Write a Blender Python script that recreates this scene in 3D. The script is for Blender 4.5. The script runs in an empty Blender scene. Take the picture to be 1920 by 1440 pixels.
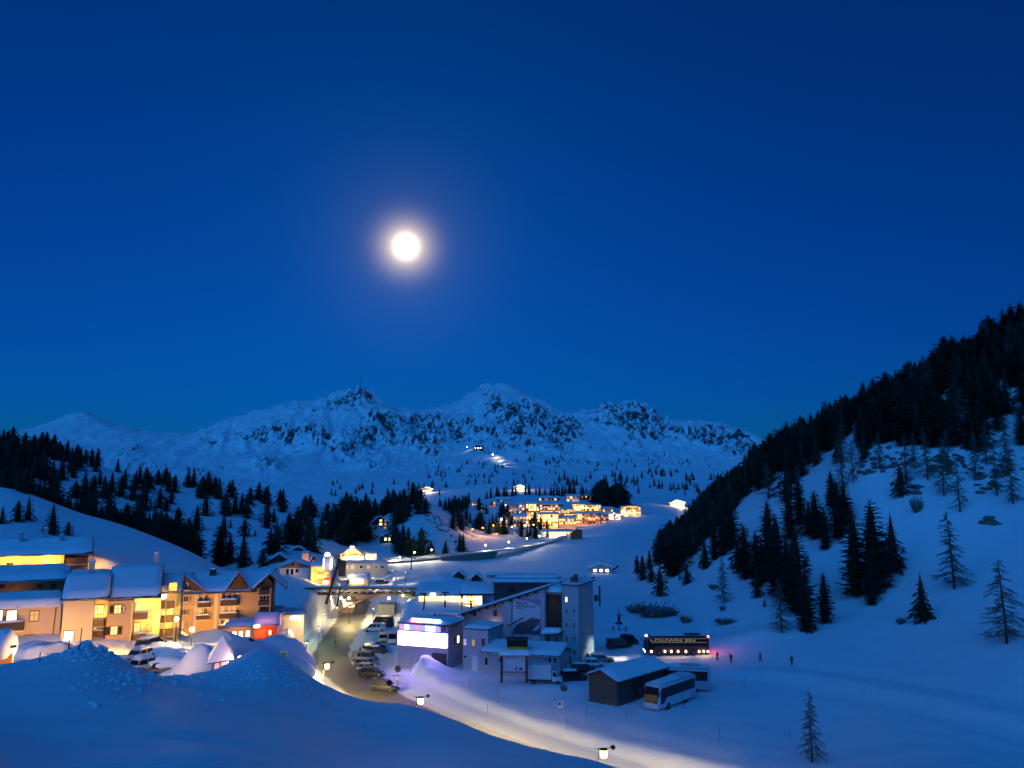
import bpy, math, random
import numpy as np
from mathutils import Vector, Matrix

R = math.radians
SC = bpy.context.scene
COL = SC.collection

# ------------------------------------------------------------------ camera
FPX = 1440.0                       # focal length in pixels of a 1920 px wide frame
TILT = math.atan(210.0 / FPX)      # the eye looks a little upward: horizon low in the frame
cam_d = bpy.data.cameras.new('camera')
cam_d.sensor_width = 36.0
cam_d.lens = 36.0 * FPX / 1920.0
cam_d.clip_start = 0.5
cam_d.clip_end = 120000.0
cam = bpy.data.objects.new('camera', cam_d)
COL.objects.link(cam)
cam.rotation_euler = (R(90) + TILT, 0, 0)
SC.camera = cam

CT, ST = math.cos(TILT), math.sin(TILT)
def pdir(px, py):
    xv = (px - 960.0) / FPX; yv = (720.0 - py) / FPX
    return Vector((xv, CT - yv * ST, ST + yv * CT))
def P(px, py, D):
    d = pdir(px, py)
    return d * (D / d.y)

# ------------------------------------------------------------------ sky
MOON_DIR = pdir(761, 462).normalized()
world = bpy.data.worlds.new('World'); SC.world = world
world.use_nodes = True
wn, wl = world.node_tree.nodes, world.node_tree.links
wn.clear()
def wnode(t, **kw):
    n = wn.new(t)
    for k, v in kw.items(): setattr(n, k, v)
    return n
sky = wnode('ShaderNodeTexSky', sky_type='NISHITA')
sky.sun_disc = False
SUN_ELEV, SUN_ROT = R(2.6), R(165.0)          # dusk: the sun has set behind the viewer
sky.sun_elevation = SUN_ELEV; sky.sun_rotation = SUN_ROT
sky.altitude = 1700; sky.air_density = 1.0; sky.dust_density = 0.3; sky.ozone_density = 5.0
geo = wnode('ShaderNodeTexCoord')
tint = wnode('ShaderNodeMix', data_type='RGBA', blend_type='MULTIPLY')
tint.inputs[0].default_value = 1.0
tint.inputs[7].default_value = (0.04, 0.54, 1.0, 1)
wl.new(sky.outputs[0], tint.inputs[6])
# aureole of thin cloud round the moon
nrm = wnode('ShaderNodeVectorMath', operation='NORMALIZE'); wl.new(geo.outputs['Generated'], nrm.inputs[0])
dot = wnode('ShaderNodeVectorMath', operation='DOT_PRODUCT'); wl.new(nrm.outputs[0], dot.inputs[0])
dot.inputs[1].default_value = MOON_DIR
acs = wnode('ShaderNodeMath', operation='ARCCOSINE'); wl.new(dot.outputs['Value'], acs.inputs[0])
def glow(scale_deg, power=1.0):
    d = wnode('ShaderNodeMath', operation='DIVIDE'); wl.new(acs.outputs[0], d.inputs[0]); d.inputs[1].default_value = R(scale_deg)
    p = wnode('ShaderNodeMath', operation='POWER'); wl.new(d.outputs[0], p.inputs[0]); p.inputs[1].default_value = power
    m = wnode('ShaderNodeMath', operation='MULTIPLY'); wl.new(p.outputs[0], m.inputs[0]); m.inputs[1].default_value = -1
    e = wnode('ShaderNodeMath', operation='EXPONENT'); wl.new(m.outputs[0], e.inputs[0])
    return e
def scaled(e, col):
    v = wnode('ShaderNodeVectorMath', operation='SCALE'); v.inputs[0].default_value = col
    wl.new(e.outputs[0], v.inputs['Scale']); return v
g1 = scaled(glow(1.30, 1.6), (1.45, 1.08, 0.58))
g0 = scaled(glow(0.76, 2.6), (2.2, 1.95, 1.5))
g2 = scaled(glow(4.6, 1.7), (0.036, 0.028, 0.012))
g4 = scaled(glow(14, 1.5), (0.0, 0.022, 0.045))
ad0 = wnode('ShaderNodeVectorMath', operation='ADD'); wl.new(g1.outputs[0], ad0.inputs[0]); wl.new(g0.outputs[0], ad0.inputs[1])
ad = wnode('ShaderNodeVectorMath', operation='ADD'); wl.new(ad0.outputs[0], ad.inputs[0]); wl.new(g2.outputs[0], ad.inputs[1])
ad2 = wnode('ShaderNodeVectorMath', operation='ADD'); wl.new(ad.outputs[0], ad2.inputs[0]); wl.new(g4.outputs[0], ad2.inputs[1])
bg = wnode('ShaderNodeBackground'); wl.new(tint.outputs[2], bg.inputs[0])
SKY_STRENGTH = 0.15
bg.inputs[1].default_value = SKY_STRENGTH
bg2 = wnode('ShaderNodeBackground'); wl.new(ad2.outputs[0], bg2.inputs[0]); bg2.inputs[1].default_value = 1.0
GLOWBG = bg2
ads = wnode('ShaderNodeAddShader'); wl.new(bg.outputs[0], ads.inputs[0]); wl.new(bg2.outputs[0], ads.inputs[1])
wo = wnode('ShaderNodeOutputWorld'); wl.new(ads.outputs[0], wo.inputs[0])

# the afterglow behind the viewer: one very soft, weak sun lamp
sl = bpy.data.lights.new('afterglow', 'SUN')
sl.energy = 1.45; sl.angle = R(80); sl.color = (0.03, 0.32, 1.0)
so = bpy.data.objects.new('afterglow', sl); COL.objects.link(so)
_a, _e = R(-112), R(33)
_from = Vector((math.cos(_a) * math.cos(_e), math.sin(_a) * math.cos(_e), math.sin(_e)))
so.rotation_euler = _from.to_track_quat('Z', 'Y').to_euler()

SC.view_settings.view_transform = 'Standard'
SC.view_settings.look = 'None'
SC.view_settings.gamma = 1.0
SC.view_settings.exposure = 0.0
SC.render.engine = 'CYCLES'
cy = SC.cycles
cy.use_denoising = True
cy.max_bounces = 5; cy.diffuse_bounces = 3; cy.glossy_bounces = 2; cy.transmission_bounces = 3; cy.volume_bounces = 0
cy.transparent_max_bounces = 6
cy.sample_clamp_indirect = 4.0
cy.use_light_tree = True
cy.caustics_reflective = False; cy.caustics_refractive = False

# ------------------------------------------------------------------ helpers
rng = random.Random(7)
def tag(o, label=None, cat=None, group=None, kind=None):
    if label: o['label'] = label
    if cat: o['category'] = cat
    if group: o['group'] = group
    if kind: o['kind'] = kind
    return o
def link(o, parent=None):
    COL.objects.link(o)
    if parent is not None: o.parent = parent
    return o
def empty(name, loc, rz=0.0, label=None, cat=None, group=None):
    o = bpy.data.objects.new(name, None); o.empty_display_size = 0.3
    COL.objects.link(o); o.location = loc; o.rotation_euler = (0, 0, rz)
    return tag(o, label, cat, group)

MATS = {}
def mat(name, col, rough=0.7, emit=None, estr=0.0, metal=0.0, spec=None, noise=None, bump=None, trans=None):
    """noise=(scale, amount) mottles the colour, bump=(scale, strength) gives fine relief"""
    if name in MATS: return MATS[name]
    m = bpy.data.materials.new(name); m.use_nodes = True
    nt = m.node_tree; b = nt.nodes['Principled BSDF']
    b.inputs['Base Color'].default_value = (*col, 1)
    b.inputs['Roughness'].default_value = rough
    b.inputs['Metallic'].default_value = metal
    if spec is not None: b.inputs['Specular IOR Level'].default_value = spec
    if trans: b.inputs['Transmission Weight'].default_value = trans
    if emit:
        b.inputs['Emission Color'].default_value = (*emit, 1); b.inputs['Emission Strength'].default_value = estr
    if noise or bump:
        tc = nt.nodes.new('ShaderNodeTexCoord')
    if noise:
        n = nt.nodes.new('ShaderNodeTexNoise'); n.inputs['Scale'].default_value = noise[0]; n.inputs['Detail'].default_value = 5
        nt.links.new(tc.outputs['Object'], n.inputs['Vector'])
        mx = nt.nodes.new('ShaderNodeMix'); mx.data_type = 'RGBA'
        a = noise[1]
        mx.inputs[6].default_value = (*[c * (1 - a) for c in col], 1)
        mx.inputs[7].default_value = (*[min(1, c * (1 + a)) for c in col], 1)
        nt.links.new(n.outputs['Fac'], mx.inputs[0]); nt.links.new(mx.outputs[2], b.inputs['Base Color'])
    if bump:
        n2 = nt.nodes.new('ShaderNodeTexNoise'); n2.inputs['Scale'].default_value = bump[0]; n2.inputs['Detail'].default_value = 6
        nt.links.new(tc.outputs['Object'], n2.inputs['Vector'])
        bp = nt.nodes.new('ShaderNodeBump'); bp.inputs['Strength'].default_value = bump[1]; bp.inputs['Distance'].default_value = 0.1
        nt.links.new(n2.outputs['Fac'], bp.inputs['Height']); nt.links.new(bp.outputs[0], b.inputs['Normal'])
    MATS[name] = m
    return m
def lit(name, col, strength, base=None):
    m = mat(name, base or tuple(min(1, c) * 0.6 for c in col), 0.5, emit=col, estr=strength)
    return m

SNOW = mat('snow', (0.80, 0.82, 0.86), 0.65, spec=0.25, noise=(0.35, 0.07), bump=(2.6, 0.45))
SNOWR = mat('roof_snow', (0.80, 0.82, 0.86), 0.7, spec=0.2, bump=(0.9, 0.35))

class MB:
    """collects simple solids, then links them as ONE mesh object"""
    def __init__(s): s.v = []; s.f = []; s.m = []; s.mi = 0
    def add(s, vs, fs):
        o = len(s.v); s.v += [tuple(v) for v in vs]; s.f += [tuple(i + o for i in f) for f in fs]; s.m += [s.mi] * len(fs)
        return s
    def box(s, x0, x1, y0, y1, z0, z1):
        return s.add([(x0,y0,z0),(x1,y0,z0),(x1,y1,z0),(x0,y1,z0),(x0,y0,z1),(x1,y0,z1),(x1,y1,z1),(x0,y1,z1)],
                     [(0,3,2,1),(4,5,6,7),(0,1,5,4),(1,2,6,5),(2,3,7,6),(3,0,4,7)])
    def bev(s, x0, x1, y0, y1, z0, z1, b):
        """box with chamfered vertical and top edges"""
        lo = [(x0+b,y0),(x1-b,y0),(x1,y0+b),(x1,y1-b),(x1-b,y1),(x0+b,y1),(x0,y1-b),(x0,y0+b)]
        hi = [(x0+2*b,y0+b),(x1-2*b,y0+b),(x1-b,y0+2*b),(x1-b,y1-2*b),(x1-2*b,y1-b),(x0+2*b,y1-b),(x0+b,y1-2*b),(x0+b,y0+2*b)]
        vs = [(x,y,z0) for x,y in lo] + [(x,y,z1-b) for x,y in lo] + [(x,y,z1) for x,y in hi]
        fs = [tuple(range(7,-1,-1)), tuple(range(16,24))]
        for k in range(2):
            for i in range(8): fs.append((k*8+i, k*8+(i+1)%8, k*8+8+(i+1)%8, k*8+8+i))
        return s.add(vs, fs)
    def prism(s, poly, axis, a, b):
        """poly: 2-D outline (counter-clockwise) swept along axis ('x','y','z') from a to b"""
        n = len(poly)
        def mk(p, t):
            u, w = p
            return (t,u,w) if axis == 'x' else ((u,t,w) if axis == 'y' else (u,w,t))
        vs = [mk(p,a) for p in poly] + [mk(p,b) for p in poly]
        fs = [tuple(range(n-1,-1,-1)), tuple(range(n,2*n))] + [(i,(i+1)%n,n+(i+1)%n,n+i) for i in range(n)]
        if axis == 'y': fs = [tuple(reversed(f)) for f in fs]
        return s.add(vs, fs)
    def slab(s, a, b, c, d, t):
        """sloping plate: quad a,b,c,d (ccw from above) is the underside, t the thickness upward"""
        q = [Vector(p) for p in (a,b,c,d)]
        u = Vector((0,0,t))
        return s.add(q + [p+u for p in q], [(3,2,1,0),(4,5,6,7),(0,1,5,4),(1,2,6,5),(2,3,7,6),(3,0,4,7)])
    def tube(s, p0, p1, r0, r1=None, n=8):
        p0, p1 = Vector(p0), Vector(p1); r1 = r0 if r1 is None else r1
        d = (p1-p0).normalized(); q = d.to_track_quat('Z','Y')
        vs = []
        for p, r in ((p0,r0),(p1,r1)):
            for i in range(n):
                a = 2*math.pi*i/n; vs.append(p + q @ Vector((math.cos(a)*r, math.sin(a)*r, 0)))
        fs = [(i,(i+1)%n,n+(i+1)%n,n+i) for i in range(n)] + [tuple(range(n-1,-1,-1)), tuple(range(n,2*n))]
        return s.add(vs, fs)
    def lathe(s, prof, cx=0, cy=0, n=14):
        """prof: list of (r,z) from bottom to top"""
        vs = []; fs = []
        for r, z in prof:
            for i in range(n):
                a = 2*math.pi*i/n; vs.append((cx+math.cos(a)*r, cy+math.sin(a)*r, z))
        for k in range(len(prof)-1):
            for i in range(n): fs.append((k*n+i, k*n+(i+1)%n, (k+1)*n+(i+1)%n, (k+1)*n+i))
        fs += [tuple(range(n-1,-1,-1)), tuple(range((len(prof)-1)*n, len(prof)*n))]
        return s.add(vs, fs)
    def ball(s, c, rx, ry=None, rz=None, n=12, k=8):
        ry = ry or rx; rz = rz or rx; c = Vector(c)
        vs = [c+Vector((0,0,-rz))]; fs = []
        for j in range(1,k):
            t = -math.pi/2 + math.pi*j/k
            for i in range(n):
                a = 2*math.pi*i/n; vs.append(c+Vector((rx*math.cos(t)*math.cos(a), ry*math.cos(t)*math.sin(a), rz*math.sin(t))))
        vs.append(c+Vector((0,0,rz))); top = len(vs)-1
        for i in range(n): fs.append((0,1+(i+1)%n,1+i)); fs.append((top, 1+(k-2)*n+i, 1+(k-2)*n+(i+1)%n))
        for j in range(k-2):
            for i in range(n): fs.append((1+j*n+i,1+j*n+(i+1)%n,1+(j+1)*n+(i+1)%n,1+(j+1)*n+i))
        return s.add(vs, fs)
    def mesh(s, name, m, smooth=False):
        me = bpy.data.meshes.new(name)
        me.from_pydata(s.v, [], s.f)
        ms = m if isinstance(m, (list, tuple)) else [m]
        for x in ms: me.materials.append(x)
        if len(ms) > 1: me.polygons.foreach_set('material_index', s.m)
        if smooth: me.polygons.foreach_set('use_smooth', [True]*len(me.polygons))
        me.update(); return me
    def build(s, name, m, parent=None, smooth=False):
        return link(bpy.data.objects.new(name, s.mesh(name, m, smooth)), parent)
def grid_mesh(name, V, m, smooth=True, attrs=None):
    """V: (nj, ni, 3) array of vertices"""
    nj, ni = V.shape[:2]
    idx = np.arange(nj*ni).reshape(nj, ni)
    q = np.stack([idx[:-1,:-1], idx[:-1,1:], idx[1:,1:], idx[1:,:-1]], -1).reshape(-1, 4)
    me = bpy.data.meshes.new(name)
    me.vertices.add(nj*ni); me.vertices.foreach_set('co', V.reshape(-1).astype(np.float32))
    me.loops.add(q.size); me.loops.foreach_set('vertex_index', q.reshape(-1).astype(np.int32))
    me.polygons.add(len(q)); me.polygons.foreach_set('loop_start', np.arange(0, q.size, 4, dtype=np.int32))
    me.update(calc_edges=True)
    if smooth: me.polygons.foreach_set('use_smooth', np.ones(len(q), dtype=bool))
    for k, a in (attrs or {}).items():
        at = me.attributes.new(k, 'FLOAT', 'POINT'); at.data.foreach_set('value', a.reshape(-1).astype(np.float32))
    me.materials.append(m); me.validate()
    return link(bpy.data.objects.new(name, me))

# gradient noise on arrays
def _hash(ix, iy, s):
    h = (ix.astype(np.int64) * 374761393 + iy.astype(np.int64) * 668265263 + s * 974711) & 0xFFFFFFFF
    h = ((h ^ (h >> 13)) * 1274126177) & 0xFFFFFFFF
    return ((h ^ (h >> 16)) & 0xFFFF) / 65536.0 * 2 * math.pi
def pnoise(x, y, s=0):
    ix, iy = np.floor(x), np.floor(y); fx, fy = x - ix, y - iy
    def g(dx, dy):
        a = _hash(ix + dx, iy + dy, s); return np.cos(a) * (fx - dx) + np.sin(a) * (fy - dy)
    u = fx*fx*fx*(fx*(fx*6-15)+10); w = fy*fy*fy*(fy*(fy*6-15)+10)
    a = g(0,0); b = g(1,0); c = g(0,1); d = g(1,1)
    return ((a*(1-u)+b*u)*(1-w) + (c*(1-u)+d*u)*w) * 1.5
def fbm(x, y, o=4, s=0, ridged=False):
    r = 0; a = 1.0; t = 0
    for i in range(o):
        n = pnoise(x*2**i, y*2**i, s+i)
        r = r + a*((1-2*np.abs(n)) if ridged else n); t += a; a *= 0.5
    return r/t
def sstep(x, a, b):
    t = np.clip((x-a)/(b-a), 0, 1); return t*t*(3-2*t)

class RBF:
    """smooth surface through scattered (a, l) -> e controls"""
    def __init__(s, A, L, E, ls, c=0.06, lam=1e-4):
        s.A, s.L, s.ls, s.c = np.array(A), np.array(L)*ls, ls, c
        n = len(A)
        K = np.sqrt((s.A[:,None]-s.A[None])**2 + (s.L[:,None]-s.L[None])**2 + c*c)
        M = np.zeros((n+3, n+3)); M[:n,:n] = K - np.eye(n)*lam
        Q = np.stack([np.ones(n), s.A, s.L], 1); M[:n,n:] = Q; M[n:,:n] = Q.T
        s.w = np.linalg.solve(M, np.concatenate([E, np.zeros(3)]))
    def __call__(s, a, l):
        sh = a.shape; a = a.reshape(-1); l = l.reshape(-1)*s.ls; out = np.empty(a.shape)
        n = len(s.A); SA, SL, W = s.A.astype(np.float32), s.L.astype(np.float32), s.w[:n].astype(np.float32); a = a.astype(np.float32); l = l.astype(np.float32)
        for i in range(0, len(a), 20000):
            aa, ll = a[i:i+20000], l[i:i+20000]
            K = np.sqrt((aa[:,None]-SA[None])**2 + (ll[:,None]-SL[None])**2 + np.float32(s.c*s.c))
            out[i:i+20000] = K @ W + s.w[n] + s.w[n+1]*aa + s.w[n+2]*ll
        return out.reshape(sh)
# ------------------------------------------------------------------ terrain
# controls: (photo x, photo y, metres ahead).  They give real ground points; the surface between them is one smooth height field.
C = []
def cp(*pts): C.extend(pts)
def zc(px, D, z):                       # a control given by its height instead of the picture row
    q = (z / D); C.append((px, None, D, z))
# snow bank in front of the viewer
cp((-250,1330,12),(0,1425,14),(400,1440,16),(900,1440,30),(960,1600,10),(300,1700,8),(1500,1640,10),(2100,1600,12),(1300,1600,30),(1700,1600,40),(2100,1560,40))
cp((0,1340,24),(300,1350,24),(550,1390,27),(760,1400,40),(640,1420,30))
cp((-200,1248,40),(0,1247,41),(80,1238,42),(140,1219,43),(185,1217,43),(225,1240,44),(262,1262,44),(320,1268,50),(380,1262,54))
cp((440,1262,49),(490,1240,49),(530,1264,49),(600,1308,48),(690,1335,48),(780,1350,48),(870,1378,48),(950,1404,47),(330,1285,42))
cp((440,1243,58),(488,1218,60),(530,1240,60),(600,1290,59),(690,1312,58),(780,1328,58),(870,1358,57),(950,1388,56),(1050,1415,55),(1150,1442,54),(1300,1500,50))
for a in [(-200,62,-14.5),(0,62,-15.5),(100,63,-16.5),(185,62,-16.5),(250,66,-17.5),(330,72,-18.3),(400,74,-19.5),(488,76,-21.5),(560,78,-25),(640,78,-28),(780,76,-27.5),(950,72,-25.5),(1100,70,-26),(1300,66,-26)]: zc(*a)
# yard of the left houses
cp((-200,1205,98),(40,1225,92),(100,1222,95),(200,1229,98),(290,1229,98),(340,1226,98),(380,1244,86),(440,1248,88),(350,1197,125),(470,1214,120))
cp((500,1222,120),(530,1230,118),(570,1234,118),(550,1262,108),(440,1212,140),(480,1212,141),(515,1204,150),(545,1192,158),(400,1212,132))
# behind the left houses
cp((-200,1075,135),(60,1072,140),(160,1066,142),(200,1080,130),(320,1170,138),(325,1112,172),(420,1165,174),(500,1160,174),(345,1198,142),(400,1207,144),(440,1207,150),(480,1205,152),(560,1155,168),(600,1150,180),(540,1115,195),(600,1110,205),(500,1095,205))
# valley floor, road, car park
for a in [(600,128,-31.2),(640,110,-31.2),(700,100,-31.2),(800,92,-31),(1000,86,-30.8),(1200,84,-30),(1500,82,-29),(1900,82,-28),(2150,80,-27),
          (640,150,-31.2),(700,140,-31.2),(640,180,-31.2),(660,205,-31),(700,165,-31.2),(760,150,-31.2),(720,200,-31),
          (800,125,-30.6),(900,118,-30.4),(1050,110,-30.3),(1200,108,-30),(1350,104,-29.6),(800,150,-31),(1000,140,-30.8),(1150,135,-30.6),(1300,130,-30.2),(1450,120,-29.5),
          (1100,160,-30.8),(1200,165,-30.5),(1350,160,-29.8),(900,165,-29.5),(1000,170,-30),(1650,100,-28.2),(1900,97,-27.2),(2100,95,-26)]: zc(*a)
cp((790,1146,180),(880,1142,184),(960,1140,188),(1050,1150,190),(1150,1145,195))
# middle distance
cp((640,1095,240),(700,1092,245),(800,1100,222),(900,1102,228),(700,1075,290),(800,1080,275),(870,1075,295),(960,1085,285),(1050,1095,270),(1150,1100,262))
cp((735,1052,318),(830,1045,330),(930,1035,350),(1000,1026,385),(1050,1014,425))
cp((830,1070,315),(900,1068,325),(950,1058,345),(1000,1062,340),(1080,1050,350),(1000,1040,372),(1100,1020,415),(1180,1060,330),(1180,1000,450),(1240,975,560),(1250,1030,380),(1260,951,690),(1190,1100,270))
# village terrace and the hillocks before it
cp((900,1030,400),(960,1012,440),(1010,1000,480),(1060,994,510),(1130,980,545),(1190,970,575),(900,985,490),(960,965,545),(1000,955,580),(1060,946,620),(1120,948,640),(880,950,600),(930,935,680),(1050,928,760))
cp((690,1003,405),(720,1001,400),(760,990,415),(650,1010,380),(640,1045,320),(700,1040,335),(770,1048,335),(830,1040,350))
cp((700,965,440),(770,950,432),(790,940,440),(800,962,432),(840,1005,400),(868,1030,385),(820,950,470),(860,985,480),(870,955,540),(740,940,470),(640,960,470))
# left hillside
cp((-250,865,225),(0,907,228),(60,925,228),(120,947,228),(200,972,228),(260,992,226),(330,1018,222),(375,1040,217),(412,1062,212),(440,1075,208))
cp((-250,960,170),(0,985,175),(100,1003,178),(200,1025,180),(300,1050,185),(380,1066,192))
for a in [(-250,265,5),(0,265,-2),(100,265,-8),(200,265,-14),(300,260,-20),(380,255,-25),(450,245,-26)]: zc(*a)
cp((-250,900,300),(0,930,310),(100,955,310),(200,975,310),(300,985,310),(400,1000,300),(470,1030,280),(560,1042,275),(620,1050,275))
cp((-250,790,430),(0,835,425),(80,850,430),(160,865,435),(240,885,440),(300,900,440),(360,908,440),(430,922,440),(500,940,440),(560,950,450),(610,952,480))
cp((330,950,370),(420,975,350),(500,985,360),(560,1000,340),(600,990,380),(620,1010,340))
for a in [(-250,620,40),(0,620,8),(150,620,-5),(300,620,-12),(450,620,-15),(600,640,-14),(740,640,-14),(800,600,-12)]: zc(*a)
# right hill
cp((1200,1150,195),(1300,1168,178),(1400,1188,162),(1500,1200,152),(1600,1208,144),(1700,1218,135),(1800,1228,126),(1900,1240,117),(2150,1250,105))
cp((1250,1100,245),(1330,1105,215),(1400,1085,205),(1480,1070,198),(1550,1055,196),(1620,1050,188),(1700,1010,184),(1800,995,176),(1900,985,168),(2150,960,155))
cp((1300,1050,262),(1400,1000,240),(1480,955,235),(1560,905,230),(1620,858,222),(1700,852,214),(1800,862,205),(1900,880,195),(2150,860,180))
cp((1560,860,255),(1650,810,252),(1750,770,250),(1850,740,245),(1950,715,240))
cp((1225,1060,330),(1280,1000,335),(1340,950,338),(1390,912,338),(1440,880,336),(1500,845,332),(1560,812,330),(1620,784,325),(1700,745,318),(1780,705,310),(1850,672,304),(1930,640,298),(2150,560,290))
for a in [(1240,420,-32),(1320,440,-22),(1400,440,-8),(1500,440,4),(1620,440,14),(1780,430,26),(1930,430,38),(2150,430,60),(1300,620,-16),(1400,700,-10),(1600,700,0),(1900,700,10),(2150,700,10)]: zc(*a)
# ground running on to the foot of the mountains
for a in [(-250,1000,20),(0,1000,2),(300,1000,-6),(600,1000,-8),(800,1000,-4),(960,1000,2),(1100,1000,2),(1250,1000,-2),(1500,1000,0),(2150,1000,0)]: zc(*a)

A_, L_, E_ = [], [], []
for c in C:
    px, py, D = c[:3]
    if py is None:
        a = (px - 960.0) / FPX / (CT)          # close to the column of that picture x for points near the horizon
        A_.append(a); L_.append(math.log(D)); E_.append(c[3] / D)
    else:
        p = P(px, py, D); A_.append(p.x / D); L_.append(math.log(D)); E_.append(p.z / D)
_rbf = RBF(A_, L_, np.array(E_), 0.30, 0.05, 0.004)

# road: centre line as (photo x, photo y) on a level of about -31.2 m
ROADZ = -31.3
def onz(px, py, z):
    d = pdir(px, py); return d * (z / d.z)
ROAD = [onz(1420,1590,ROADZ), onz(1250,1520,ROADZ), onz(1080,1462,ROADZ), onz(960,1420,ROADZ), onz(860,1380,ROADZ), onz(770,1338,ROADZ), onz(700,1300,ROADZ),
        onz(648,1266,ROADZ), onz(622,1240,ROADZ), onz(624,1215,ROADZ), onz(642,1185,ROADZ), onz(658,1160,ROADZ), onz(668,1140,ROADZ), onz(672,1128,ROADZ), onz(668,1119,ROADZ)]
ROAD.append(Vector((ROAD[-1].x-4, ROAD[-1].y+25, ROADZ+1.5))); ROAD.append(Vector((ROAD[-1].x-8, ROAD[-1].y+25, ROADZ+3.5)))
def catmull(pts, n=8):
    out = []
    for i in range(len(pts)-1):
        p0, p1, p2, p3 = pts[max(i-1,0)], pts[i], pts[i+1], pts[min(i+2,len(pts)-1)]
        for k in range(n):
            t = k/n
            out.append(0.5*((2*p1)+(p2-p0)*t+(2*p0-5*p1+4*p2-p3)*t*t+(3*p1-p0-3*p2+p3)*t*t*t))
    out.append(pts[-1]); return out
ROADP = catmull(ROAD, 8)
RP = np.array([tuple(p) for p in ROADP])
# the arrival area beside the road where cars stand (world polygon)
LOT = [onz(x, y, ROADZ) for x, y in ((640,1262),(690,1290),(742,1300),(768,1282),(752,1255),(738,1235),(730,1205),(735,1175),(745,1150),(690,1146),(668,1160))]
LOTP = np.array([(p.x, p.y) for p in LOT])

def road_dist(x, y):
    sh = x.shape; x = x.reshape(-1); y = y.reshape(-1)
    best = np.full(x.shape, 1e9); side = np.zeros(x.shape); zz = np.zeros(x.shape)
    near = np.nonzero((y > RP[:,1].min()-15) & (y < RP[:,1].max()+15) & (x > RP[:,0].min()-15) & (x < RP[:,0].max()+15))[0]
    B, S, Z = best[near], side[near], zz[near]; x, y = x[near], y[near]
    best_, side_, zz_ = best, side, zz; best, side, zz = B, S, Z
    for i in range(len(RP)-1):
        a, b = RP[i], RP[i+1]; dx, dy = b[0]-a[0], b[1]-a[1]; l2 = dx*dx+dy*dy
        t = np.clip(((x-a[0])*dx+(y-a[1])*dy)/l2, 0, 1)
        ex, ey = x-(a[0]+t*dx), y-(a[1]+t*dy); d = np.hypot(ex, ey)
        m = d < best
        best = np.where(m, d, best); side = np.where(m, np.sign(dx*ey-dy*ex), side); zz = np.where(m, a[2]+t*(b[2]-a[2]), zz)
    best_[near] = best; side_[near] = side; zz_[near] = zz
    return best_.reshape(sh), side_.reshape(sh), zz_.reshape(sh)
def poly_dist(x, y, PT):
    """signed distance, negative inside"""
    best = np.full(x.shape, 1e9); ins = np.zeros(x.shape, bool); n = len(PT)
    for i in range(n):
        a, b = PT[i], PT[(i+1) % n]; dx, dy = b-a
        t = np.clip(((x-a[0])*dx+(y-a[1])*dy)/(dx*dx+dy*dy), 0, 1)
        best = np.minimum(best, np.hypot(x-a[0]-t*dx, y-a[1]-t*dy))
        c = (a[1] > y) != (b[1] > y)
        xi = a[0] + (y-a[1])*(b[0]-a[0])/np.where(b[1]==a[1], 1e-9, b[1]-a[1])
        ins ^= c & (x < xi)
    return np.where(ins, -best, best)

TRACK = np.array([(q.x, q.y) for q in catmull([onz(x_, y_, z_) for x_, y_, z_ in ((1290,1250,-30.2),(1400,1262,-29.8),(1550,1283,-29.2),(1720,1318,-28.5),(1930,1362,-27.6))], 6)])
MOUNDS = []     # snow heaps: (x, y, rx, ry, height, power)
def mound(px, py, D, rx, ry, h, rot=0.0, pw=2.0):
    p = P(px, py, D); MOUNDS.append((p.x, p.y, rx, ry, h, rot, pw))
mound(560,1222,128, 6.0,5.0,3.9)         # big heap by the road
mound(585,1240,120, 2.6,2.0,2.2)
mound(612,1120,182, 4.5,5.0,2.0)          # cut bank at the underpass
mound(578,1165,172, 3.6,3.0,2.4)
mound(372,1238,88, 2.0,1.6,2.2)
mound(465,1225,90, 2.4,2.0,.9)
mound(412,1195,116, 4.6,3.0,1.9)
mound(60,1215,84, 4.5,3.5,2.2); mound(130,1215,88, 5,4,2.3)
mound(830,1082,232, 7,4,2.6); mound(735,1255,146,3.0,3.0,1.2)
mound(1380,1205,160,16,5,1.2); mound(1050,1300,128,8,3,0.8)
mound(755,1140,190,5,3,2.2); mound(774,1232,142.5, 5.5,2.6,1.2); mound(792,1228,143.0, 4.5,1.5,1.5); mound(752,1225,146,3.4,2.8,1.1); mound(806,1238,139.5,3.0,1.6,.9)
PADS = []      # level ground under the large buildings: (cx, cy, half-x, half-y, z, soft)

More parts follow.
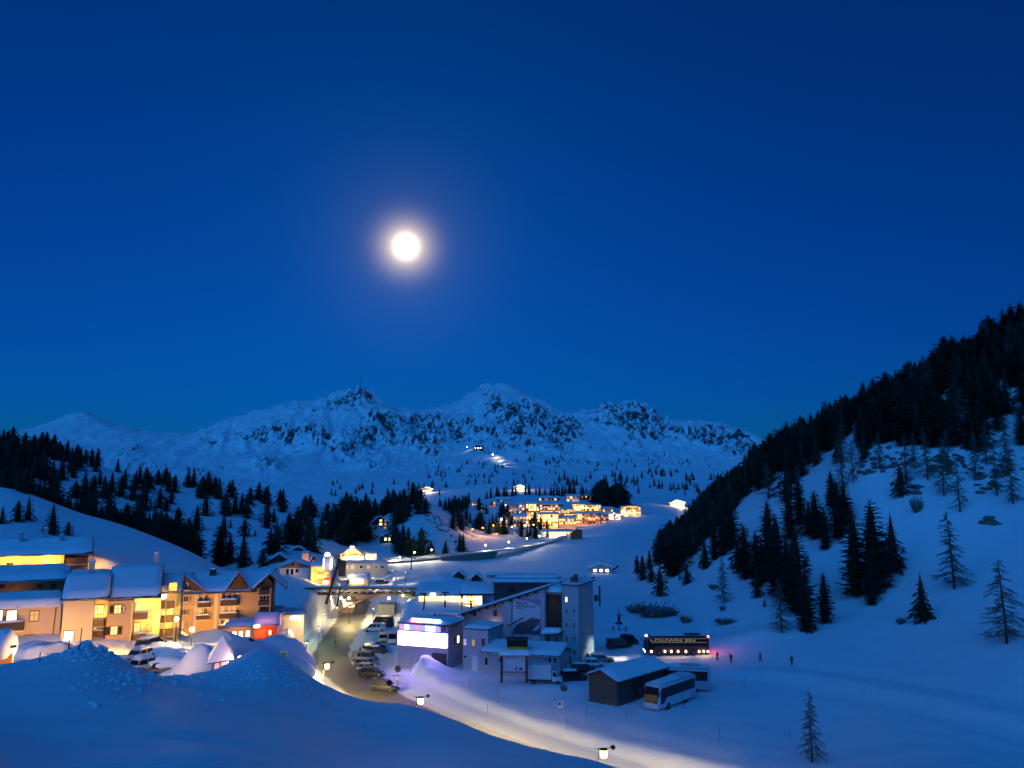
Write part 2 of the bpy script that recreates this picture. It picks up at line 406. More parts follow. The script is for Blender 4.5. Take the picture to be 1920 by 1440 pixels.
def terrain_raw(x, y):
    D = np.maximum(y, 3.0); a = x/D; l = np.log(D)
    z = _rbf(a, l) * D
    # drifts and hummocks
    k = np.clip(D/120.0, 0.25, 6.0)
    z = z + 0.30*k*fbm(x/(16*k), y/(16*k), 3, 11) * sstep(D, 10, 60)
    z = z + 0.035*fbm(x/1.1+y/6, y/2.6, 3, 15)*sstep(D, 5, 12)*(1-sstep(D, 60, 110))
    z = z + 0.13*fbm(x/4.2, y/4.2, 3, 5)*sstep(D, 6, 20)*(1-sstep(D, 160, 260))
    return z
def terrain(x, y):
    x = np.asarray(x, float); y = np.asarray(y, float)
    z = terrain_raw(x, y)
    D = np.maximum(y, 3.0); a = x/D
    # ploughed lumps along the crest at the left
    px = 960 + a*FPX
    lump = np.exp(-((px-195)/75.0)**2)*np.exp(-((D-43.5)/4.0)**2)
    z = z + lump*(1.5*np.abs(fbm(x/1.3, y/1.3, 4, 21)) + 0.6*fbm(x/3.0, y/3.0, 3, 22) - .25)
    lump2 = np.exp(-((px-290)/80.0)**2)*np.exp(-((D-50)/7.0)**2)
    z = z + lump2*(1.4*np.abs(fbm(x/1.6, y/1.6, 4, 25)) - .2)
    for (cx, cy_, hx, hy, pz, soft) in PADS:
        d = np.maximum(np.abs(x-cx)-hx, np.abs(y-cy_)-hy)
        w = 1-sstep(d, 0, soft); z = z*(1-w)+pz*w
    for (mx, my, rx, ry, h, rot, pw) in MOUNDS:
        dx, dy = x-mx, y-my
        r2 = (dx/rx)**2+(dy/ry)**2
        z = z + h*np.exp(-(r2**(pw/2)))*(1+0.25*fbm(x/2.2, y/2.2, 3, 31))
    # groomed edge running along the foot of the right hill
    tb = np.full(x.shape, 1e9)
    nb_ = (y > 70) & (y < 160) & (x > 20)
    if nb_.any():
        xx_, yy_ = x[nb_], y[nb_]; b_ = np.full(xx_.shape, 1e9)
        for i in range(len(TRACK)-1):
            a_, c_ = TRACK[i], TRACK[i+1]; dx, dy = c_-a_; t = np.clip(((xx_-a_[0])*dx+(yy_-a_[1])*dy)/(dx*dx+dy*dy), 0, 1)
            b_ = np.minimum(b_, np.hypot(xx_-a_[0]-t*dx, yy_-a_[1]-t*dy))
        tb[nb_] = b_
    z = z + 0.42*np.exp(-(tb/2.8)**2) - .15*np.exp(-((tb-5.5)/2.2)**2)
    # road bed and car park: flat, cut between snow banks
    d, sd, rz = road_dist(x, y)
    edge = 6.2 + 0.5*fbm(x/5, y/5, 2, 41)
    edge = np.where(sd < 0, edge+3.2, edge)
    w = 1-sstep(d, edge, edge+2.6)
    bank = np.exp(-((d-edge-3.2)/1.6)**2)*(0.34+0.5*fbm(x/3, y/3, 3, 43))*sstep(y, 60, 75)*(1-sstep(y, 200, 215))
    z = z + np.where(sd < 0, bank*.15, bank)
    z = z*(1-w) + (rz-0.10)*w
    ld = poly_dist(x, y, LOTP) - 1.3 + 0.6*fbm(x/3, y/3, 2, 44)
    z = z + 0.45*np.exp(-((ld-3.0)/1.8)**2)*(0.7+0.5*fbm(x/2.5, y/2.5, 3, 47))*(1-w)
    w2 = 1-sstep(ld, 0, 2.0); w2 = np.maximum(w2, 0)
    z = z*(1-w2) + (ROADZ-0.06)*w2*1.0
    return z

# building pads
def pad(px, py, D, hx, hy, z, soft=5.0):
    p = P(px, py, D); PADS.append((p.x, p.y, hx, hy, z, soft))
pad(960,1240,152, 20,15,-31.0,6)
p_ = P(408,1206,158); PADS.append((p_.x, p_.y, 9.5, 7.0, P(408,1206,152).z, 5.0))
p_ = P(40,1080,150); PADS.append((p_.x+1, p_.y+1.0, 13.0, 6.0, p_.z, 5.0))

NA, NL = 640, 640
aa = np.linspace(-0.92, 0.92, NA); ll = np.linspace(math.log(5.0), math.log(1050.0), NL)
# finer rows where the village stands
tt = np.linspace(0, 1, NL); ll = math.log(5.0) + (math.log(1050.0)-math.log(5.0))*(tt + 0.10*np.sin(2*math.pi*tt))
AA, LL = np.meshgrid(aa, ll)
YY = np.exp(LL); XX = AA*YY
ZZ = terrain(XX, YY)
ground = grid_mesh('snow_ground', np.stack([XX, YY, ZZ], -1), SNOW)
ground['kind'] = 'structure'
def gz(x, y):
    a = x/y; fa = (a-aa[0])/(aa[1]-aa[0]); fl = float(np.interp(math.log(y), ll, np.arange(NL)))
    i = int(min(max(fa, 0), NA-2)); j = int(min(max(fl, 0), NL-2)); u = min(max(fa-i,0),1); w = min(max(fl-j,0),1)
    return float((ZZ[j,i]*(1-u)+ZZ[j,i+1]*u)*(1-w) + (ZZ[j+1,i]*(1-u)+ZZ[j+1,i+1]*u)*w)
def hit(px, py, dmin=20.0, dmax=1040.0):
    """first ground point along the line of sight through a photo pixel"""
    d = pdir(px, py); d = d/d.y
    D = dmin
    while D < dmax:
        p = d*D
        if gz(p.x, p.y) >= p.z:
            lo, hi = D/1.01, D
            for _ in range(12):
                m = (lo+hi)/2; q = d*m
                if gz(q.x, q.y) >= q.z: hi = m
                else: lo = m
            q = d*hi; return Vector((q.x, q.y, gz(q.x, q.y)))
        D *= 1.01
    return None
def at_ground(px, D):
    """ground point in the picture column px at a distance"""
    py = 950
    for _ in range(6):
        p = P(px, py, D); z = gz(p.x, p.y)
        t = z/D; py = 720 - FPX*(t*CT-ST)/(CT+t*ST)
    p = P(px, py, D); return Vector((p.x, p.y, gz(p.x, p.y)))

# road surface: a strip laid on its bed
ASPH = mat('wet_asphalt', (0.105, 0.095, 0.08), 0.62, noise=(0.35, 0.35), bump=(6, 0.2))
PACK = mat('packed_snow', (0.68, 0.67, 0.66), 0.55, noise=(0.30, 0.22), bump=(3, 0.3))
n = len(ROADP); hw = 5.0; NU = 12
VR = np.zeros((n, NU+1, 3)); UR = np.zeros((n, NU+1))
for i, p in enumerate(ROADP):
    t = (ROADP[min(i+1,n-1)]-ROADP[max(i-1,0)]); t.z = 0; t.normalize(); s = Vector((t.y, -t.x, 0))
    for k in range(NU+1):
        u = -1+2*k/NU; VR[i,k] = p + s*(hw*u) + Vector((0,0,0.03-0.05*abs(u)**3)); UR[i,k] = u
nt = ASPH.node_tree; b = nt.nodes['Principled BSDF']
at = nt.nodes.new('ShaderNodeAttribute'); at.attribute_name = 'across'
ab = nt.nodes.new('ShaderNodeMath'); ab.operation = 'ABSOLUTE'; nt.links.new(at.outputs['Fac'], ab.inputs[0])
tc = nt.nodes.new('ShaderNodeTexCoord'); nz = nt.nodes.new('ShaderNodeTexNoise'); nz.inputs['Scale'].default_value = .22; nz.inputs['Detail'].default_value = 6; nt.links.new(tc.outputs['Object'], nz.inputs['Vector'])
ma = nt.nodes.new('ShaderNodeMath'); ma.operation = 'MULTIPLY_ADD'; nt.links.new(nz.outputs['Fac'], ma.inputs[0]); ma.inputs[1].default_value = .28; nt.links.new(ab.outputs[0], ma.inputs[2])
rp = nt.nodes.new('ShaderNodeValToRGB'); rp.color_ramp.elements[0].position = .68; rp.color_ramp.elements[1].position = .80
e2 = nt.nodes.new('ShaderNodeMath'); e2.operation = 'MULTIPLY'; e2.inputs[1].default_value = .88; nt.links.new(ma.outputs[0], e2.inputs[0]); nt.links.new(e2.outputs[0], rp.inputs[0])
old = b.inputs['Base Color'].links[0].from_socket
mxr = nt.nodes.new('ShaderNodeMix'); mxr.data_type = 'RGBA'; mxr.inputs[7].default_value = (.64,.63,.62,1); nt.links.new(old, mxr.inputs[6]); nt.links.new(rp.outputs[0], mxr.inputs[0]); nt.links.new(mxr.outputs[2], b.inputs['Base Color'])
road = grid_mesh('road', VR, ASPH, attrs={'across': UR}); road['kind'] = 'structure'
mb = MB(); mb.add([(p.x, p.y, ROADZ-0.02) for p in LOT], [tuple(range(len(LOT)))])
lot = mb.build('parking_area', PACK); lot['kind'] = 'structure'

# ------------------------------------------------------------------ mountains
RIDGE = [(-300,800,2700),(-100,790,2700),(60,806,2700),(105,790,2700),(150,776,2700),(190,787,2700),(240,805,2700),(290,818,2700),(340,821,2650),(378,822,2600),(395,806,2550),(420,792,2500),(450,780,2450),(500,767,2400),(550,758,2400),(600,753,2420),(630,743,2400),(655,738,2380),(678,736,2380),(700,744,2400),(722,757,2420),(745,770,2480),(790,773,2600),(830,766,2650),(860,756,2650),(885,742,2650),(905,731,2650),(930,723,2650),(955,724,2650),(975,731,2650),(1000,748,2620),(1030,764,2600),(1060,784,2600),(1090,778,2750),(1120,769,2800),(1150,764,2800),(1180,761,2800),(1205,766,2780),(1228,780,2750),(1245,794,2700),(1290,795,2700),(1330,799,2700),(1360,804,2680),(1390,814,2650),(1425,830,2650),(1480,850,2650),(1600,860,2650),(1900,850,2700),(2200,830,2700)]
MC = []
for (x, y, D) in RIDGE: MC.append((x, y, D))
for (x, y, D) in RIDGE:                       # behind the ridge the ground falls away
    q = P(x, y, D); MC.append((x, y+45, D*1.16))
MC += [(x, 880, 1700) for x in (-300,0,150)] + [(300,885,1500),(450,885,1500),(600,880,1500),(750,880,1500),(880,870,1500),(1000,870,1500),(1150,880,1500),(1300,885,1500),(1450,890,1500),(1700,900,1500),(2200,900,1500)]
MC += [(500,820,2050),(620,810,2000),(700,800,2050),(780,830,1950),(680,850,1750),(560,850,1800),(880,800,2150),(950,800,2050),(1020,830,1950),(1150,820,2200),(1250,840,2150),(1350,850,2100),(1100,850,1850),(300,850,2000),(420,840,2000),(150,830,2200),(900,845,1700)]
MC += [(x, y, 950) for x, y in ((-300,905),(0,918),(300,936),(600,938),(800,930),(960,922),(1100,922),(1250,930),(1450,935),(1700,940),(2200,940))]
_m = RBF([P(*c).x/c[2] for c in MC], [math.log(c[2]) for c in MC], np.array([P(*c).z/c[2] for c in MC]), 0.35, 0.012)
ROCKS = [(560,770,60,14,.6),(650,752,50,16,.9),(680,745,28,14,1),(640,765,40,20,.7),(490,815,75,22,1.1),(400,828,22,14,.9),(580,818,55,22,1.0),(620,835,30,16,.7),(680,825,42,34,1.0),(720,795,40,26,.7),(660,850,22,18,1.),(700,880,26,24,.9),(505,875,36,16,1.2),(740,835,36,26,.9),(790,830,30,30,.8),(815,845,30,26,1.),(780,790,70,14,.8),(850,800,60,26,.8),(910,740,30,18,.9),(930,760,40,26,.6),(960,790,60,34,.8),(1000,780,40,30,1.),(1030,815,50,30,1.1),(1070,820,30,26,.9),(1140,780,60,24,1.1),(1190,785,45,26,1.3),(1230,800,30,24,1.1),(1200,815,50,22,.9),(1300,815,60,20,.9),(1350,825,60,26,1.),(1380,845,40,24,.9),(1260,850,30,12,.5),(1170,840,40,16,.5),(905,820,55,18,.7),(870,815,40,16,.6),(1120,850,40,14,.5),(960,840,50,16,.5),(1400,860,40,22,.8),(240,850,16,8,.9),(265,848,14,7,.9),(340,858,10,6,.7),(1040,845,40,10,.5)]
NAm, NLm = 940, 500
am = np.linspace(-0.80, 0.80, NAm); lm = np.linspace(math.log(860.0), math.log(3150.0), NLm)
AM, LM = np.meshgrid(am, lm); YM = np.exp(LM); XM = AM*YM
EM = _m(AM, LM)
pxm = 960 + AM*FPX*CT; pym = 720 - FPX*(EM*CT-ST)/(CT+EM*ST)
rock = np.zeros(AM.shape)
for (x, y, rx, ry, s) in ROCKS:
    rock = rock + s*np.exp(-(((pxm-x)/rx)**2+((pym-y)/ry)**2))
rock = np.clip(rock, 0, 1.2)*sstep(LM, math.log(1250), math.log(1500))
# rib-and-gully relief: stretched down the slope
wx = XM + 40*fbm(XM/180, YM/180, 2, 55); wy = YM + 60*fbm(XM/170+9, YM/170, 2, 56)
rn = fbm(wx/85+wy/900, wy/240+wx/500, 5, 61, True)
rn2 = fbm(wx/30, wy/75, 4, 71, True)
rn3 = fbm(wx/11, wy/26, 3, 75, True)
amp = 0.30+0.70*rock
EM = EM
_k = LM < math.log(1200)
_t = terrain(XM[_k], YM[_k])
_w = sstep(LM[_k], math.log(960), math.log(1200))
ZB = EM*YM; ZB[_k] = ZB[_k]*_w + (_t-1.0)*(1-_w)
rel = 34*(rn-0.35)*amp + rock*(17*(rn2-0.3) + 6*(rn3-.3))
ZM = ZB + sstep(LM, math.log(1000), math.log(1500))*(rel + 9*fbm(XM/240, YM/240, 3, 81))
rk = rock*0.64 + 0.50*(0.35-rn2) + 0.45*(.35-rn3) + 0.34*fbm(wx/60+wy/400, wy/90, 4, 91) + 0.30*fbm(XM/9, YM/14, 2, 97)
rk = np.where(rock > 0.05, rk-0.22, -0.9)
MTN = mat('mountain_rock_and_snow', (0.8, 0.82, 0.86), 0.75, spec=0.1)
nt = MTN.node_tree; b = nt.nodes['Principled BSDF']
at = nt.nodes.new('ShaderNodeAttribute'); at.attribute_name = 'rock'
no = nt.nodes.new('ShaderNodeTexNoise'); no.inputs['Scale'].default_value = 0.09; no.inputs['Detail'].default_value = 8; no.inputs['Roughness'].default_value = 0.7
tc = nt.nodes.new('ShaderNodeTexCoord'); nt.links.new(tc.outputs['Object'], no.inputs['Vector'])
sm = nt.nodes.new('ShaderNodeMath'); sm.operation = 'MULTIPLY_ADD'; nt.links.new(no.outputs['Fac'], sm.inputs[0]); sm.inputs[1].default_value = 1.0
nt.links.new(at.outputs['Fac'], sm.inputs[2])
rp = nt.nodes.new('ShaderNodeValToRGB'); rp.color_ramp.elements[0].position = 0.36; rp.color_ramp.elements[1].position = 0.46
mr = nt.nodes.new('ShaderNodeMapRange'); mr.inputs['From Min'].default_value = 0.0; mr.inputs['From Max'].default_value = 2.2
nt.links.new(sm.outputs[0], mr.inputs['Value']); nt.links.new(mr.outputs[0], rp.inputs[0])
mx = nt.nodes.new('ShaderNodeMix'); mx.data_type = 'RGBA'; mx.inputs[6].default_value = (0.80,0.82,0.86,1); mx.inputs[7].default_value = (0.085,0.085,0.09,1)
nt.links.new(rp.outputs[0], mx.inputs[0]); nt.links.new(mx.outputs[2], b.inputs['Base Color'])
mtn = grid_mesh('mountains', np.stack([XM, YM, ZM], -1), MTN, attrs={'rock': rk}); mtn['kind'] = 'structure'
def mz(x, y):
    a = x/y; fa = (a-am[0])/(am[1]-am[0]); fl = (math.log(y)-lm[0])/(lm[1]-lm[0])
    i = int(min(max(fa,0),NAm-2)); j = int(min(max(fl,0),NLm-2)); u = fa-i; w = fl-j
    return float((ZM[j,i]*(1-u)+ZM[j,i+1]*u)*(1-w)+(ZM[j+1,i]*(1-u)+ZM[j+1,i+1]*u)*w)
def mhit(px, py):
    d = pdir(px, py); d = d/d.y; D = 880.0
    while D < 3000:
        p = d*D
        if mz(p.x, p.y) >= p.z: return Vector((p.x, p.y, mz(p.x, p.y)))
        D *= 1.004
    return None

# moon
MOON_R = 20000.0
mb = MB(); mb.ball((0,0,0), 20000*17.5/FPX*0.98, n=32, k=20)
moon = mb.build('moon', lit('moonlight', (1.0, 0.95, 0.80), 4.0), smooth=True)
moon.location = MOON_DIR*MOON_R
tag(moon, 'bright round full moon high in the deep blue sky', 'moon')
# ------------------------------------------------------------------ trees
NEEDLE = mat('conifer_needles', (0.022, 0.036, 0.026), 0.85, spec=0.1, noise=(1.2, 0.45))
BARK = mat('bark', (0.06, 0.045, 0.035), 0.9, noise=(6, 0.4))
TWIG = mat('bare_twigs', (0.15, 0.115, 0.10), 0.9)

def spray(mb, base, ang, length, droop, width, r, n=3):
    """one branch: a drooping, ragged blade of needles with side twigs"""
    ca, sa = math.cos(ang), math.sin(ang)
    side = Vector((-sa, ca, 0)); pts = []
    for i in range(n+1):
        t = i/n
        pts.append(Vector(base) + Vector((ca, sa, 0))*length*t + Vector((0,0,-droop*t*t*length + 0.10*length*math.sin(t*3.1))))
    for i in range(n):
        w0 = width*(1-0.75*i/n)*r.uniform(.7,1.2); w1 = width*(1-0.75*(i+1)/n)*r.uniform(.5,1.1)
        tl = r.uniform(-.35,.35)
        s0 = side*w0 + Vector((0,0,-abs(w0)*0.55+tl*w0)); s1 = side*w1 + Vector((0,0,-abs(w1)*0.55+tl*w1))
        q0 = -side*w0 + Vector((0,0,-abs(w0)*0.55-tl*w0)); q1 = -side*w1 + Vector((0,0,-abs(w1)*0.55-tl*w1))
        mb.add([pts[i], pts[i+1], pts[i+1]+s1, pts[i]+s0*r.uniform(.3,1.0)], [(0,1,2,3)])
        mb.add([pts[i], pts[i+1], pts[i+1]+q1, pts[i]+q0*r.uniform(.3,1.0)], [(3,2,1,0)])
    mb.add([pts[n], pts[n-1]+side*width*.3, pts[n]+Vector((ca,sa,-.2))*width*.9, pts[n-1]-side*width*.3], [(0,1,2),(0,2,3)])

def conifer(seed, kind):
    """unit-height tree: returns (trunk mesh, crown mesh)"""
    r = random.Random(seed); mb = MB()
    if kind == 'spruce':
        Rm, z0, wh, nb = r.uniform(.20,.25), .05, 24, 10
        prof = lambda t: (1-t)**.9*(.55+.45*min(1, t/.12))+.012
    elif kind == 'slim':
        Rm, z0, wh, nb = r.uniform(.15,.18), .05, 26, 9
        prof = lambda t: (1-t)**.75*(.6+.4*min(1, t/.15))+.012
    elif kind == 'pine':
        Rm, z0, wh, nb = r.uniform(.23,.29), .03, 20, 12
        prof = lambda t: (math.sin(math.pi*min(1,(t*.83+.17)))**.6)*(1-.35*t)+.02
    elif kind == 'column':
        Rm, z0, wh, nb = r.uniform(.135,.165), .03, 30, 11
        prof = lambda t: (.72+.28*min(1, t/.25))*max(0.0, 1-t**2.4)**.62+.015
    elif kind == 'mid':
        Rm, z0, wh, nb = r.uniform(.22,.29), .02, 13, 8
        prof = (lambda t: (1-t)**.7*(.7+.3*min(1, t/.15))+.02) if seed % 2 else (lambda t: (math.sin(math.pi*min(1,(t*.83+.17)))**.6)*(1-.3*t)+.03)
    else:  # low
        Rm, z0, wh, nb = r.uniform(.22,.28), .03, 8, 6
        prof = lambda t: (1-t)**.8+.02
    side_bias = [r.uniform(.75,1.2) for _ in range(12)]
    for k in range(wh):
        t = k/(wh-1); z = z0+(1-z0)*t*.985
        n = max(4, int(nb*(1-.5*t)))
        a0 = r.uniform(0,6.28)
        for i in range(n):
            a = a0+6.283*i/n+r.uniform(-.3,.3)
            L = Rm*prof(t)*r.uniform(.62,1.15)*side_bias[int((a%6.283)/6.284*12)]
            if kind in ('pine', 'column'):
                spray(mb, (0,0,z), a, L, r.uniform(-.30,.25), L*.42, r, 3)
                if r.random() < .7:
                    b = Vector((math.cos(a),math.sin(a),0))*L*r.uniform(.45,.85)
                    spray(mb, (b.x,b.y,z+r.uniform(-.01,.02)), a+r.uniform(-1,1), L*.5, r.uniform(-.5,.2), L*.26, r, 2)
            elif kind == 'low':
                spray(mb, (0,0,z), a, L, .45, L*.5, r, 1)
            else:
                spray(mb, (0,0,z), a, L, r.uniform(.25,.6), L*.36, r, 3)
                if L > .07 and r.random() < .6:
                    b = Vector((math.cos(a),math.sin(a),0))*L*r.uniform(.4,.7)
                    spray(mb, (b.x,b.y,z-.2*L), a+r.choice((-1,1))*r.uniform(.4,.9), L*.5, .6, L*.16, r, 2)
    # dense inner core
    cr = [(Rm*prof(max(.0,t))*.42*r.uniform(.8,1.1), z0+(1-z0)*t*.95) for t in [0,.12,.25,.4,.55,.7,.85,1]]
    mb.lathe(cr, n=7)
    crown = mb.mesh('crown', NEEDLE)
    tr = MB(); tr.tube((0,0,-.06),(0,0,.55), .020, .011, 7); tr.tube((0,0,.55),(0,0,.97), .011, .003, 5)
    return tr.mesh('trunk', BARK), crown
def larch(seed, sparse=False):
    r = random.Random(seed); tr = MB(); mb = MB()
    lean = Vector((r.uniform(-.03,.03), r.uniform(-.03,.03), 0))
    pts = [lean*z*z+Vector((r.uniform(-.004,.004), r.uniform(-.004,.004), z)) for z in (-.05,.2,.4,.6,.8,1.0)]
    rad = [.017,.014,.011,.008,.005,.0015]
    for i in range(5): tr.tube(pts[i], pts[i+1], rad[i], rad[i+1], 6)
    n = 120 if not sparse else 80
    for k in range(n):
        t = .10+.88*(k/n)**.95; z = t; c = lean*z*z+Vector((0,0,z))
        a = r.uniform(0,6.283); L = (.20*(1-t)**.65+.02)*r.uniform(.35,1.25)
        d = Vector((math.cos(a), math.sin(a), 0))
        q = [c, c+d*L*.5+Vector((0,0,-.06*L)), c+d*L+Vector((0,0,-.30*L*r.uniform(.2,1.4)))]
        mb.tube(q[0], q[1], .0042*(1-t*.6), .0026, 3); mb.tube(q[1], q[2], .0026, .0010, 3)
        for j in range(22):
            u = r.uniform(.15,1.0); b = q[0].lerp(q[1], u*2) if u < .5 else q[1].lerp(q[2], u*2-1)
            aa_ = a+r.choice((-1,1))*r.uniform(.4,1.2); l = L*r.uniform(.15,.50)
            e = b+Vector((math.cos(aa_), math.sin(aa_), 0))*l+Vector((0,0,-l*r.uniform(.1,.9)))
            w = Vector((0,0,.0026))
            mb.add([b-w, e, b+w], [(0,1,2)]); s_ = Vector((-math.sin(aa_), math.cos(aa_), 0))*.0035
            mb.add([b-s_, e, b+s_], [(0,1,2)])
    return tr.mesh('trunk', BARK), mb.mesh('crown', TWIG)
def shrub_mesh(seed, m=None):
    r = random.Random(seed); mb = MB()
    for k in range(70):
        a = r.uniform(0,6.283); rr = r.uniform(0,.5)**.8
        b = Vector((math.cos(a)*rr*.5, math.sin(a)*rr*.3, -.05)); e = b+Vector((math.cos(a)*r.uniform(.1,.5), math.sin(a)*r.uniform(.05,.3), r.uniform(.4,1.0)*(1-rr*.6)))
        mb.tube(b, e, .010, .004, 3)
        for j in range(7):
            p = b.lerp(e, r.uniform(.3,1)); q = p+Vector((r.uniform(-.16,.16), r.uniform(-.12,.12), r.uniform(-.02,.16)))
            s_ = Vector((r.uniform(-.02,.02), r.uniform(-.02,.02), .02)); mb.add([p-s_, q, p+s_], [(0,1,2)])
    return mb.mesh('branches', m or TWIG)

KIT = {}
for k, seeds in (('spruce', (1,2,3,4)), ('slim', (11,12,13)), ('column', (14,15,16,17,18)), ('pine', (21,22,23,24)), ('low', (31,32,33,34)), ('mid', (36,37,38,39,40))):
    KIT[k] = [conifer(s, k) for s in seeds]
KIT['larch'] = [larch(s) for s in (41,42,43)] + [larch(44, True)]
KIND_NAME = {'spruce': 'spruce_tree', 'slim': 'spruce_tree', 'column': 'pine_tree', 'pine': 'pine_tree', 'larch': 'larch_tree'}
TREES = []      # (position, height, kind, label, group, width factor)
def tree_px(px, py, hpx, kind, label=None, group=None, w=1.0):
    p = hit(px, py)
    if p is None: return
    TREES.append((p, hpx*p.y/FPX*1.02, kind, label, group, w))
def tree_at(px, D, h, kind, label=None, group=None, w=1.0):
    TREES.append((at_ground(px, D), h, kind, label, group, w))

# --- single trees one can point to
tree_px(97,1002,60,'spruce','broad dark spruce standing alone just behind the uppermost lodge roof',w=1.15)
tree_px(127,1003,27,'spruce','small spruce beside the broad spruce behind the uppermost lodge',w=1.2)
tree_px(32,978,42,'spruce','dark spruce on the open snow slope near the picture edge',w=1.1)
tree_px(3,982,36,'pine','conifer cut by the picture edge on the open snow slope')
tree_px(46,925,52,'pine','rounded dark pine on the crest of the left snow slope')
tree_px(52,975,46,'larch','bare larch behind the spruce on the open snow slope')
tree_px(1523,1430,122,'larch','bare larch standing alone low on the snowfield beside the bottom edge',w=.9)
tree_px(1888,1206,150,'larch','tall bare larch nearest the picture edge on the right snow slope',w=1.15)
tree_px(1790,1104,140,'larch','bare larch with drooping branches high on the right snow slope',w=1.05)
tree_px(1731,1164,90,'spruce','small solitary spruce in the middle of the right snow slope',w=.95)
tree_px(1606,1118,158,'column','tall dark conifer on the left of the tight clump of three',w=1.15)
tree_px(1641,1112,172,'column','tallest dark conifer in the middle of the tight clump of three')
tree_px(1676,1074,112,'spruce','dark conifer on the right of the tight clump of three',w=1.1)
tree_px(1636,1134,80,'column','short dark conifer at the foot of the clump of three',w=.95)
tree_px(1548,1168,92,'column','bushy dark pine low on the slope left of the clump of three',w=1.2)
tree_px(1496,1150,158,'column','tall narrow dark conifer left of the bushy low pine',w=1.3)
tree_px(1512,1184,110,'column','dark conifer at the very foot of the right hill',w=1.0)
tree_px(1466,1187,98,'larch','bare larch at the foot of the right hill beside dark conifers')
tree_px(1358,1132,82,'larch','bare larch alone on the snow of the hill spur',w=.9)
tree_px(1322,1066,66,'spruce','single dark spruce on the snow of the hill spur')
tree_px(1262,1080,88,'pine','dense dark pine at the tip of the hill spur',w=1.25)
tree_px(1288,1095,34,'slim','little young spruce below the spur tip',w=1.1)
tree_px(1275,1087,16,'slim','tiny young spruce below the spur tip',w=1.3)
tree_px(1434,1137,17,'slim','tiny young spruce at the foot of the tall conifers',w=1.3)
tree_px(1238,1118,52,'larch','bare larch beside the dense pine at the spur tip')
tree_px(455,1063,72,'spruce','tall layered spruce behind the brown hotel roofs',w=1.25)
tree_px(410,1062,76,'pine','broad rounded pine beside the layered spruce behind the brown hotel')
tree_px(586,1034,52,'spruce','spruce behind the rooftops of the mid village',w=1.3)
tree_px(492,1062,36,'spruce','small spruce behind the brown hotel gable',w=1.2)
# --- stands of trees (alike, sharing a label within their group)
GR = 'pines and spruces of the lone groups on the right slope'
LR = 'dark conifer in the scattered groups on the right snow slope'
for (x,y,h,k,w) in [(1398,1085,100,'column',1.1),(1420,1100,105,'column',1.1),(1385,1070,60,'spruce',1.1),(1430,1092,88,'spruce',1),(1355,1042,112,'column',1),(1372,1030,95,'column',1.2),(1460,1118,150,'column',1.3),(1478,1128,120,'column',1),(1444,1080,140,'column',1.2),(1530,1010,90,'column',1.2),(1548,1030,78,'column',1.1),(1572,1010,112,'column',1.3),(1585,985,80,'column',1.1),(1518,1000,62,'column',1.2),(1340,1050,70,'column',1),(1300,1040,60,'column',1.1),(1250,1046,36,'column',1),(1218,1066,36,'spruce',1),(1222,1092,34,'spruce',1),(1206,1085,36,'spruce',1),(1280,1052,60,'column',1.2),(1690,930,60,'column',1),(1560,950,70,'column',1.1),(1500,985,90,'column',1),(1482,1010,100,'column',1.2)]:
    tree_px(x, y, h, k, LR, GR, w)
for (x,y,h) in [(1205,1088,48),(1195,1075,36),(1420,1120,60),(1700,905,90),(1740,900,100),(1770,930,110),(1800,960,110),(1830,900,90),(1870,930,110),(1900,945,110),(1650,880,70),(1600,905,80),(1580,920,90),(1500,960,80),(1620,860,60),(1780,890,90),(1890,890,110),(1850,870,80),(1715,880,70)]:
    tree_px(x, y, h, 'larch', 'bare larch among the rocks below the forest on the right hill', 'bare larches below the right forest', .8)
# forest on the right hill
G1, L1 = 'forest on the right hill', 'dark conifer in the dense forest on the right hill'
rr = random.Random(5)
def bnd(px, pts):
    xs = [p[0] for p in pts]; ys = [p[1] for p in pts]; return float(np.interp(px, xs, ys))
LOWD = [(1220,318),(1300,285),(1380,262),(1450,250),(1560,243),(1620,234),(1700,226),(1800,217),(1920,208),(2050,200)]
TOPD = [(1220,345),(1300,345),(1440,340),(1560,334),(1700,322),(1850,308),(2050,300)]
for k in range(640):
    px = rr.uniform(1235, 2040); px = px if rr.random() < .8 else rr.uniform(1235,1500)
    lo, hi = bnd(px, LOWD), bnd(px, TOPD); t = rr.random()
    if 1340 < px < 1640: t = t**.6
    if 1340 < px < 1640 and t < .35 and rr.random() < .55: continue
    D = lo-8 + (hi-lo+8)*t
    kd = rr.choices(('pine','column','spruce','slim','larch'), (5,5,1.5,1,2.2))[0]
    tree_at(px, D, rr.uniform(9,15.5)*(1.0 if px > 1400 else .85), kd, L1 if kd != 'larch' else 'bare larch mixed into the dense forest on the right hill', G1 if kd != 'larch' else 'larches in the right forest', rr.uniform(.9,1.25))
for k in range(90):           # along the ridge
    px = rr.uniform(1250, 2030); D = bnd(px, TOPD)-rr.uniform(-4,10)
    kd = rr.choices(('pine','column','spruce','slim','larch'), (6,5,1.5,.6,3))[0]
    tree_at(px, D, rr.uniform(9,15)*(1.0 if px > 1400 else .8), kd, 'dark conifer on the skyline ridge of the right hill' if kd != 'larch' else 'bare larch on the skyline ridge of the right hill', 'skyline conifers of the right hill' if kd != 'larch' else 'skyline larches of the right hill', rr.uniform(.95,1.3))
for k in range(34):           # tall old trees stepping up toward the picture edge
    px = rr.choice((rr.uniform(1755,1800), rr.uniform(1840,1935), rr.uniform(1640,1720))); D = bnd(px, TOPD)-rr.uniform(0,14)
    tree_at(px, D, rr.uniform(14,19.5) if px > 1750 else rr.uniform(12,16), rr.choice(('pine','column','column')), 'tall dark conifer stepping up the skyline of the right hill', 'tallest skyline conifers of the right hill', rr.uniform(.9,1.15))
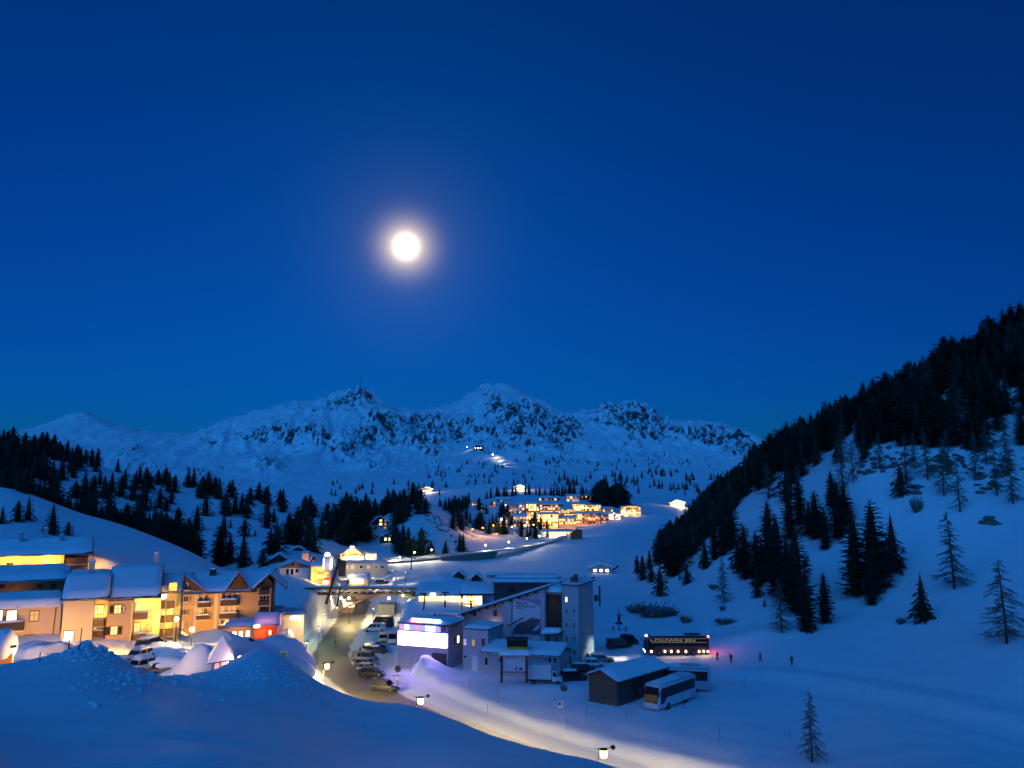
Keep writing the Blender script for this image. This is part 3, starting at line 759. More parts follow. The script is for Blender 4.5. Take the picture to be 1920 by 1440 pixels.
# forest on the left hill
G2, L2 = 'forest on the left hill', 'dark conifer in the forest on the left hill'
for k in range(330):
    px = rr.uniform(-80, 640)
    dens = np.interp(px, [-80,150,260,420,640], [1,1,.62,.42,.30])
    if rr.random() > dens: continue
    D = rr.uniform(285, 432)
    if px > 250 and rr.random() < .35: D = rr.uniform(380, 440)
    tree_at(px, D, rr.uniform(7.5,15)*float(np.interp(px,[0,120,300,640],[1,.95,.85,.8])), rr.choices(('pine','column','spruce','slim'), (5,4,2,1))[0], L2, G2, rr.uniform(.95,1.3))
for k in range(46):
    px = rr.uniform(-60, 330); tree_at(px, rr.uniform(240,290), rr.uniform(9,14), rr.choice(('pine','spruce','slim')), L2, G2, rr.uniform(.95,1.3))
for (px, D, h, w) in [(285,244,10,1.1),(300,243,11,1.2),(316,242,12.5,1.2),(333,241,12,1.2),(350,240,12,1.2),(366,238,11.5,1.25),(342,247,14,1.1),(322,250,13,1.1),(356,249,14,1.1)]:
    tree_at(px, D, h, 'pine', 'dense dark pine in the black clump behind the snow slope crest', 'black clump of pines behind the snow crest', w)
for (x,y,h,k,w) in [(518,1040,60,'pine',1.2),(506,1038,50,'spruce',1.1),(430,1055,50,'pine',1.1),(540,1020,60,'spruce',1.2),(556,1022,70,'pine',1.1),(620,1010,58,'pine',1),(640,1005,70,'pine',1.2),(655,1015,90,'pine',1.2),(667,1010,80,'pine',1.2),(648,1022,70,'spruce',1.2),(680,1015,50,'slim',1.4),(690,1010,40,'slim',1.4),(602,1010,14,'low',1.2),(478,1005,14,'low',1.2),(432,990,20,'low',1.2),(575,985,50,'spruce',1.1),(530,960,46,'pine',1),(500,990,50,'spruce',1.1)]:
    tree_px(x, y, h, 'spruce' if k == 'low' else k, 'dark conifer standing between the left forest and the mid village', 'conifers above the mid village', w)
# knoll with the chalet
G3, L3 = 'conifers on the rocky knoll', 'dark conifer on the rocky knoll with the chalet'
for k in range(60):
    px = rr.uniform(640, 800); D = rr.uniform(412, 462)
    if 690 < px < 736 and D < 432: continue
    tree_at(px, D, rr.uniform(8,14), rr.choices(('pine','spruce','slim'), (6,2,1))[0], L3, G3, rr.uniform(1,1.35))
for (x,y,h) in [(745,1035,50),(755,1040,60),(765,1042,55),(790,1042,55),(775,1045,40),(808,1044,30),(835,1040,28),(862,1035,38),(868,1035,36),(740,1020,45)]:
    tree_px(x, y, h, 'spruce', L3, G3, 1.2)
G4, L4 = 'trees on the slope below the far village', 'tree on the dark slope just below the far village'
for k in range(52):
    px = rr.uniform(830, 1030); D = rr.uniform(425, 560)
    tree_at(px, D, rr.uniform(7,12), rr.choices(('pine','spruce','larch'), (3,3,4))[0], L4, G4, rr.uniform(.9,1.2))
G5, L5 = 'conifers behind the far village', 'conifer in the row behind the far village'
for k in range(44):
    px = rr.uniform(905, 1175); tree_at(px, rr.uniform(690,760), rr.uniform(8,14), rr.choice(('pine','spruce')), L5, G5, rr.uniform(.9,1.3))
for k in range(26):
    px = rr.uniform(1118, 1168); tree_at(px, rr.uniform(640,690), rr.uniform(14,22), 'slim', L5, G5, 1.5)
for k in range(26):
    px = rr.uniform(600, 900); tree_at(px, rr.uniform(560,700), rr.uniform(7,11), rr.choice(('pine','spruce')), L5.replace('behind','beside'), G5.replace('behind','beside'), 1.2)

TREES.sort(key=lambda t: -t[1]/t[0].y)
NSINGLE = 300
for i, (p, h, kd, lab, grp, w) in enumerate(TREES[:NSINGLE]):
    tm, cm = rr.choice(KIT[kd])
    root = empty(KIND_NAME[kd], p - Vector((0,0,.15)), rr.uniform(0, 6.28), lab, 'tree', grp)
    root.scale = (h*w, h*w, h)
    link(bpy.data.objects.new('trunk', tm), root); link(bpy.data.objects.new('crown', cm), root)
# everything smaller: one mass of far trees, real geometry
def merged(name, items):
    Vs, Fs, off = [], [], 0
    for (cm, p, h, w, a) in items:
        n = len(cm.vertices); co = np.empty(n*3, np.float32); cm.vertices.foreach_get('co', co); co = co.reshape(-1,3)
        ca, sa = math.cos(a), math.sin(a)
        q = np.stack([(co[:,0]*ca-co[:,1]*sa)*h*w+p.x, (co[:,0]*sa+co[:,1]*ca)*h*w+p.y, co[:,2]*h+p.z-.15], -1)
        Vs.append(q); Fs += [tuple(v+off for v in f.vertices) for f in cm.polygons]; off += n
    me = bpy.data.meshes.new(name); me.from_pydata(np.concatenate(Vs).tolist(), [], Fs); me.materials.append(NEEDLE); me.update()
    return link(bpy.data.objects.new(name, me))
items = [(rr.choice(KIT['mid' if h/p.y*FPX > 26 else 'low'])[1], p, h, w*1.15, rr.uniform(0,6)) for (p, h, kd, lab, grp, w) in TREES[NSINGLE:]]
# dots of trees on the mountain foot
def mtrees(n, x0, x1, y0, y1, h0=7, h1=12, clump=None):
    for _ in range(n):
        px = rr.uniform(x0, x1); py = rr.uniform(y0, y1)
        m = float(fbm(np.array(px/38.0), np.array(py/16.0), 3, 7))
        if m < -0.02: continue
        p = mhit(px, py)
        if p is None or p.y > 2300: continue
        items.append((rr.choice(KIT['low'])[1], p, rr.uniform(h0,h1), rr.uniform(1.0,1.5), rr.uniform(0,6)))
mtrees(240, 1040, 1400, 885, 928, 8, 15); mtrees(90, 1020, 1330, 855, 890, 7, 12); mtrees(120, 800, 1000, 868, 915, 6, 11); mtrees(40, 620, 840, 905, 930, 7, 12); mtrees(26, 200, 420, 868, 900, 6, 10); mtrees(60, 880, 1060, 830, 870, 6, 10)
far = merged('far_trees', items)
tag(far, 'far dark trees dotted over the snow slopes and knolls', 'trees', kind='stuff')

# shrubs
SHR = [shrub_mesh(1), shrub_mesh(2)]
for (px, py, hpx, wpx, lab) in [(1225,1158,38,60,'large dark leafless shrub at the tip of the hill spur'),(1192,1150,22,30,'small dark shrub beside the large shrub at the spur tip'),(1057,1296,18,12,'small bare bush beside the white sign by the road bank'),(1255,1155,24,34,'low shrub on the far side of the large spur shrub'),(1286,1168,20,22,'sparse low bush on the snow below the hill spur'),(1360,1170,16,40,'half buried low bush at the foot of the right hill'),(1340,1105,14,22,'sprig of bush sticking out of the spur snow'),(1355,1145,14,12,'small twiggy bush below the bare larch on the spur'),(1720,960,40,22,'thin bush on the snow beside the clump of three conifers'),(1690,1170,16,20,'faint twigs poking out of snow near the solitary spruce')]:
    p = hit(px, py)
    o = empty('shrub', p, rr.uniform(-.3,.3), lab, 'shrub')
    h = hpx*p.y/FPX; o.scale = (wpx*p.y/FPX, wpx*p.y/FPX, h)
    link(bpy.data.objects.new('branches', rr.choice(SHR)), o)
# ------------------------------------------------------------------ building kit
WOODD = mat('dark_wood', (0.055, 0.033, 0.022), 0.8, noise=(5, 0.35))
WOODM = mat('brown_wood', (0.17, 0.085, 0.040), 0.75, noise=(5, 0.3))
ROOFD = mat('dark_roof_sheet', (0.045, 0.040, 0.042), 0.7, noise=(3, 0.3))
BEIGE = mat('beige_plaster', (0.55, 0.42, 0.32), 0.9, noise=(0.8, 0.08), bump=(30, 0.1))
TAN = mat('tan_plaster', (0.52, 0.34, 0.20), 0.9, noise=(0.8, 0.10), bump=(30, 0.1))
YELL = mat('yellow_plaster', (0.70, 0.52, 0.22), 0.9, noise=(0.8, 0.08))
WHITEP = mat('white_plaster', (0.66, 0.64, 0.62), 0.9, noise=(0.7, 0.07), bump=(30, 0.1))
GREYP = mat('grey_plaster', (0.36, 0.35, 0.36), 0.9, noise=(0.7, 0.1))
TRIM = mat('pale_trim', (0.62, 0.55, 0.46), 0.7)
FRAMEB = mat('brown_window_frame', (0.14, 0.075, 0.04), 0.6)
FRAMEW = mat('white_window_frame', (0.7, 0.68, 0.64), 0.5)
SHUT = mat('dark_shutter', (0.06, 0.05, 0.03), 0.7)
CROSSM = mat('cream_shutter_cross', (0.75, 0.66, 0.5), 0.7)
GLASSD = mat('dark_window_glass', (0.015, 0.016, 0.02), 0.25, spec=0.25)
def wl_(name, col, s): return lit(name, col, s, base=(0.3,0.2,0.1))
WARM1 = wl_('warm_lit_window', (1.0, 0.58, 0.20), 1.6)
WARM2 = wl_('bright_lit_window', (1.0, 0.74, 0.38), 3.2)
WARM3 = wl_('dim_curtained_window', (1.0, 0.50, 0.22), 0.55)
WARM4 = wl_('glaring_lit_window', (1.0, 0.84, 0.55), 6.0)
METAL = mat('dark_metal', (0.05, 0.05, 0.055), 0.5, metal=0.6)
STEEL = mat('galvanised_steel', (0.35, 0.36, 0.38), 0.45, metal=0.7)

LAMPS = 6.0
def lamp_or_fill(loc, power, col=(1.0, 0.62, 0.28), radius=0.15, name='lamp_or_fill', parent=None, aim=None):
    """a bare bulb, or (before a house front / under a shade) a shaded lamp that shines only toward its aim"""
    if aim is None and parent is not None and parent.get('category') in ('house', 'building') and loc[1] < -.5: aim = (0, 1, -.15)
    l = bpy.data.lights.new(name, 'SPOT' if aim else 'POINT'); l.energy = power*LAMPS; l.color = col; l.shadow_soft_size = radius
    o = bpy.data.objects.new(name, l); o['kind'] = 'helper'; link(o, parent); o.location = loc
    if aim:
        l.spot_size = R(172); l.spot_blend = .55 if abs(aim[2]) < .5 else .3
        o.rotation_euler = (-Vector(aim)).to_track_quat('Z', 'Y').to_euler()
    return o

_wm = {}
def window_meshes(w, h, fm, pm, cross=True):
    k = (round(w,2), round(h,2), fm.name, pm.name, cross)
    if k not in _wm:
        t = min(.10, w*.12); f = MB()
        f.box(-w/2-t, -w/2, -.06, .04, -h/2-t, h/2+t); f.box(w/2, w/2+t, -.06, .04, -h/2-t, h/2+t)
        f.box(-w/2, w/2, -.06, .04, h/2, h/2+t); f.box(-w/2-.04, w/2+.04, -.11, .04, -h/2-t*1.1, -h/2)
        if cross and w > .5:
            f.box(-.025, .025, -.05, .03, -h/2, h/2)
            if h > 1.0: f.box(-w/2, w/2, -.045, .03, h*.12-.02, h*.12+.02)
        p = MB(); p.box(-w/2, w/2, -.02, .02, -h/2, h/2)
        _wm[k] = (f.mesh('window', fm), p.mesh('pane', pm))
    return _wm[k]
_sh = {}
def shutter_mesh(w, h):
    k = (round(w,2), round(h,2))
    if k not in _sh:
        m = MB(); m.box(-w/2, w/2, -.07, -.02, -h/2, h/2); m.mi = 1
        for s in (1, -1):
            a = Vector((-w/2+.04, -.085, -s*h/2+s*.05)); b = Vector((w/2-.04, -.085, s*h/2-s*.05))
            n = Vector((-(b-a).z, 0, (b-a).x)).normalized()*.055
            q = [a-n, a+n, b+n, b-n]
            m.add([p+Vector((0,-.0,0)) for p in q]+[p+Vector((0,.03,0)) for p in q], [(0,1,2,3),(3,2,1,0),(0,4,5,1),(1,5,6,2),(2,6,7,3),(3,7,4,0)])
        _sh[k] = m.mesh('shutter', [SHUT, CROSSM])
    return _sh[k]
ROT = {'front': 0.0, 'right': R(90), 'left': R(-90), 'back': R(180)}
def window(parent, x, y, z, w, h, pane=None, frame=None, face='front', shutters=False, cross=True, name='window'):
    fm, pm = window_meshes(w, h, frame or FRAMEB, pane or GLASSD, cross)
    f = link(bpy.data.objects.new(name, fm), parent); f.location = (x, y, z); f.rotation_euler = (0,0,ROT[face])
    link(bpy.data.objects.new('pane', pm), f)
    if shutters:
        sw = w*.62
        for s in (-1, 1):
            o = link(bpy.data.objects.new('shutter', shutter_mesh(sw, h)), f); o.location = (s*(w/2+sw/2+.12), 0, 0)
    return f
def snow_cover(parent, a, b, c, d, t=.45, name='roof_snow', nu=14, nv=9, seed=0, bulge=.12, holes=None):
    """snow lying on the sloping quad a-b (eave) c-d (ridge): a soft-edged blanket"""
    a, b, c, d = [np.array(p, float) for p in (a,b,c,d)]
    u = np.linspace(0,1,nu+1); v = np.linspace(0,1,nv+1); U, V = np.meshgrid(u, v)
    B = (a[None,None]*((1-U)*(1-V))[...,None]+b*(U*(1-V))[...,None]+c*(U*V)[...,None]+d*((1-U)*V)[...,None])
    W = np.linalg.norm(b-a); H = np.linalg.norm(d-a)
    e = np.minimum(np.minimum(U,1-U)*W, np.minimum(V,1-V)*H)
    T = t*np.sqrt(np.clip(1-(1-np.clip(e/(t*1.3),0,1))**2, 0, 1))
    T = T*(1+.22*fbm(B[...,0]/2.3+seed, B[...,1]/2.3+seed*2, 3, 3)) + .012
    dn = (V < .01)*1.0
    N = np.array([0,0,1.0]); top = B + N*T[...,None]
    top[...,1] -= dn*bulge*.5; top[...,2] -= dn*bulge
    if t > .3:
        wig = .10*np.sin(U*W*1.1+seed)+.07*np.sin(U*W*2.7+seed*3)
        top[...,2] -= dn*np.abs(wig)
    nj, ni = U.shape; idx = np.arange(nj*ni).reshape(nj,ni)
    q = np.stack([idx[:-1,:-1], idx[:-1,1:], idx[1:,1:], idx[1:,:-1]], -1).reshape(-1,4)
    me = bpy.data.meshes.new(name); me.from_pydata(top.reshape(-1,3).tolist(), [], q.tolist())
    me.materials.append(SNOWR); me.polygons.foreach_set('use_smooth', [True]*len(me.polygons)); me.update()
    return link(bpy.data.objects.new(name, me), parent)

class House:
    """local frame: x along the facade, y away from the viewer, z up; px()/pz() turn photo pixels on the facade plane into local metres"""
    def __init__(s, name, xl, xr, yb, D, label, cat='house', group=None, Dl=None, Dr=None, turn=0.9):
        if Dl is None:                       # turned to look at the viewer, as these fronts do
            xm = (xl+xr)/2; c = P(xm, yb, D); th = -turn*math.atan2(c.x, c.y)
            def on(x):
                k = pdir(x, yb); k = k.x/k.y; u = (k*c.y-c.x)/(math.cos(th)-k*math.sin(th))
                return c.y+u*math.sin(th)
            Dl, Dr = on(xl), on(xr)
        s.A = P(xl, yb, Dl); s.B = P(xr, yb, Dr); s.A.z = s.B.z = P((xl+xr)/2, yb, D).z
        v = s.B-s.A; s.w = v.length; s.rz = math.atan2(v.y, v.x); s.D = (Dl+Dr)/2
        s.o = empty(name, s.A, s.rz, label, cat, group); s.yb = yb; s.xl, s.xr, s.Dl, s.Dr = xl, xr, Dl, Dr
    def px(s, x):
        """local x of the facade point seen in photo column x"""
        t0, t1 = (s.xl-960)/FPX, (s.xr-960)/FPX
        d = (x-960)/FPX
        k = pdir(x, 1100); k = k.x/k.y
        A, V = s.A, (s.B-s.A)
        u = (k*A.y - A.x)/(V.x-k*V.y)
        return u*s.w
    def pz(s, y, x=None):
        x = x if x is not None else (s.xl+s.xr)/2
        t = s.px(x)/s.w; q = s.A.lerp(s.B, t)
        d = pdir(x, y); return d.z*(q.y/d.y)-s.A.z
    def zat(s, x, y, run):
        q = s.A.lerp(s.B, s.px(x)/s.w) + Vector((-math.sin(s.rz), math.cos(s.rz), 0))*run
        d = pdir(x, y); return d.z*(q.y/d.y)-s.A.z
    def part(s, mb, name, m, smooth=False, parent=None): return mb.build(name, m, parent or s.o, smooth)
    def win(s, x, y, wpx, hpx, pane=None, frame=None, y0=0.0, shutters=False, cross=True, name='window'):
        k = s.D/FPX
        return window(s.o, s.px(x), y0-.02, s.pz(y, x), wpx*k, hpx*k, pane, frame, 'front', shutters, cross, name)
    def balcony(s, x0, x1, ytop, ybot, y0=0.0, depth=1.2, m=None, snow=True, slab=None):
        a, b = s.px(x0), s.px(x1); xm = (x0+x1)/2; zt, zb = s.pz(ytop, xm), s.pz(ybot, xm)
        mb = MB(); mb.box(a, b, y0-depth, y0, zb-.14, zb)
        o = s.part(mb, 'balcony', slab or TRIM)
        r = MB(); n = max(3, int((b-a)/.16)); st = (b-a)/n
        for i in range(n): r.box(a+i*st+.012, a+(i+1)*st-.012, y0-depth-.001, y0-depth+.035, zb+.05, zt-.05)
        r.box(a-.04, b+.04, y0-depth-.05, y0-depth+.07, zt-.05, zt+.03); r.box(a-.02, b+.02, y0-depth-.03, y0-depth+.05, zb+.002, zb+.05)
        for xx in (a, b-.05): r.box(xx, xx+.05, y0-depth+.04, y0, zb+.05, zt)
        r.build('railing', m or WOODM, o)
        if snow:
            snow_cover(o, (a-.05,y0-depth-.08,zt+.03),(b+.05,y0-depth-.08,zt+.03),(b+.05,y0-depth+.30,zt+.03),(a-.05,y0-depth+.30,zt+.03), .28, 'balcony_snow', 8, 3, bulge=.03)
        return o
    def gable_x(s, x0, x1, ze, depth, zr, over=.7, y0=0.0, t=.22, snow=.5, m=None, seed=1, endover=None):
        """roof with its ridge along x: the front slope faces the viewer"""
        eo = over if endover is None else endover
        mid = y0+depth/2                     # ze: height of the roof edge itself, zr: top of the snow on the ridge
        zr = zr-t-snow*.85
        a, b, za = x0-eo, x1+eo, ze
        mb = MB()
        mb.slab((a,y0-over,za),(b,y0-over,za),(b,mid,zr),(a,mid,zr), t)
        mb.slab((a,mid+.003,zr),(b,mid+.003,zr),(b,y0+depth+over,za),(a,y0+depth+over,za), t)
        r = s.part(mb, 'roof', m or ROOFD)
        if snow:
            snow_cover(r, (a+.08,y0-over+.02,za+t),(b-.08,y0-over+.02,za+t),(b-.08,mid,zr+t),(a+.08,mid,zr+t), snow, seed=seed)
            snow_cover(r, (b-.08,y0+depth+over,za+t),(a+.08,y0+depth+over,za+t),(a+.08,mid,zr+t),(b-.08,mid,zr+t), snow, seed=seed+3)
        return r
    def gable_y(s, x0, x1, ze, depth, zr, over=.8, y0=0.0, t=.22, snow=.45, m=None, seed=1, front=1.0):
        """roof with its gable toward the viewer"""
        zr = zr-t-snow*.8
        mid = (x0+x1)/2; sl = (zr-ze)/((x1-x0)/2); a, b, za = x0-over, x1+over, ze-over*sl
        f, k = y0-front, y0+depth+.5
        mb = MB()
        mb.slab((a,f,za),(mid,f,zr),(mid,k,zr),(a,k,za), t)
        mb.slab((mid,f,zr),(b,f,za),(b,k,za),(mid,k,zr), t)
        r = s.part(mb, 'roof', m or ROOFD)
        if snow:
            snow_cover(r, (a+.02,k,za+t),(a+.02,f+.1,za+t),(mid,f+.1,zr+t),(mid,k,zr+t), snow, seed=seed)
            snow_cover(r, (b-.02,f+.1,za+t),(b-.02,k,za+t),(mid,k,zr+t),(mid,f+.1,zr+t), snow, seed=seed+5)
        return r
    def walls(s, x0, x1, z1, depth, m, y0=0.0, zr=None, axis='x', z0=-4.0, name='wall'):
        mb = MB()
        if zr is None: mb.box(x0, x1, y0, y0+depth, z0, z1)
        elif axis == 'x': mb.prism([(y0,z0),(y0+depth,z0),(y0+depth,z1),(y0+depth/2,zr),(y0,z1)], 'x', x0, x1)
        else: mb.prism([(x0,z0),(x1,z0),(x1,z1),((x0+x1)/2,zr),(x0,z1)], 'y', y0, y0+depth)
        return s.part(mb, name, m)
    def chimney(s, roof, x, y, z, w=.7, h=1.4, m=None):
        mb = MB(); mb.box(x-w/2, x+w/2, y-w/2, y+w/2, z-1.0, z+h); mb.box(x-w/2-.08, x+w/2+.08, y-w/2-.08, y+w/2+.08, z+h, z+h+.12)
        c = mb.build('chimney', m or GREYP, roof)
        mb = MB(); mb.lathe([(w*.62,z+h+.12),(w*.6,z+h+.28),(w*.35,z+h+.40),(.02,z+h+.44)], x, y, 8); mb.build('chimney_snow', SNOWR, c, True)
        return c

SODIUM = (1.0, 0.50, 0.07)
# ------------------------------------------------------------------ houses at the left
# lodge at the top of the slope
h = House('lodge', -70, 118, 1078, 150, 'long snow roofed lodge with orange lit wall, uppermost on the left')
ze = h.pz(1043); d = 11.0
zr = h.zat(50,1006,d/2)
h.walls(0, h.w, ze, d, YELL, zr=zr-.85)
rf = h.gable_x(0, h.w+4.2, ze, d, zr, over=1.1, seed=3, endover=.6)
h.walls(h.w+.003, h.w+4.2, ze-.05, d*.8, WOODM, y0=1.6, name='timber_wing')
h.balcony(120, 158, 1046, 1058, y0=1.5, depth=1.5, m=WOODM, snow=False)
for x in (15, 46): h.win(x, 1062, 11, 15, WARM3 if x > 30 else GLASSD, FRAMEW)
for x in (-20, -50): h.win(x, 1060, 11, 13, WARM1, FRAMEW)
h.win(80, 1057, 9, 9, WARM3, FRAMEW)
h.chimney(rf, h.px(30), 3.5, zr-.6); h.chimney(rf, h.px(108), 3.4, zr-1.3); h.chimney(rf, h.px(76), 5.6, zr)
mb = MB(); mb.slab((h.px(40),.6,ze+.75),(h.px(58),.6,ze+.75),(h.px(58),1.8,ze+1.35),(h.px(40),1.8,ze+1.35), .5); mb.build('skylight', ROOFD, rf)
mb = MB(); mb.prism([(-1.1,ze-1.3),(.2,ze-1.3),(4.2,zr-.4),(3.4,zr-.4)], 'x', h.w+4.9, h.w+5.0); h.part(mb, 'barge_board', WOODM)
lamp_or_fill((h.px(20),-2.2,ze-.9), 260, SODIUM, parent=h.o); lamp_or_fill((h.px(85),-1.8,ze-.9), 260, SODIUM, parent=h.o); lamp_or_fill((h.w+5.6,1.0,ze+.2), 120, SODIUM, parent=h.o)

# dark timber house behind the beige one
h = House('timber_house', -60, 122, 1112, 113, 'dark timber house with drooping roof snow behind the low beige house')
ze = h.pz(1091); d = 12.0; zr = h.zat(60,1058,d/2)
h.walls(0, h.w, ze, d, WOODM, zr=zr-.85); rf = h.gable_x(0, h.w, ze, d, zr, over=.9, seed=9, snow=.6, endover=.5)
for x in (-20, 5, 24, 75, 100): h.win(x, 1099, 8, 8, GLASSD, FRAMEB)
lamp_or_fill((h.px(25),-2.0,ze-1.2), 14, SODIUM, parent=h.o)

# low beige house
h = House('beige_house', -60, 110, 1206, 100, 'low beige house with thick snow cap, lit windows and snowy balcony')
ze = h.pz(1140); d = 8.0; zr = h.zat(50,1106,d*.6)-.85
h.walls(0, h.w, ze, d, BEIGE)
mb = MB(); mb.slab((-.5,-.5,ze),(h.w+.5,-.5,ze),(h.w+.4,d*.6,zr),(-.5,d*.6,zr), .15); rf = h.part(mb, 'roof', ROOFD)
sc = snow_cover(rf, (-.5,-.55,ze+.15),(h.w+.5,-.55,ze+.15),(h.w+.1,d*.6,zr+.15),(-.5,d*.6,zr+.15), .75, seed=2, nv=12)
h.win(4, 1154, 9, 17, WARM2); h.win(27, 1154, 15, 17, WARM2); h.win(69, 1155, 13, 17, WARM3); h.win(64, 1196, 14, 10, WARM2); h.win(-25, 1154, 13, 17, WARM1)
h.balcony(-40, 52, 1166, 1182, depth=1.3, m=WOODD)
lamp_or_fill((h.w*.55,-7.0,h.pz(1196)), 170, SODIUM, .3, parent=h.o); lamp_or_fill((h.w*.9,-6.0,h.pz(1196)), 120, SODIUM, .3, parent=h.o)
dp = MB(); dp.tube((h.px(105.5),-.09,h.pz(1206)-1),(h.px(108.5),-.09,ze-.25), .06, n=6); h.part(dp, 'downpipe', WOODD)

# plain gable wall next to it
h = House('plaster_house', 113, 171, 1208, 101, 'tall plain beige house end with steep snow roof and one bright window')
ze = h.pz(1126); d = 12.0; zr = h.zat(160,1071,d/2)
h.walls(0, h.w, ze, d, BEIGE, zr=zr-.85); rf = h.gable_x(0, h.w+1.4, ze, d, zr, over=.7, seed=12, endover=.35)
h.win(136, 1192, 14, 15, WARM4); h.chimney(rf, h.px(165), 6.5, zr-.2)
lamp_or_fill((h.w*.4,-7.0,h.pz(1190)), 150, SODIUM, .3, parent=h.o)

# yellow hotel with balconies
h = House('yellow_hotel', 172, 296, 1222, 106.5, 'glowing yellow hotel with cross shutters, wooden balconies and large snowy roof')
ze = h.pz(1121); d = 13.0; zr = h.zat(250,1055,d/2)
h.walls(0, h.w, ze, d, YELL, zr=zr-.85)
x0, x1 = h.px(207), h.px(250)
mb = MB(); mb.box(x0, x1, -2.6, -.003, -4, ze-.05); h.part(mb, 'bay', TAN)
rf = h.gable_x(h.px(208), h.w-.4, ze+.1, d, zr, over=2.9, seed=15, endover=.4, snow=.55)
mb = MB(); mb.box(h.px(249), h.px(254), -2.55, -.004, -4, ze-.1); h.part(mb, 'corner_pier', YELL)
for y in (1137.5, 1176.5):
    h.win(226 if y < 1150 else 222, y, 10, 14, WARM1, FRAMEB, y0=-2.6, shutters=True)
for (y0_, y1_) in ((1160,1171),(1180,1192)):
    h.balcony(175, 202, y0_-1, y1_, depth=1.8, m=WOODM)
for (y0_, y1_) in ((1145,1157),(1184,1196)):
    h.balcony(256, 280, y0_, y1_, depth=1.9, m=WOODM)
for (x, y) in ((180,1143),(192,1143),(182,1174),(262,1138),(262,1176),(180,1200)): h.win(x, y, 9, 15, WARM1, FRAMEB)
for (x, y) in ((285,1150),(284,1177)): h.win(x, y, 8, 12, WARM3, FRAMEB)
h.chimney(rf, h.px(288), 6.3, zr-.3)
mb = MB(); mb.prism([(x0-.9,-4),(x1-.2,-4),(x1-.2,h.pz(1205)),(x1-.9,h.pz(1201)),(x0-.2,h.pz(1201)),(x0-.9,h.pz(1208))], 'y', -4.0, -2.603); g = h.part(mb, 'garage', YELL)
mb = MB(); mb.box(x0+.6, x0+2.2, -4.03, -3.98, -4, h.pz(1211)); mb.build('garage_door', WOODD, g)
lamp_or_fill((h.px(190),-1.5,h.pz(1150)), 60, (1.0,.60,.18), parent=h.o); lamp_or_fill((h.px(196),-1.6,h.pz(1195)), 70, (1.0,.60,.18), parent=h.o)
lamp_or_fill((h.px(272),-1.4,h.pz(1133)), 85, (1.0,.66,.14), parent=h.o); lamp_or_fill((h.px(290),-1.6,h.pz(1165)), 85, (1.0,.62,.12), parent=h.o); lamp_or_fill((h.px(268),-1.4,h.pz(1205)), 70, (1.0,.62,.14), parent=h.o)
lamp_or_fill((h.px(228),-9.0,h.pz(1190)), 200, SODIUM, .3, parent=h.o)

# narrow tower of stacked balconies
h = House('balcony_house', 297, 334, 1212, 112, 'narrow orange lit house of stacked balconies beside the yellow hotel')
ze = h.pz(1112); d = 9.0; zr = h.zat(315,1072,d/2)
h.walls(0, h.w, ze, d, YELL, zr=zr-.85); rf = h.gable_x(-.2, h.w, ze, d, zr, over=1.2, seed=19, endover=.2, snow=.5)
for (yt, yb) in ((1124,1138),(1151,1164),(1176,1190)): h.balcony(296, 332, yt, yb, depth=1.6, m=WOODM, snow=yt < 1130)
for x in (303, 311): h.win(x, 1118, 6, 14, WARM4, FRAMEB)
for x in (303, 311, 324): h.win(x, 1146, 6, 15, WARM1, FRAMEB); h.win(x, 1172, 6, 14, WARM3, FRAMEB)
mb = MB()
for x in (296.5, 314, 332): mb.box(h.px(x)-.07, h.px(x)+.07, -1.75, -1.6, -4, ze)
h.part(mb, 'balcony_posts', YELL)
mb = MB(); mb.box(h.px(318), h.px(333), -1.5, .02, h.pz(1106), h.pz(1091)); dm = h.part(mb, 'dormer', YELL)
lamp_or_fill((h.px(306),-.9,h.pz(1116)), 30, SODIUM, parent=h.o); lamp_or_fill((h.px(320),-.9,h.pz(1145)), 35, SODIUM, parent=h.o); lamp_or_fill((h.px(318),-.9,h.pz(1171)), 35, SODIUM, parent=h.o)
lamp_or_fill((h.px(326),-2.4,h.pz(1098)), 16, SODIUM, parent=h.o)

# big brown hotel with gables
h = House('brown_hotel', 334, 483, 1206, 152, 'big tan hotel with dark timber gables, balconies and patchy roof snow')
ze = h.pz(1112); d = 16.0; zr = h.zat(420,1069,d/2)
h.walls(0, h.w, ze, d, TAN, zr=zr-.8)
rf = h.gable_x(0, h.w+2.0, ze, d, zr, over=.9, seed=23, endover=.6, snow=.4, m=WOODD)
for (xl, xr, yp) in ((300, 388, 1079), (424, 470, 1073)):
    a, b = h.px(xl), h.px(xr); pz_ = h.pz(yp, (xl+xr)/2); eb = h.pz(1109)
    mb = MB(); mb.prism([(a+.3,eb),(b-.3,eb),((a+b)/2,pz_-.2)], 'y', -.35, 5.0); g = h.part(mb, 'gable', WOODD)
    mb = MB(); mid = (a+b)/2; f, k = -1.2, 6.5
    mb.slab((a-.4,f,eb-.35),(mid,f,pz_),(mid,k,pz_),(a-.4,k,eb-.35), .2); mb.slab((mid,f,pz_),(b+.4,f,eb-.35),(b+.4,k,eb-.35),(mid,k,pz_), .2)
    r2 = mb.build('gable_roof', WOODD, g)
    snow_cover(r2, (b+.36,f+.1,eb-.15),(b+.36,k,eb-.15),(mid,k,pz_+.2),(mid,f+.1,pz_+.2), .35, seed=27)
    if xl > 400: snow_cover(r2, (a-.36,2.0,eb-.15),(a-.36,f+.1,eb-.15),(mid,f+.1,pz_+.2),(mid,2.0,pz_+.2), .18, seed=29)
    if xl < 400:
        mb = MB(); mb.box(mid-1.3, mid+1.3, -1.5, -.36, h.pz(1104), h.pz(1103)); mb.build('gable_balcony', TRIM, g)
        window(g, mid+.2, -.36, h.pz(1098), 1.0, 1.3, GLASSD, TRIM)
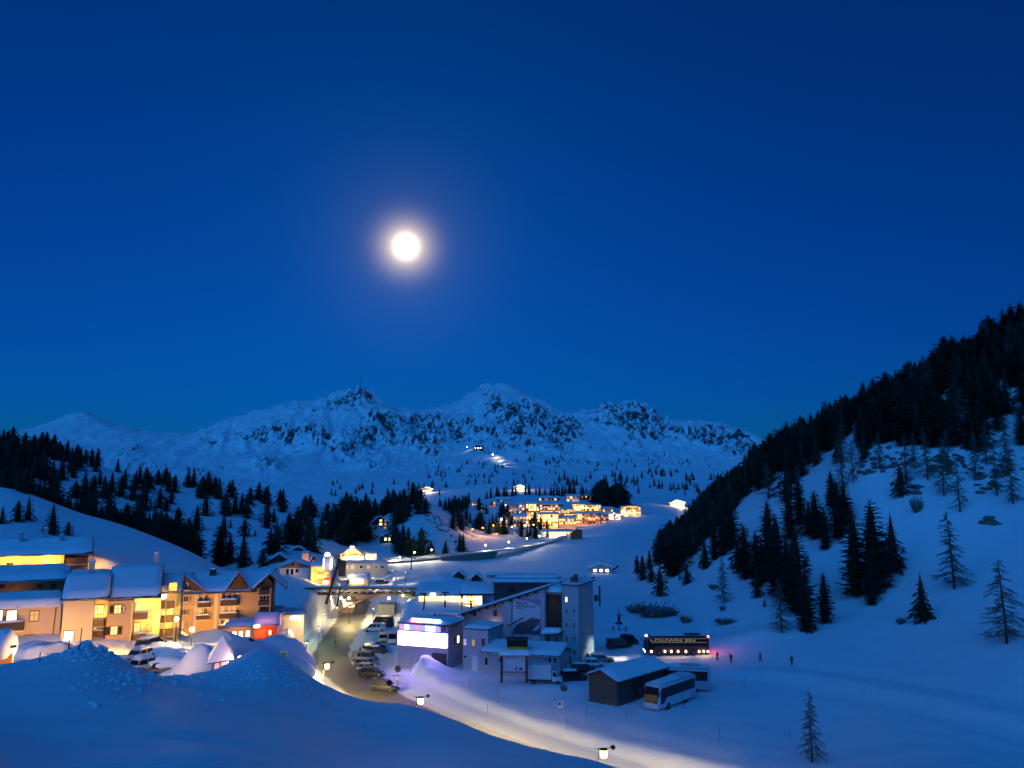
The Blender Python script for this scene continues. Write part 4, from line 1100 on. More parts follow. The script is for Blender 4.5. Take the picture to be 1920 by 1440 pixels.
for (x, y) in ((350,1123),(347.5,1148),(345.5,1172)): h.win(x, y, 7, 9, GLASSD if y < 1160 else WARM3, FRAMEW, shutters=True)
for (x0_, x1_, yt, yb) in ((373,397,1128,1137),(372,396,1152,1160),(415,447,1123,1134),(414,447,1148,1158),(413,444,1170,1178)): h.balcony(x0_, x1_, yt, yb, depth=1.3, m=WOODD)
for (x, y) in ((377,1122),(388,1122),(377,1147),(388,1147),(420,1117),(432,1117),(441,1117),(420,1143),(432,1143),(441,1143),(420,1166),(432,1166)): h.win(x, y, 5, 12, GLASSD if (x+y) % 3 else WARM3, FRAMEW)
mb = MB()
for x in (369, 407): mb.box(h.px(x)-.25, h.px(x)+.25, -.12, -.002, -4, ze-.1)
mb.box(0, h.px(369), -.06, -.001, h.pz(1136), h.pz(1134)); h.part(mb, 'wall_bands', TRIM)
h.chimney(rf, h.px(395), 6.0, zr-.4, 1.2, .7, ROOFD); h.chimney(rf, h.px(352), 6.5, zr-.9, .8, .8)
lamp_or_fill((h.px(365),-9,h.pz(1155)), 520, SODIUM, .3, parent=h.o); lamp_or_fill((h.px(415),-9,h.pz(1155)), 420, SODIUM, .3, parent=h.o); lamp_or_fill((h.px(462),-8,h.pz(1158)), 420, (1.0,.45,.2), .3, parent=h.o)
# its east wing with the dark galleries
h = House('hotel_wing', 484, 510, 1190, 153, 'dark timber gallery end of the tan hotel with open balconies')
ze = h.pz(1101); d = 12; zr = h.zat(512,1068,5)
h.walls(0, h.w, ze, d, WOODD, zr=zr-.75, axis='y'); rf = h.gable_y(-1.0, h.w+1.8, ze, d, zr, over=.6, seed=31, snow=.3, m=WOODD)
for (yt, yb) in ((1105,1114),(1125,1134),(1143,1152)): h.balcony(485, 508, yt, yb, depth=1.1, m=WOODD, snow=False)
for x in (490, 497, 503): h.win(x, 1119, 4, 9, GLASSD, TRIM)
mb = MB()
for x in (484.5, 508): mb.box(h.px(x)-.12, h.px(x)+.12, -1.2, -.9, -3, ze)
h.part(mb, 'gallery_posts', TAN)
# entrance front
h = House('entrance_hall', 420, 477, 1207, 143, 'low orange lit entrance hall with three arched windows below the tan hotel')
zt = h.pz(1176)
h.walls(0, h.w, zt, 6.0, TAN, z0=-3); mb = MB(); mb.box(-.3, h.w+.3, -.5, 6.2, zt+.002, zt+.2); rf = h.part(mb, 'roof', ROOFD)
snow_cover(rf, (-.3,-.5,zt+.2),(h.w+.3,-.5,zt+.2),(h.w+.3,6.2,zt+.2),(-.3,6.2,zt+.2), .55, seed=4)
for x, y in ((444,1190),(456,1189),(469,1188)): h.win(x, y, 6, 10, WARM4, FRAMEB)
h.win(432, 1185, 4, 8, WARM3, FRAMEB)
lamp_or_fill((h.px(450),-3,h.pz(1188)), 60, SODIUM, parent=h.o)
h = House('red_bar', 478, 518, 1206, 142, 'small red glowing bar front with snowy canopy beside the entrance hall')
zt = h.pz(1171); REDW = mat('red_painted_wall', (0.55, 0.10, 0.03), 0.7)
h.walls(0, h.w, zt, 5.0, REDW, z0=-3)
mb = MB(); mb.slab((-.4,-1.3,zt),(h.w+.4,-1.3,zt),(h.w+.4,4,zt+1.2),(-.4,4,zt+1.2), .12); rf = h.part(mb, 'canopy', ROOFD)
snow_cover(rf, (-.4,-1.3,zt+.12),(h.w+.4,-1.3,zt+.12),(h.w+.4,4,zt+1.32),(-.4,4,zt+1.32), .5, seed=6)
mb = MB(); mb.box(h.px(480), h.px(491), -1.55, -1.42, h.pz(1174), h.pz(1169)); h.part(mb, 'sign', lit('warm_sign', (1,.78,.5), 6))
h.win(510, 1186, 4, 8, WARM2, FRAMEB); mb = MB(); mb.box(h.px(482), h.px(504), -.12, -.02, h.pz(1196), h.pz(1180)); h.part(mb, 'shop_front', mat('orange_red_shutter', (0.65,0.16,0.03), 0.6))
lamp_or_fill((h.px(495),-2.2,h.pz(1182)), 85, (1.0,.22,.06), parent=h.o); lamp_or_fill((h.px(502),-1.8,zt+2.6), 26, (1.0,.25,.3), parent=h.o)
h = House('pink_annex', 508, 531, 1178, 158, 'small pale annex with pink lit wall behind the red bar')
h.walls(0, h.w, h.pz(1147), 5, WHITEP); mb = MB(); mb.box(-.2, h.w+.2, -.3, 5.2, h.pz(1147)+.002, h.pz(1147)+.15); rf = h.part(mb, 'roof', ROOFD)
zt = h.pz(1147)+.15; snow_cover(rf, (-.2,-.3,zt),(h.w+.2,-.3,zt),(h.w+.2,5.2,zt),(-.2,5.2,zt), .4, seed=8)
h.win(517, 1155, 9, 10, WARM3, FRAMEW); h.win(527, 1156, 5, 9, WARM3, FRAMEW)
lamp_or_fill((h.px(520),-2.2,h.pz(1160)), 40, (1.0,.42,.42), parent=h.o)
h = House('kiosk', 531, 569, 1184, 163, 'low kiosk with white glowing sign and snow on its flat roof')
zt = h.pz(1152); h.walls(0, h.w, zt, 5, BEIGE); mb = MB(); mb.box(-.3, h.w+.3, -.9, 5.2, zt+.002, zt+.15); rf = h.part(mb, 'roof', ROOFD); zt += .15
snow_cover(rf, (-.3,-.9,zt),(h.w+.3,-.9,zt),(h.w+.3,5.2,zt),(-.3,5.2,zt), .55, seed=10)
mb = MB(); mb.box(h.px(548), h.px(566), -1.05, -.92, h.pz(1160), h.pz(1154)); h.part(mb, 'sign', lit('white_sign', (1,.95,.8), 7))
mb = MB(); mb.box(h.px(541), h.px(562), -.1, -.02, h.pz(1172), h.pz(1164)); h.part(mb, 'serving_hatch', WARM3)
lamp_or_fill((h.px(556),-3.5,h.pz(1168)), 60, (1,.66,.30), parent=h.o); lamp_or_fill((h.px(574),-3.0,h.pz(1168)), 130, (1,.80,.42), parent=h.o); lamp_or_fill((h.px(527),-3.5,h.pz(1172)), 80, (1,.78,.38), parent=h.o)

# small hut at the lower left edge
h = House('garden_hut', -16, 20, 1262, 74, 'small orange hut under a domed snow cap at the picture edge')
zt = h.pz(1216); h.walls(0, h.w, zt, 2.2, mat('orange_boards', (0.55,0.22,0.05), 0.8), z0=-2)
mb = MB(); mb.box(-.25, h.w+.25, -.3, 2.4, zt+.002, zt+.1); rf = h.part(mb, 'roof', WOODD)
mb = MB(); mb.ball((h.w/2,1.05,zt+.1), h.w/2+.35, 1.6, 1.55, 16, 8); mb.build('roof_snow', SNOWR, rf, True)
mb = MB(); mb.box(h.px(0), h.px(7), -.05, -.01, -1, h.pz(1228)); h.part(mb, 'door', WOODD)
lamp_or_fill((h.w+1.2,-2.0,zt-.8), 26, SODIUM, parent=h.o)
# little pavilion with pyramid snow roof
h = House('pavilion', 402, 428, 1252, 84, 'small white pavilion with pointed snow roof in the front yard')
zt = h.pz(1236); h.walls(0, h.w, zt, 1.6, WHITEP, z0=-1.5)
mb = MB(); c = Vector((h.w*.45,.8,h.pz(1196))); b = [Vector(p) for p in ((-.7,-.7,zt-.35),(h.w+.5,-.7,zt-.05),(h.w+.5,2.4,zt),(-.7,2.4,zt))]
mb.add(b+[c], [(0,1,4),(1,2,4),(2,3,4),(3,0,4),(3,2,1,0)]); h.part(mb, 'roof', WOODD)
mb = MB(); u = Vector((0,0,.10)); mb.add([p+u+(p-c)*Vector((.0,.0,0)) for p in b]+[c+u*1.2], [(0,1,4),(1,2,4),(2,3,4),(3,0,4)]); h.part(mb, 'roof_snow', SNOWR)
mb = MB(); mb.box(.55, .65, -.05, .0, -1, zt-.1); h.part(mb, 'post', WOODD)
# ------------------------------------------------------------------ mid village
LAMPW = (1.0, 0.80, 0.42)
h = House('white_chalet', 522, 580, 1102, 225, 'white chalet with low snowy gable and dark windows in the mid village')
ze = h.pz(1064); zr = h.pz(1049); h.walls(0, h.w, ze, 10, WHITEP, zr=zr-.7, axis='y'); rf = h.gable_y(0, h.w, ze, 10, zr, over=1.1, seed=41, snow=.4, front=1.4, m=WOODD)
mb = MB(); mb.prism([(.02,ze-.1),(h.w-.02,ze-.1),(h.w/2,zr-.35)], 'y', -.08, -.001); h.part(mb, 'timber_gable', mat('purple_brown_boards', (0.20,0.13,0.12), 0.8))
for (x,y,w,hh) in ((538,1072,4,9),(546.5,1072,4,9),(555.5,1070,4,6),(538,1057,4,4),(547,1057,4,4),(537,1083,4,4),(563,1082.5,4,4)): h.win(x, y, w, hh, GLASSD, FRAMEB, y0=-.08 if y < 1062 else 0, cross=False)
mb = MB()
for x in (543, 557): mb.box(h.px(x)-.5, h.px(x)+.5, -2.2, -2.0, h.pz(1098), h.pz(1091)); 
h.part(mb, 'stall_fronts', mat('red_stall', (0.6,0.08,0.03), 0.7))
mb = MB(); mb.box(h.px(548), h.px(554), -2.15, -2.0, h.pz(1098), h.pz(1092)); mb.box(h.px(561), h.px(576), -2.15, -2.0, h.pz(1098), h.pz(1092)); h.part(mb, 'lit_stall_windows', WARM2)
lamp_or_fill((h.px(552),-3.6,h.pz(1091)), 90, (1,.55,.3), parent=h.o)
h = House('dark_chalet', 500, 544, 1075, 255, 'dark timber chalet with snowy gable roof behind the white chalet')
ze = h.pz(1054); zr = h.pz(1037); h.walls(0, h.w, ze, 11, WOODD, zr=zr-.7, axis='y'); h.gable_y(0, h.w, ze, 11, zr, over=1.0, seed=43, snow=.4, front=1.2, m=WOODD)
h.win(515, 1050, 4, 5, GLASSD, FRAMEB); h.win(527, 1050, 4, 5, GLASSD, FRAMEB)
h = House('small_chalet', 546, 570, 1046, 285, 'small dark chalet with snowy roof, uppermost in the mid village')
ze = h.pz(1032); zr = h.pz(1024); h.walls(0, h.w, ze, 9, WOODD, zr=zr-.7, axis='y'); h.gable_y(0, h.w, ze, 9, zr, over=.9, seed=45, snow=.4, m=WOODD); h.win(558, 1034, 4, 4, GLASSD, FRAMEB)
h = House('pink_tower_house', 564, 594, 1075, 246, 'pink lit stair tower with dark steep gable beside the white chalet')
a, b = h.px(564), h.px(577); mb = MB(); mb.box(a, b, 0, 4, -4, h.pz(1037)); h.part(mb, 'tower', mat('rose_plaster', (0.55,0.33,0.26), 0.9))
mb = MB(); mb.box(a-.2, b+.2, -.3, 4.3, h.pz(1037)+.002, h.pz(1037)+.2); rf = h.part(mb, 'tower_roof', ROOFD); zt = h.pz(1037)+.2
snow_cover(rf, (a-.2,-.3,zt),(b+.2,-.3,zt),(b+.2,4.3,zt),(a-.2,4.3,zt), .35, seed=2)
x0, x1 = h.px(577)+.02, h.px(595); h.walls(x0, x1, h.pz(1056), 8, WOODD, zr=h.pz(1040), axis='y'); h.gable_y(x0, x1, h.pz(1056), 8, h.pz(1039), over=.5, seed=47, snow=.35, m=WOODD); h.win(586, 1053, 4, 4, WARM3, FRAMEB)
lamp_or_fill((h.px(574),-3,h.pz(1050)), 70, (1,.45,.25), parent=h.o)
h = House('orange_house', 582, 606, 1104, 222, 'tall orange lit house with glowing side between chalet and white sign tower')
ze = h.pz(1062); zr = h.pz(1056); h.walls(0, h.w, ze, 8, YELL, zr=zr, axis='x'); h.gable_x(0, h.w, ze, 8, zr+.3, over=.6, seed=49, snow=.35, endover=.4)
for (x,y) in ((591,1070),(601,1070),(591,1080),(601,1081),(591,1090)): h.win(x, y, 3.5, 5, WARM1 if x > 595 else WARM3, FRAMEB)
h.balcony(596, 606, 1074, 1078, depth=.9, snow=False); h.balcony(596, 606, 1085, 1089, depth=.9, snow=False)
lamp_or_fill((h.px(600),-3.0,h.pz(1079)), 300, (1,.55,.10), parent=h.o); lamp_or_fill((h.px(588),-3.5,h.pz(1092)), 130, (1,.55,.16), parent=h.o)
h = House('sign_tower', 604, 622, 1104, 220, 'white tower with pale violet panel and bright lamp dome on top')
zt = h.pz(1068); zh = h.pz(1043); mb = MB(); mb.box(0, h.w, 0, 4, zt, zh); h.part(mb, 'tower', WHITEP)
mb = MB(); mb.box(h.px(607), h.px(617.5), -.12, -.003, zt+.2, zh-.05); h.part(mb, 'panel', mat('violet_panel', (0.36,0.36,0.62), 0.6))
for x in (605.5, 619.5):
    mb = MB(); mb.box(h.px(x)-.18, h.px(x)+.18, -.22, -.02, zt+.2, zh-.6); h.part(mb, 'light_strip', lit('cream_strip', (1,.88,.6), 5))
mb = MB(); mb.box(.3, h.w-.3, .4, 4, -4, zt-.002); h.part(mb, 'base', TAN)
mb = MB(); mb.ball((h.w*.42,1.5,zh+.25), .8, .8, .75, 12, 8); h.part(mb, 'lamp_dome', lit('white_dome', (1,.93,.8), 5), True)
mb = MB(); mb.box(.5, h.w-.4, -1.6, .3, h.pz(1087), h.pz(1083)); h.part(mb, 'awning', mat('red_awning', (0.5,0.06,0.04), 0.7))
h.win(610, 1092, 9, 6, WARM4, FRAMEB, y0=.4); h.win(613, 1075, 4, 4, WARM1, FRAMEB, y0=.4)
lamp_or_fill((h.px(612),-3.5,h.pz(1094)), 110, (1,.7,.3), parent=h.o); lamp_or_fill((h.px(618),-2.0,h.pz(1060)), 40, (1,.8,.45), parent=h.o)
# bright yellow chalet above the deck
h = House('glowing_chalet', 637, 682, 1056, 300, 'brightly floodlit yellow chalet with low gable above the terrace wall')
ze = h.pz(1039); zr = h.pz(1024); h.walls(0, h.w, ze, 10, YELL, zr=zr-.7, axis='y', z0=-6); h.gable_y(0, h.w, ze, 10, zr, over=1.2, seed=51, snow=.4, front=1.6, m=WOODM)
for (x,y) in ((652,1031),(660,1029),(668,1031),(648,1038),(656,1038),(664,1038),(672,1038)): h.win(x, y, 3, 3.5, WARM3 if x % 3 else WARM2, FRAMEB, cross=False)
for i in range(7): h.win(645+i*5.4, 1046, 4, 6, WARM4, FRAMEW, cross=False)
h.balcony(642, 678, 1039.5, 1042, depth=1.2, snow=False)
mb = MB(); mb.ball((h.w/2-.4,-2.0,zr-.2), .35, n=8, k=6); mb.ball((h.w/2+.4,-2.0,zr-.2), .35, n=8, k=6); h.part(mb, 'flood_lamps', lit('flood_lamp', (1,.9,.6), 10))
lamp_or_fill((h.w/2,-3.0,zr-1.2), 240, (1,.78,.36), parent=h.o); lamp_or_fill((h.w*.3,-4.0,h.pz(1046)), 240, (1,.76,.34), parent=h.o); lamp_or_fill((h.w*.75,-4.0,h.pz(1046)), 240, (1,.76,.34), parent=h.o)
h = House('lit_annex', 683, 706, 1056, 298, 'flat roofed annex with floodlit walls beside the glowing chalet')
h.walls(0, h.w, h.pz(1038), 7, WHITEP, z0=-6); mb = MB(); mb.box(-.2, h.w+.2, -.3, 7.2, h.pz(1038)+.002, h.pz(1038)+.2); rf = h.part(mb, 'roof', ROOFD); zt = h.pz(1038)+.2
snow_cover(rf, (-.2,-.3,zt),(h.w+.2,-.3,zt),(h.w+.2,7.2,zt),(-.2,7.2,zt), .5, seed=5)
mb = MB(); mb.box(h.px(684), h.px(689), -1.2, -.02, -6, h.pz(1036)); h.part(mb, 'stair_tower', YELL); h.win(686.5, 1044, 3, 8, WARM4, FRAMEB, y0=-1.2)
lamp_or_fill((h.px(694),-3,h.pz(1046)), 150, (1,.74,.38), parent=h.o)
# terrace wall (parking deck)
CONC = mat('concrete', (0.32,0.30,0.28), 0.9, noise=(0.6,0.15), bump=(8,0.2))
h = House('parking_deck', 640, 726, 1084, 284, 'long concrete parking deck with rail below the glowing chalet')
zt = h.pz(1056); h.walls(0, h.w, zt, 8, CONC)
mb = MB(); n = 14
for i in range(n+1): mb.box(h.w*i/n-.05, h.w*i/n+.05, -.1, 0, zt+.001, zt+1.1)
mb.box(0, h.w, -.12, -.02, zt+1.1, zt+1.2); mb.box(0, h.w, -.1, -.04, zt+.55, zt+.62); h.part(mb, 'rail', STEEL)
for x in (648, 660, 676, 690, 704, 716): h.win(x, 1063, 5, 5, GLASSD if x % 3 else WARM3, FRAMEW, cross=False)
snow_cover(h.o, (0,.1,zt),(h.w,.1,zt),(h.w,8,zt),(0,8,zt), .5, 'deck_snow', seed=5)
lamp_or_fill((h.px(655),-5,h.pz(1068)), 220, LAMPW, parent=h.o); lamp_or_fill((h.px(700),-5,h.pz(1064)), 90, LAMPW, parent=h.o)
# lit snack bar
h = House('snack_bar', 654, 690, 1098, 236, 'small glowing snack bar with snow laden roof above the footbridge')
zt = h.pz(1086); h.walls(0, h.w, zt, 4, TAN); mb = MB(); mb.slab((-.6,-1.2,zt-.2),(h.w+.6,-1.2,zt-.2),(h.w+.6,4.3,zt+1.0),(-.6,4.3,zt+1.0), .15); rf = h.part(mb, 'roof', WOODM)
snow_cover(rf, (-.6,-1.2,zt-.05),(h.w+.6,-1.2,zt-.05),(h.w+.6,4.3,zt+1.15),(-.6,4.3,zt+1.15), .6, seed=7)
for x in (661, 669, 678): h.win(x, 1091, 6, 6, WARM4, FRAMEB, cross=False)
lamp_or_fill((h.px(667),-2.5,h.pz(1089)), 150, LAMPW, parent=h.o); lamp_or_fill((h.px(652),-1,zt+2.5), 160, LAMPW, parent=h.o)

# snow covered huts near the wall
for (xl,xr,yb,yt,yp,D,lab,ax) in ((850,870,1090,1080,1068,262,'little dark hut with snow roof below the retaining wall','y'),(884,902,1094,1085,1073,255,'little dark hut with snow roof right of its twin','y'),(912,936,1084,1079,1076,285,'low flat snow covered shed on the piste edge','x')):
    h = House('snow_hut', xl, xr, yb, D, lab, 'hut', turn=.2)
    ze, zr = h.pz(yt), h.pz(yp)
    if ax == 'y': h.walls(0, h.w, ze, 6, WOODD, zr=zr-.8, axis='y'); h.gable_y(0, h.w, ze, 6, zr, over=.7, snow=.55, seed=xl)
    else: h.walls(0, h.w, ze, 4, GREYP, zr=zr, axis='x'); h.gable_x(0, h.w, ze, 4, zr+.2, over=.4, snow=.4, seed=xl)
    h.win((xl+xr)/2, yb-3, 3, 4, GLASSD, FRAMEB, cross=False, name='door')

# retaining wall carrying the upper road
mb = MB(); tl, tr = P(826,1045,331), P(934,1034,351); bl, br = P(842,1072,329), P(905,1074,346)
tl.z -= .1
WALLM = mat('grey_green_concrete', (0.16,0.18,0.15), 0.9, noise=(0.25,0.25), bump=(5,0.3))
w_ = empty('retaining_wall', bl, 0, 'grey green retaining wall under the lit upper road', 'wall')
q = [p-bl for p in (tl, tr, br+Vector((0,0,-3)), bl+Vector((0,0,-3)))]; bk = Vector((0,4,0))
mb.add(q+[p+bk for p in q], [(0,3,2,1),(4,5,6,7),(0,1,5,4),(1,2,6,5),(2,3,7,6),(3,0,4,7)]); mb.build('wall_face', WALLM, w_)
mb = MB(); mb.slab(q[0]+Vector((-.3,-.25,.0)), q[1]+Vector((.3,-.25,0)), q[1]+Vector((.3,.6,0)), q[0]+Vector((-.3,.6,0)), .35); mb.build('coping', CONC, w_)
# upper road as a lit snow shelf
UP = [(700,1056,312),(735,1051,318),(780,1048,324),(830,1043,334),(880,1038,342),(930,1033,352),(980,1027,375),(1020,1019,405),(1052,1010,432),(1066,1003,455)]
up = catmull([P(*u) for u in UP], 6); mb = MB()
for i in range(len(up)-1):
    mb.add([up[i]+Vector((0,0,.25)), up[i+1]+Vector((0,0,.25)), up[i+1]+Vector((-1.5,9,.25)), up[i]+Vector((-1.5,9,.25)), up[i]+Vector((0,-.2,-.5)), up[i+1]+Vector((0,-.2,-.5))], [(0,1,2,3),(4,5,1,0)])
o = mb.build('upper_road', PACK, smooth=False); o['kind'] = 'structure'
mb = MB()
for i in range(0, len(up)-1):
    a, b = up[i]+Vector((0,.1,.9)), up[i+1]+Vector((0,.1,.9)); mb.tube(a, b, .12, n=5); mb.box(a.x-.06, a.x+.06, a.y-.05, a.y+.05, a.z-.8, a.z)
o = mb.build('guard_rail', STEEL); tag(o, 'steel guard rail along the lit upper road', 'guard rail')

def street_lamp(name, p, h, label, power=160, col=LAMPW, arm=0.0, head=.28, group='street lamps', glow=14, style='ball', rz=0.0, low=False):
    root = empty(name, p, rz, label, 'lamp', group)
    n = 5 if low else 8
    mb = MB(); mb.tube((0,0,-1.5), (0,0,h), .07, .05, n); mb.build('pole', METAL, root)
    gm = lit('lamp_glow_%d_%s' % (glow, '%.2f%.2f' % col[1:]), col, glow)
    if style == 'cap':      # shaded head: the light falls downward, little of the bulb shows
        mb = MB(); mb.lathe([(.34,h-.02),(.30,h+.10),(.06,h+.20)], arm, 0, 10); mb.build('shade', METAL, root)
        mb = MB(); mb.lathe([(.03,h-.20),(.13,h-.12),(.13,h-.03)], arm, 0, 8); mb.build('bulb', gm, root, True)
        lamp_or_fill((arm, 0, h-.38), power, col, .12, parent=root, aim=(0,0,-1))
        return root
    if style == 'ball':
        mb = MB(); mb.ball((arm,0,h+head*.6), head, n=8 if low else 14, k=6 if low else 10); mb.build('globe', gm, root, True)
        lz = h+head*.6
    else:   # hanging lantern on an arm with a speaker-like shade at the end
        mb = MB(); mb.tube((-.35,0,h),(1.35,0,h+.10), .035, n=6); mb.build('arm', METAL, root)
        mb = MB(); mb.lathe([(.10,h-.88),(.30,h-.78),(.36,h-.30),(.26,h-.12),(.06,h-.05)], .52, 0, 10); mb.build('lantern', gm, root, True)
        mb = MB(); mb.lathe([(.42,h-.10),(.30,h+.02),(.05,h+.08)], .52, 0, 10); mb.build('lantern_cap', METAL, root)
        mb = MB(); mb.ball((1.42,0,h+.12), .26, .26, .24, 10, 6); mb.build('end_knob', METAL, root, True)
        arm, lz = .52, h-1.12
    lamp_or_fill((arm, -.02 if style != 'ball' else -head-.1, lz if style != 'ball' else h+head*.6), power, col, .3, parent=root, aim=None if style == 'ball' else (0,0,-1))
    return root
for i, (x, y, D) in enumerate(((748,1049,316),(776,1040,322),(808,1035,328),(910,1026,352),(954,1020,365),(988,1013,386),(1012,1008,405))):
    p = P(x, y, D); street_lamp('street_lamp', Vector((p.x, p.y+2, p.z-4)), 4.6, 'lamp on the lit upper road, number %s counted from the glowing chalet' % ('one','two','three','four','five','six','seven')[i], 300, (1,.88,.5), group='lamps along the upper road', head=.30, glow=10, low=True)

# chalet on the knoll
h = House('knoll_chalet', 695, 728, 1004, 398, 'chalet with dark timber gable and lit balcony windows on the wooded knoll')
ze = h.pz(981); zr = h.pz(966); h.walls(0, h.w, ze, 10, WHITEP, zr=zr-.7, axis='y'); h.gable_y(0, h.w, ze, 10, zr, over=1.2, seed=55, snow=.45, front=1.5, m=WOODD)
mb = MB(); mb.prism([(.02,ze-.9),(h.w-.02,ze-.9),(h.w-.02,ze),(h.w/2,zr-.4),(.02,ze)], 'y', -.1, -.001); h.part(mb, 'timber_gable', WOODD)
for (x,y,m_) in ((711,976,WARM1),(720,976,WARM3),(711,982.5,WARM2),(720,983,WARM3),(702,982,GLASSD),(719,989,WARM3),(702,989,GLASSD)): h.win(x, y, 5 if x == 711 else 4, 4, m_, FRAMEB, y0=-.1, cross=False)
h.balcony(708, 727, 978, 980, y0=-.1, depth=1.2, m=WOODD, snow=False); h.balcony(708, 727, 985, 987, y0=-.1, depth=1.2, m=WOODD, snow=False)
h = House('green_lit_bar', 712, 744, 1019, 380, 'small bar with a green light and warm windows below the knoll chalet')
zt = h.pz(1006); h.walls(0, h.w, zt, 6, WOODD); mb = MB(); mb.box(-.3, h.w+.3, -.8, 6.3, zt+.002, zt+.2); rf = h.part(mb, 'roof', ROOFD); zt += .2
snow_cover(rf, (-.3,-.8,zt),(h.w+.3,-.8,zt),(h.w+.3,6.3,zt),(-.3,6.3,zt), .5, seed=5)
h.win(721, 1011, 4, 5, WARM2, FRAMEB, cross=False); h.win(728, 1011, 4, 5, WARM2, FRAMEB, cross=False)
mb = MB(); mb.box(h.px(734), h.px(743), -.9, -.8, h.pz(1012), h.pz(1008)); h.part(mb, 'green_light', lit('green_light', (.1,1,.45), 4))
lamp_or_fill((h.px(738),-2,h.pz(1008)), 60, (.15,1,.5), parent=h.o)

# ------------------------------------------------------------------ far village
FB1, FB2, FB4 = wl_('far_warm_window', (1,.50,.14), 1.8), wl_('far_bright_window', (1,.58,.18), 2.8), wl_('far_glaring_window', (1,.66,.24), 3.8)
FARB = {WARM1: FB1, WARM2: FB2, WARM4: FB4}
def far_house(name, xl, xr, yb, yt, D, m, label, rows, cols, roof='x', yp=None, litfrac=.5, bright=WARM1, flood=0, fcol=(1,.62,.26), depth=10, seed=0, floods=1):
    bright = FARB.get(bright, bright); fcol = (1, fcol[1]*.82, fcol[2]*.62)
    r = random.Random(seed+xl); h = House(name, xl, xr, yb, D, label, 'building', None, turn=.6)
    ze = h.pz(yt); zr = h.pz(yp) if yp else ze+1.6
    h.walls(0, h.w, ze, depth, m, zr=zr-.7 if roof else None, axis=roof or 'x', z0=-6)
    if roof == 'x': h.gable_x(0, h.w, ze, depth, zr, over=.8, seed=seed, snow=.4)
    elif roof == 'y': h.gable_y(0, h.w, ze, depth, zr, over=.9, seed=seed, snow=.4)
    else:
        mb = MB(); mb.box(-.3, h.w+.3, -.4, depth+.3, ze+.002, ze+.3); rf = h.part(mb, 'roof', ROOFD)
        snow_cover(rf, (-.3,-.4,ze+.3),(h.w+.3,-.4,ze+.3),(h.w+.3,depth+.3,ze+.3),(-.3,depth+.3,ze+.3), .4, seed=seed)
    fh = (ze-0.2)/rows; fw = h.w/cols
    for j in range(rows):
        for i in range(cols):
            pm = bright if r.random() < litfrac else (WARM3 if r.random() < .3 else GLASSD)
            window(h.o, fw*(i+.5), -.02, .2+fh*(j+.55), min(1.3, fw*.5), min(1.6, fh*.55), pm, FRAMEB, cross=False)
        if rows > 2 and j > 0:
            mb = MB(); mb.box(.1, h.w-.1, -1.0, -.003, .2+fh*j-.08, .2+fh*j+.08); mb.box(.1, h.w-.1, -1.02, -.94, .2+fh*j+.082, .2+fh*j+.8); h.part(mb, 'balcony', WOODM if j % 2 else TRIM)
    for k in range(floods if flood else 0):
        flood_ = flood*.62
        lamp_or_fill((h.w*(k+.5)/floods, -5.0, ze*.35), flood_/floods, fcol, .4, parent=h.o)
        if ze > 7: lamp_or_fill((h.w*(k+.3)/floods, -2.2, ze*.8), flood_*.25/floods, fcol, .3, parent=h.o)
    return h
far_house('far_chalet', 884, 903, 956, 943, 600, WOODD, 'dark chalet with small lights at the far village edge, leftmost', 2, 4, 'x', 939, .45)
far_house('far_chalet', 918, 930, 950, 941, 590, REDW if False else WOODM, 'small reddish lit chalet beside the leftmost dark chalet', 2, 2, 'x', 938, .6, flood=120, fcol=(1,.4,.3))
far_house('far_chalet', 930, 956, 945, 937, 640, WOODD, 'dark roofed chalet with two bright lamps, high at the far village', 1, 4, 'x', 931, .6, WARM2)
far_house('far_chalet', 951, 968, 972, 952, 520, GREYP, 'grey gabled chalet with steep roof left of the bright apartment block', 3, 3, 'y', 943, .3, flood=120)
far_house('far_chalet', 962, 986, 990, 968, 490, WHITEP, 'pale house on the slope just below the grey gabled chalet', 3, 4, 'x', 962, .35, flood=60, fcol=(1,.7,.4))
far_house('apartment_block', 986, 1011, 984, 944, 512, TAN, 'brightest orange apartment block with lit balconies in the far village', 5, 5, 'x', 940, .85, WARM4, 900, (1,.6,.2), floods=2)
far_house('far_hotel', 1012, 1056, 964, 946, 556, mat('rose_beige', (0.5,0.36,0.30), .9), 'wide rose coloured hotel high in the far village', 3, 9, 'x', 940, .5, WARM2, 700, (1,.6,.34), floods=3)
far_house('far_hotel', 1008, 1047, 990, 964, 508, YELL, 'glowing yellow hotel with tall windows at the front of the far village', 3, 8, 'x', 960, .5, WARM4, 1500, (1,.68,.24), floods=3)
far_house('far_hotel', 1048, 1080, 985, 972, 512, TAN, 'long low orange restaurant front beside the glowing yellow hotel', 2, 8, 'x', 966, .7, WARM2, 420, (1,.5,.2), floods=2)
far_house('far_hotel', 1074, 1098, 966, 946, 560, YELL, 'bright pale yellow curved hotel at the upper right of the village', 3, 5, None, None, .5, WARM4, 1700, (1,.78,.34), floods=2)
far_house('far_hotel', 1096, 1127, 966, 947, 572, YELL, 'orange yellow hotel with balconies right of the pale yellow hotel', 3, 7, None, None, .6, WARM2, 800, (1,.66,.25), floods=2)
far_house('far_hotel', 1079, 1096, 983, 963, 528, TAN, 'narrow orange hotel wing below the pale yellow hotel', 3, 4, 'x', 959, .6, WARM2, 500, (1,.5,.14), floods=1)
far_house('far_hotel', 1097, 1126, 983, 963, 532, mat('red_brown_boards', (0.32,0.12,0.07), .85), 'red brown hotel with bright corner lights at the front of the village', 4, 6, 'x', 959, .25, WARM2, 420, (1,.5,.25), floods=2)
far_house('far_hotel', 1127, 1140, 982, 966, 545, TAN, 'small tan house between the red brown hotel and the white building', 3, 3, 'x', 962, .4, WARM1, 160)
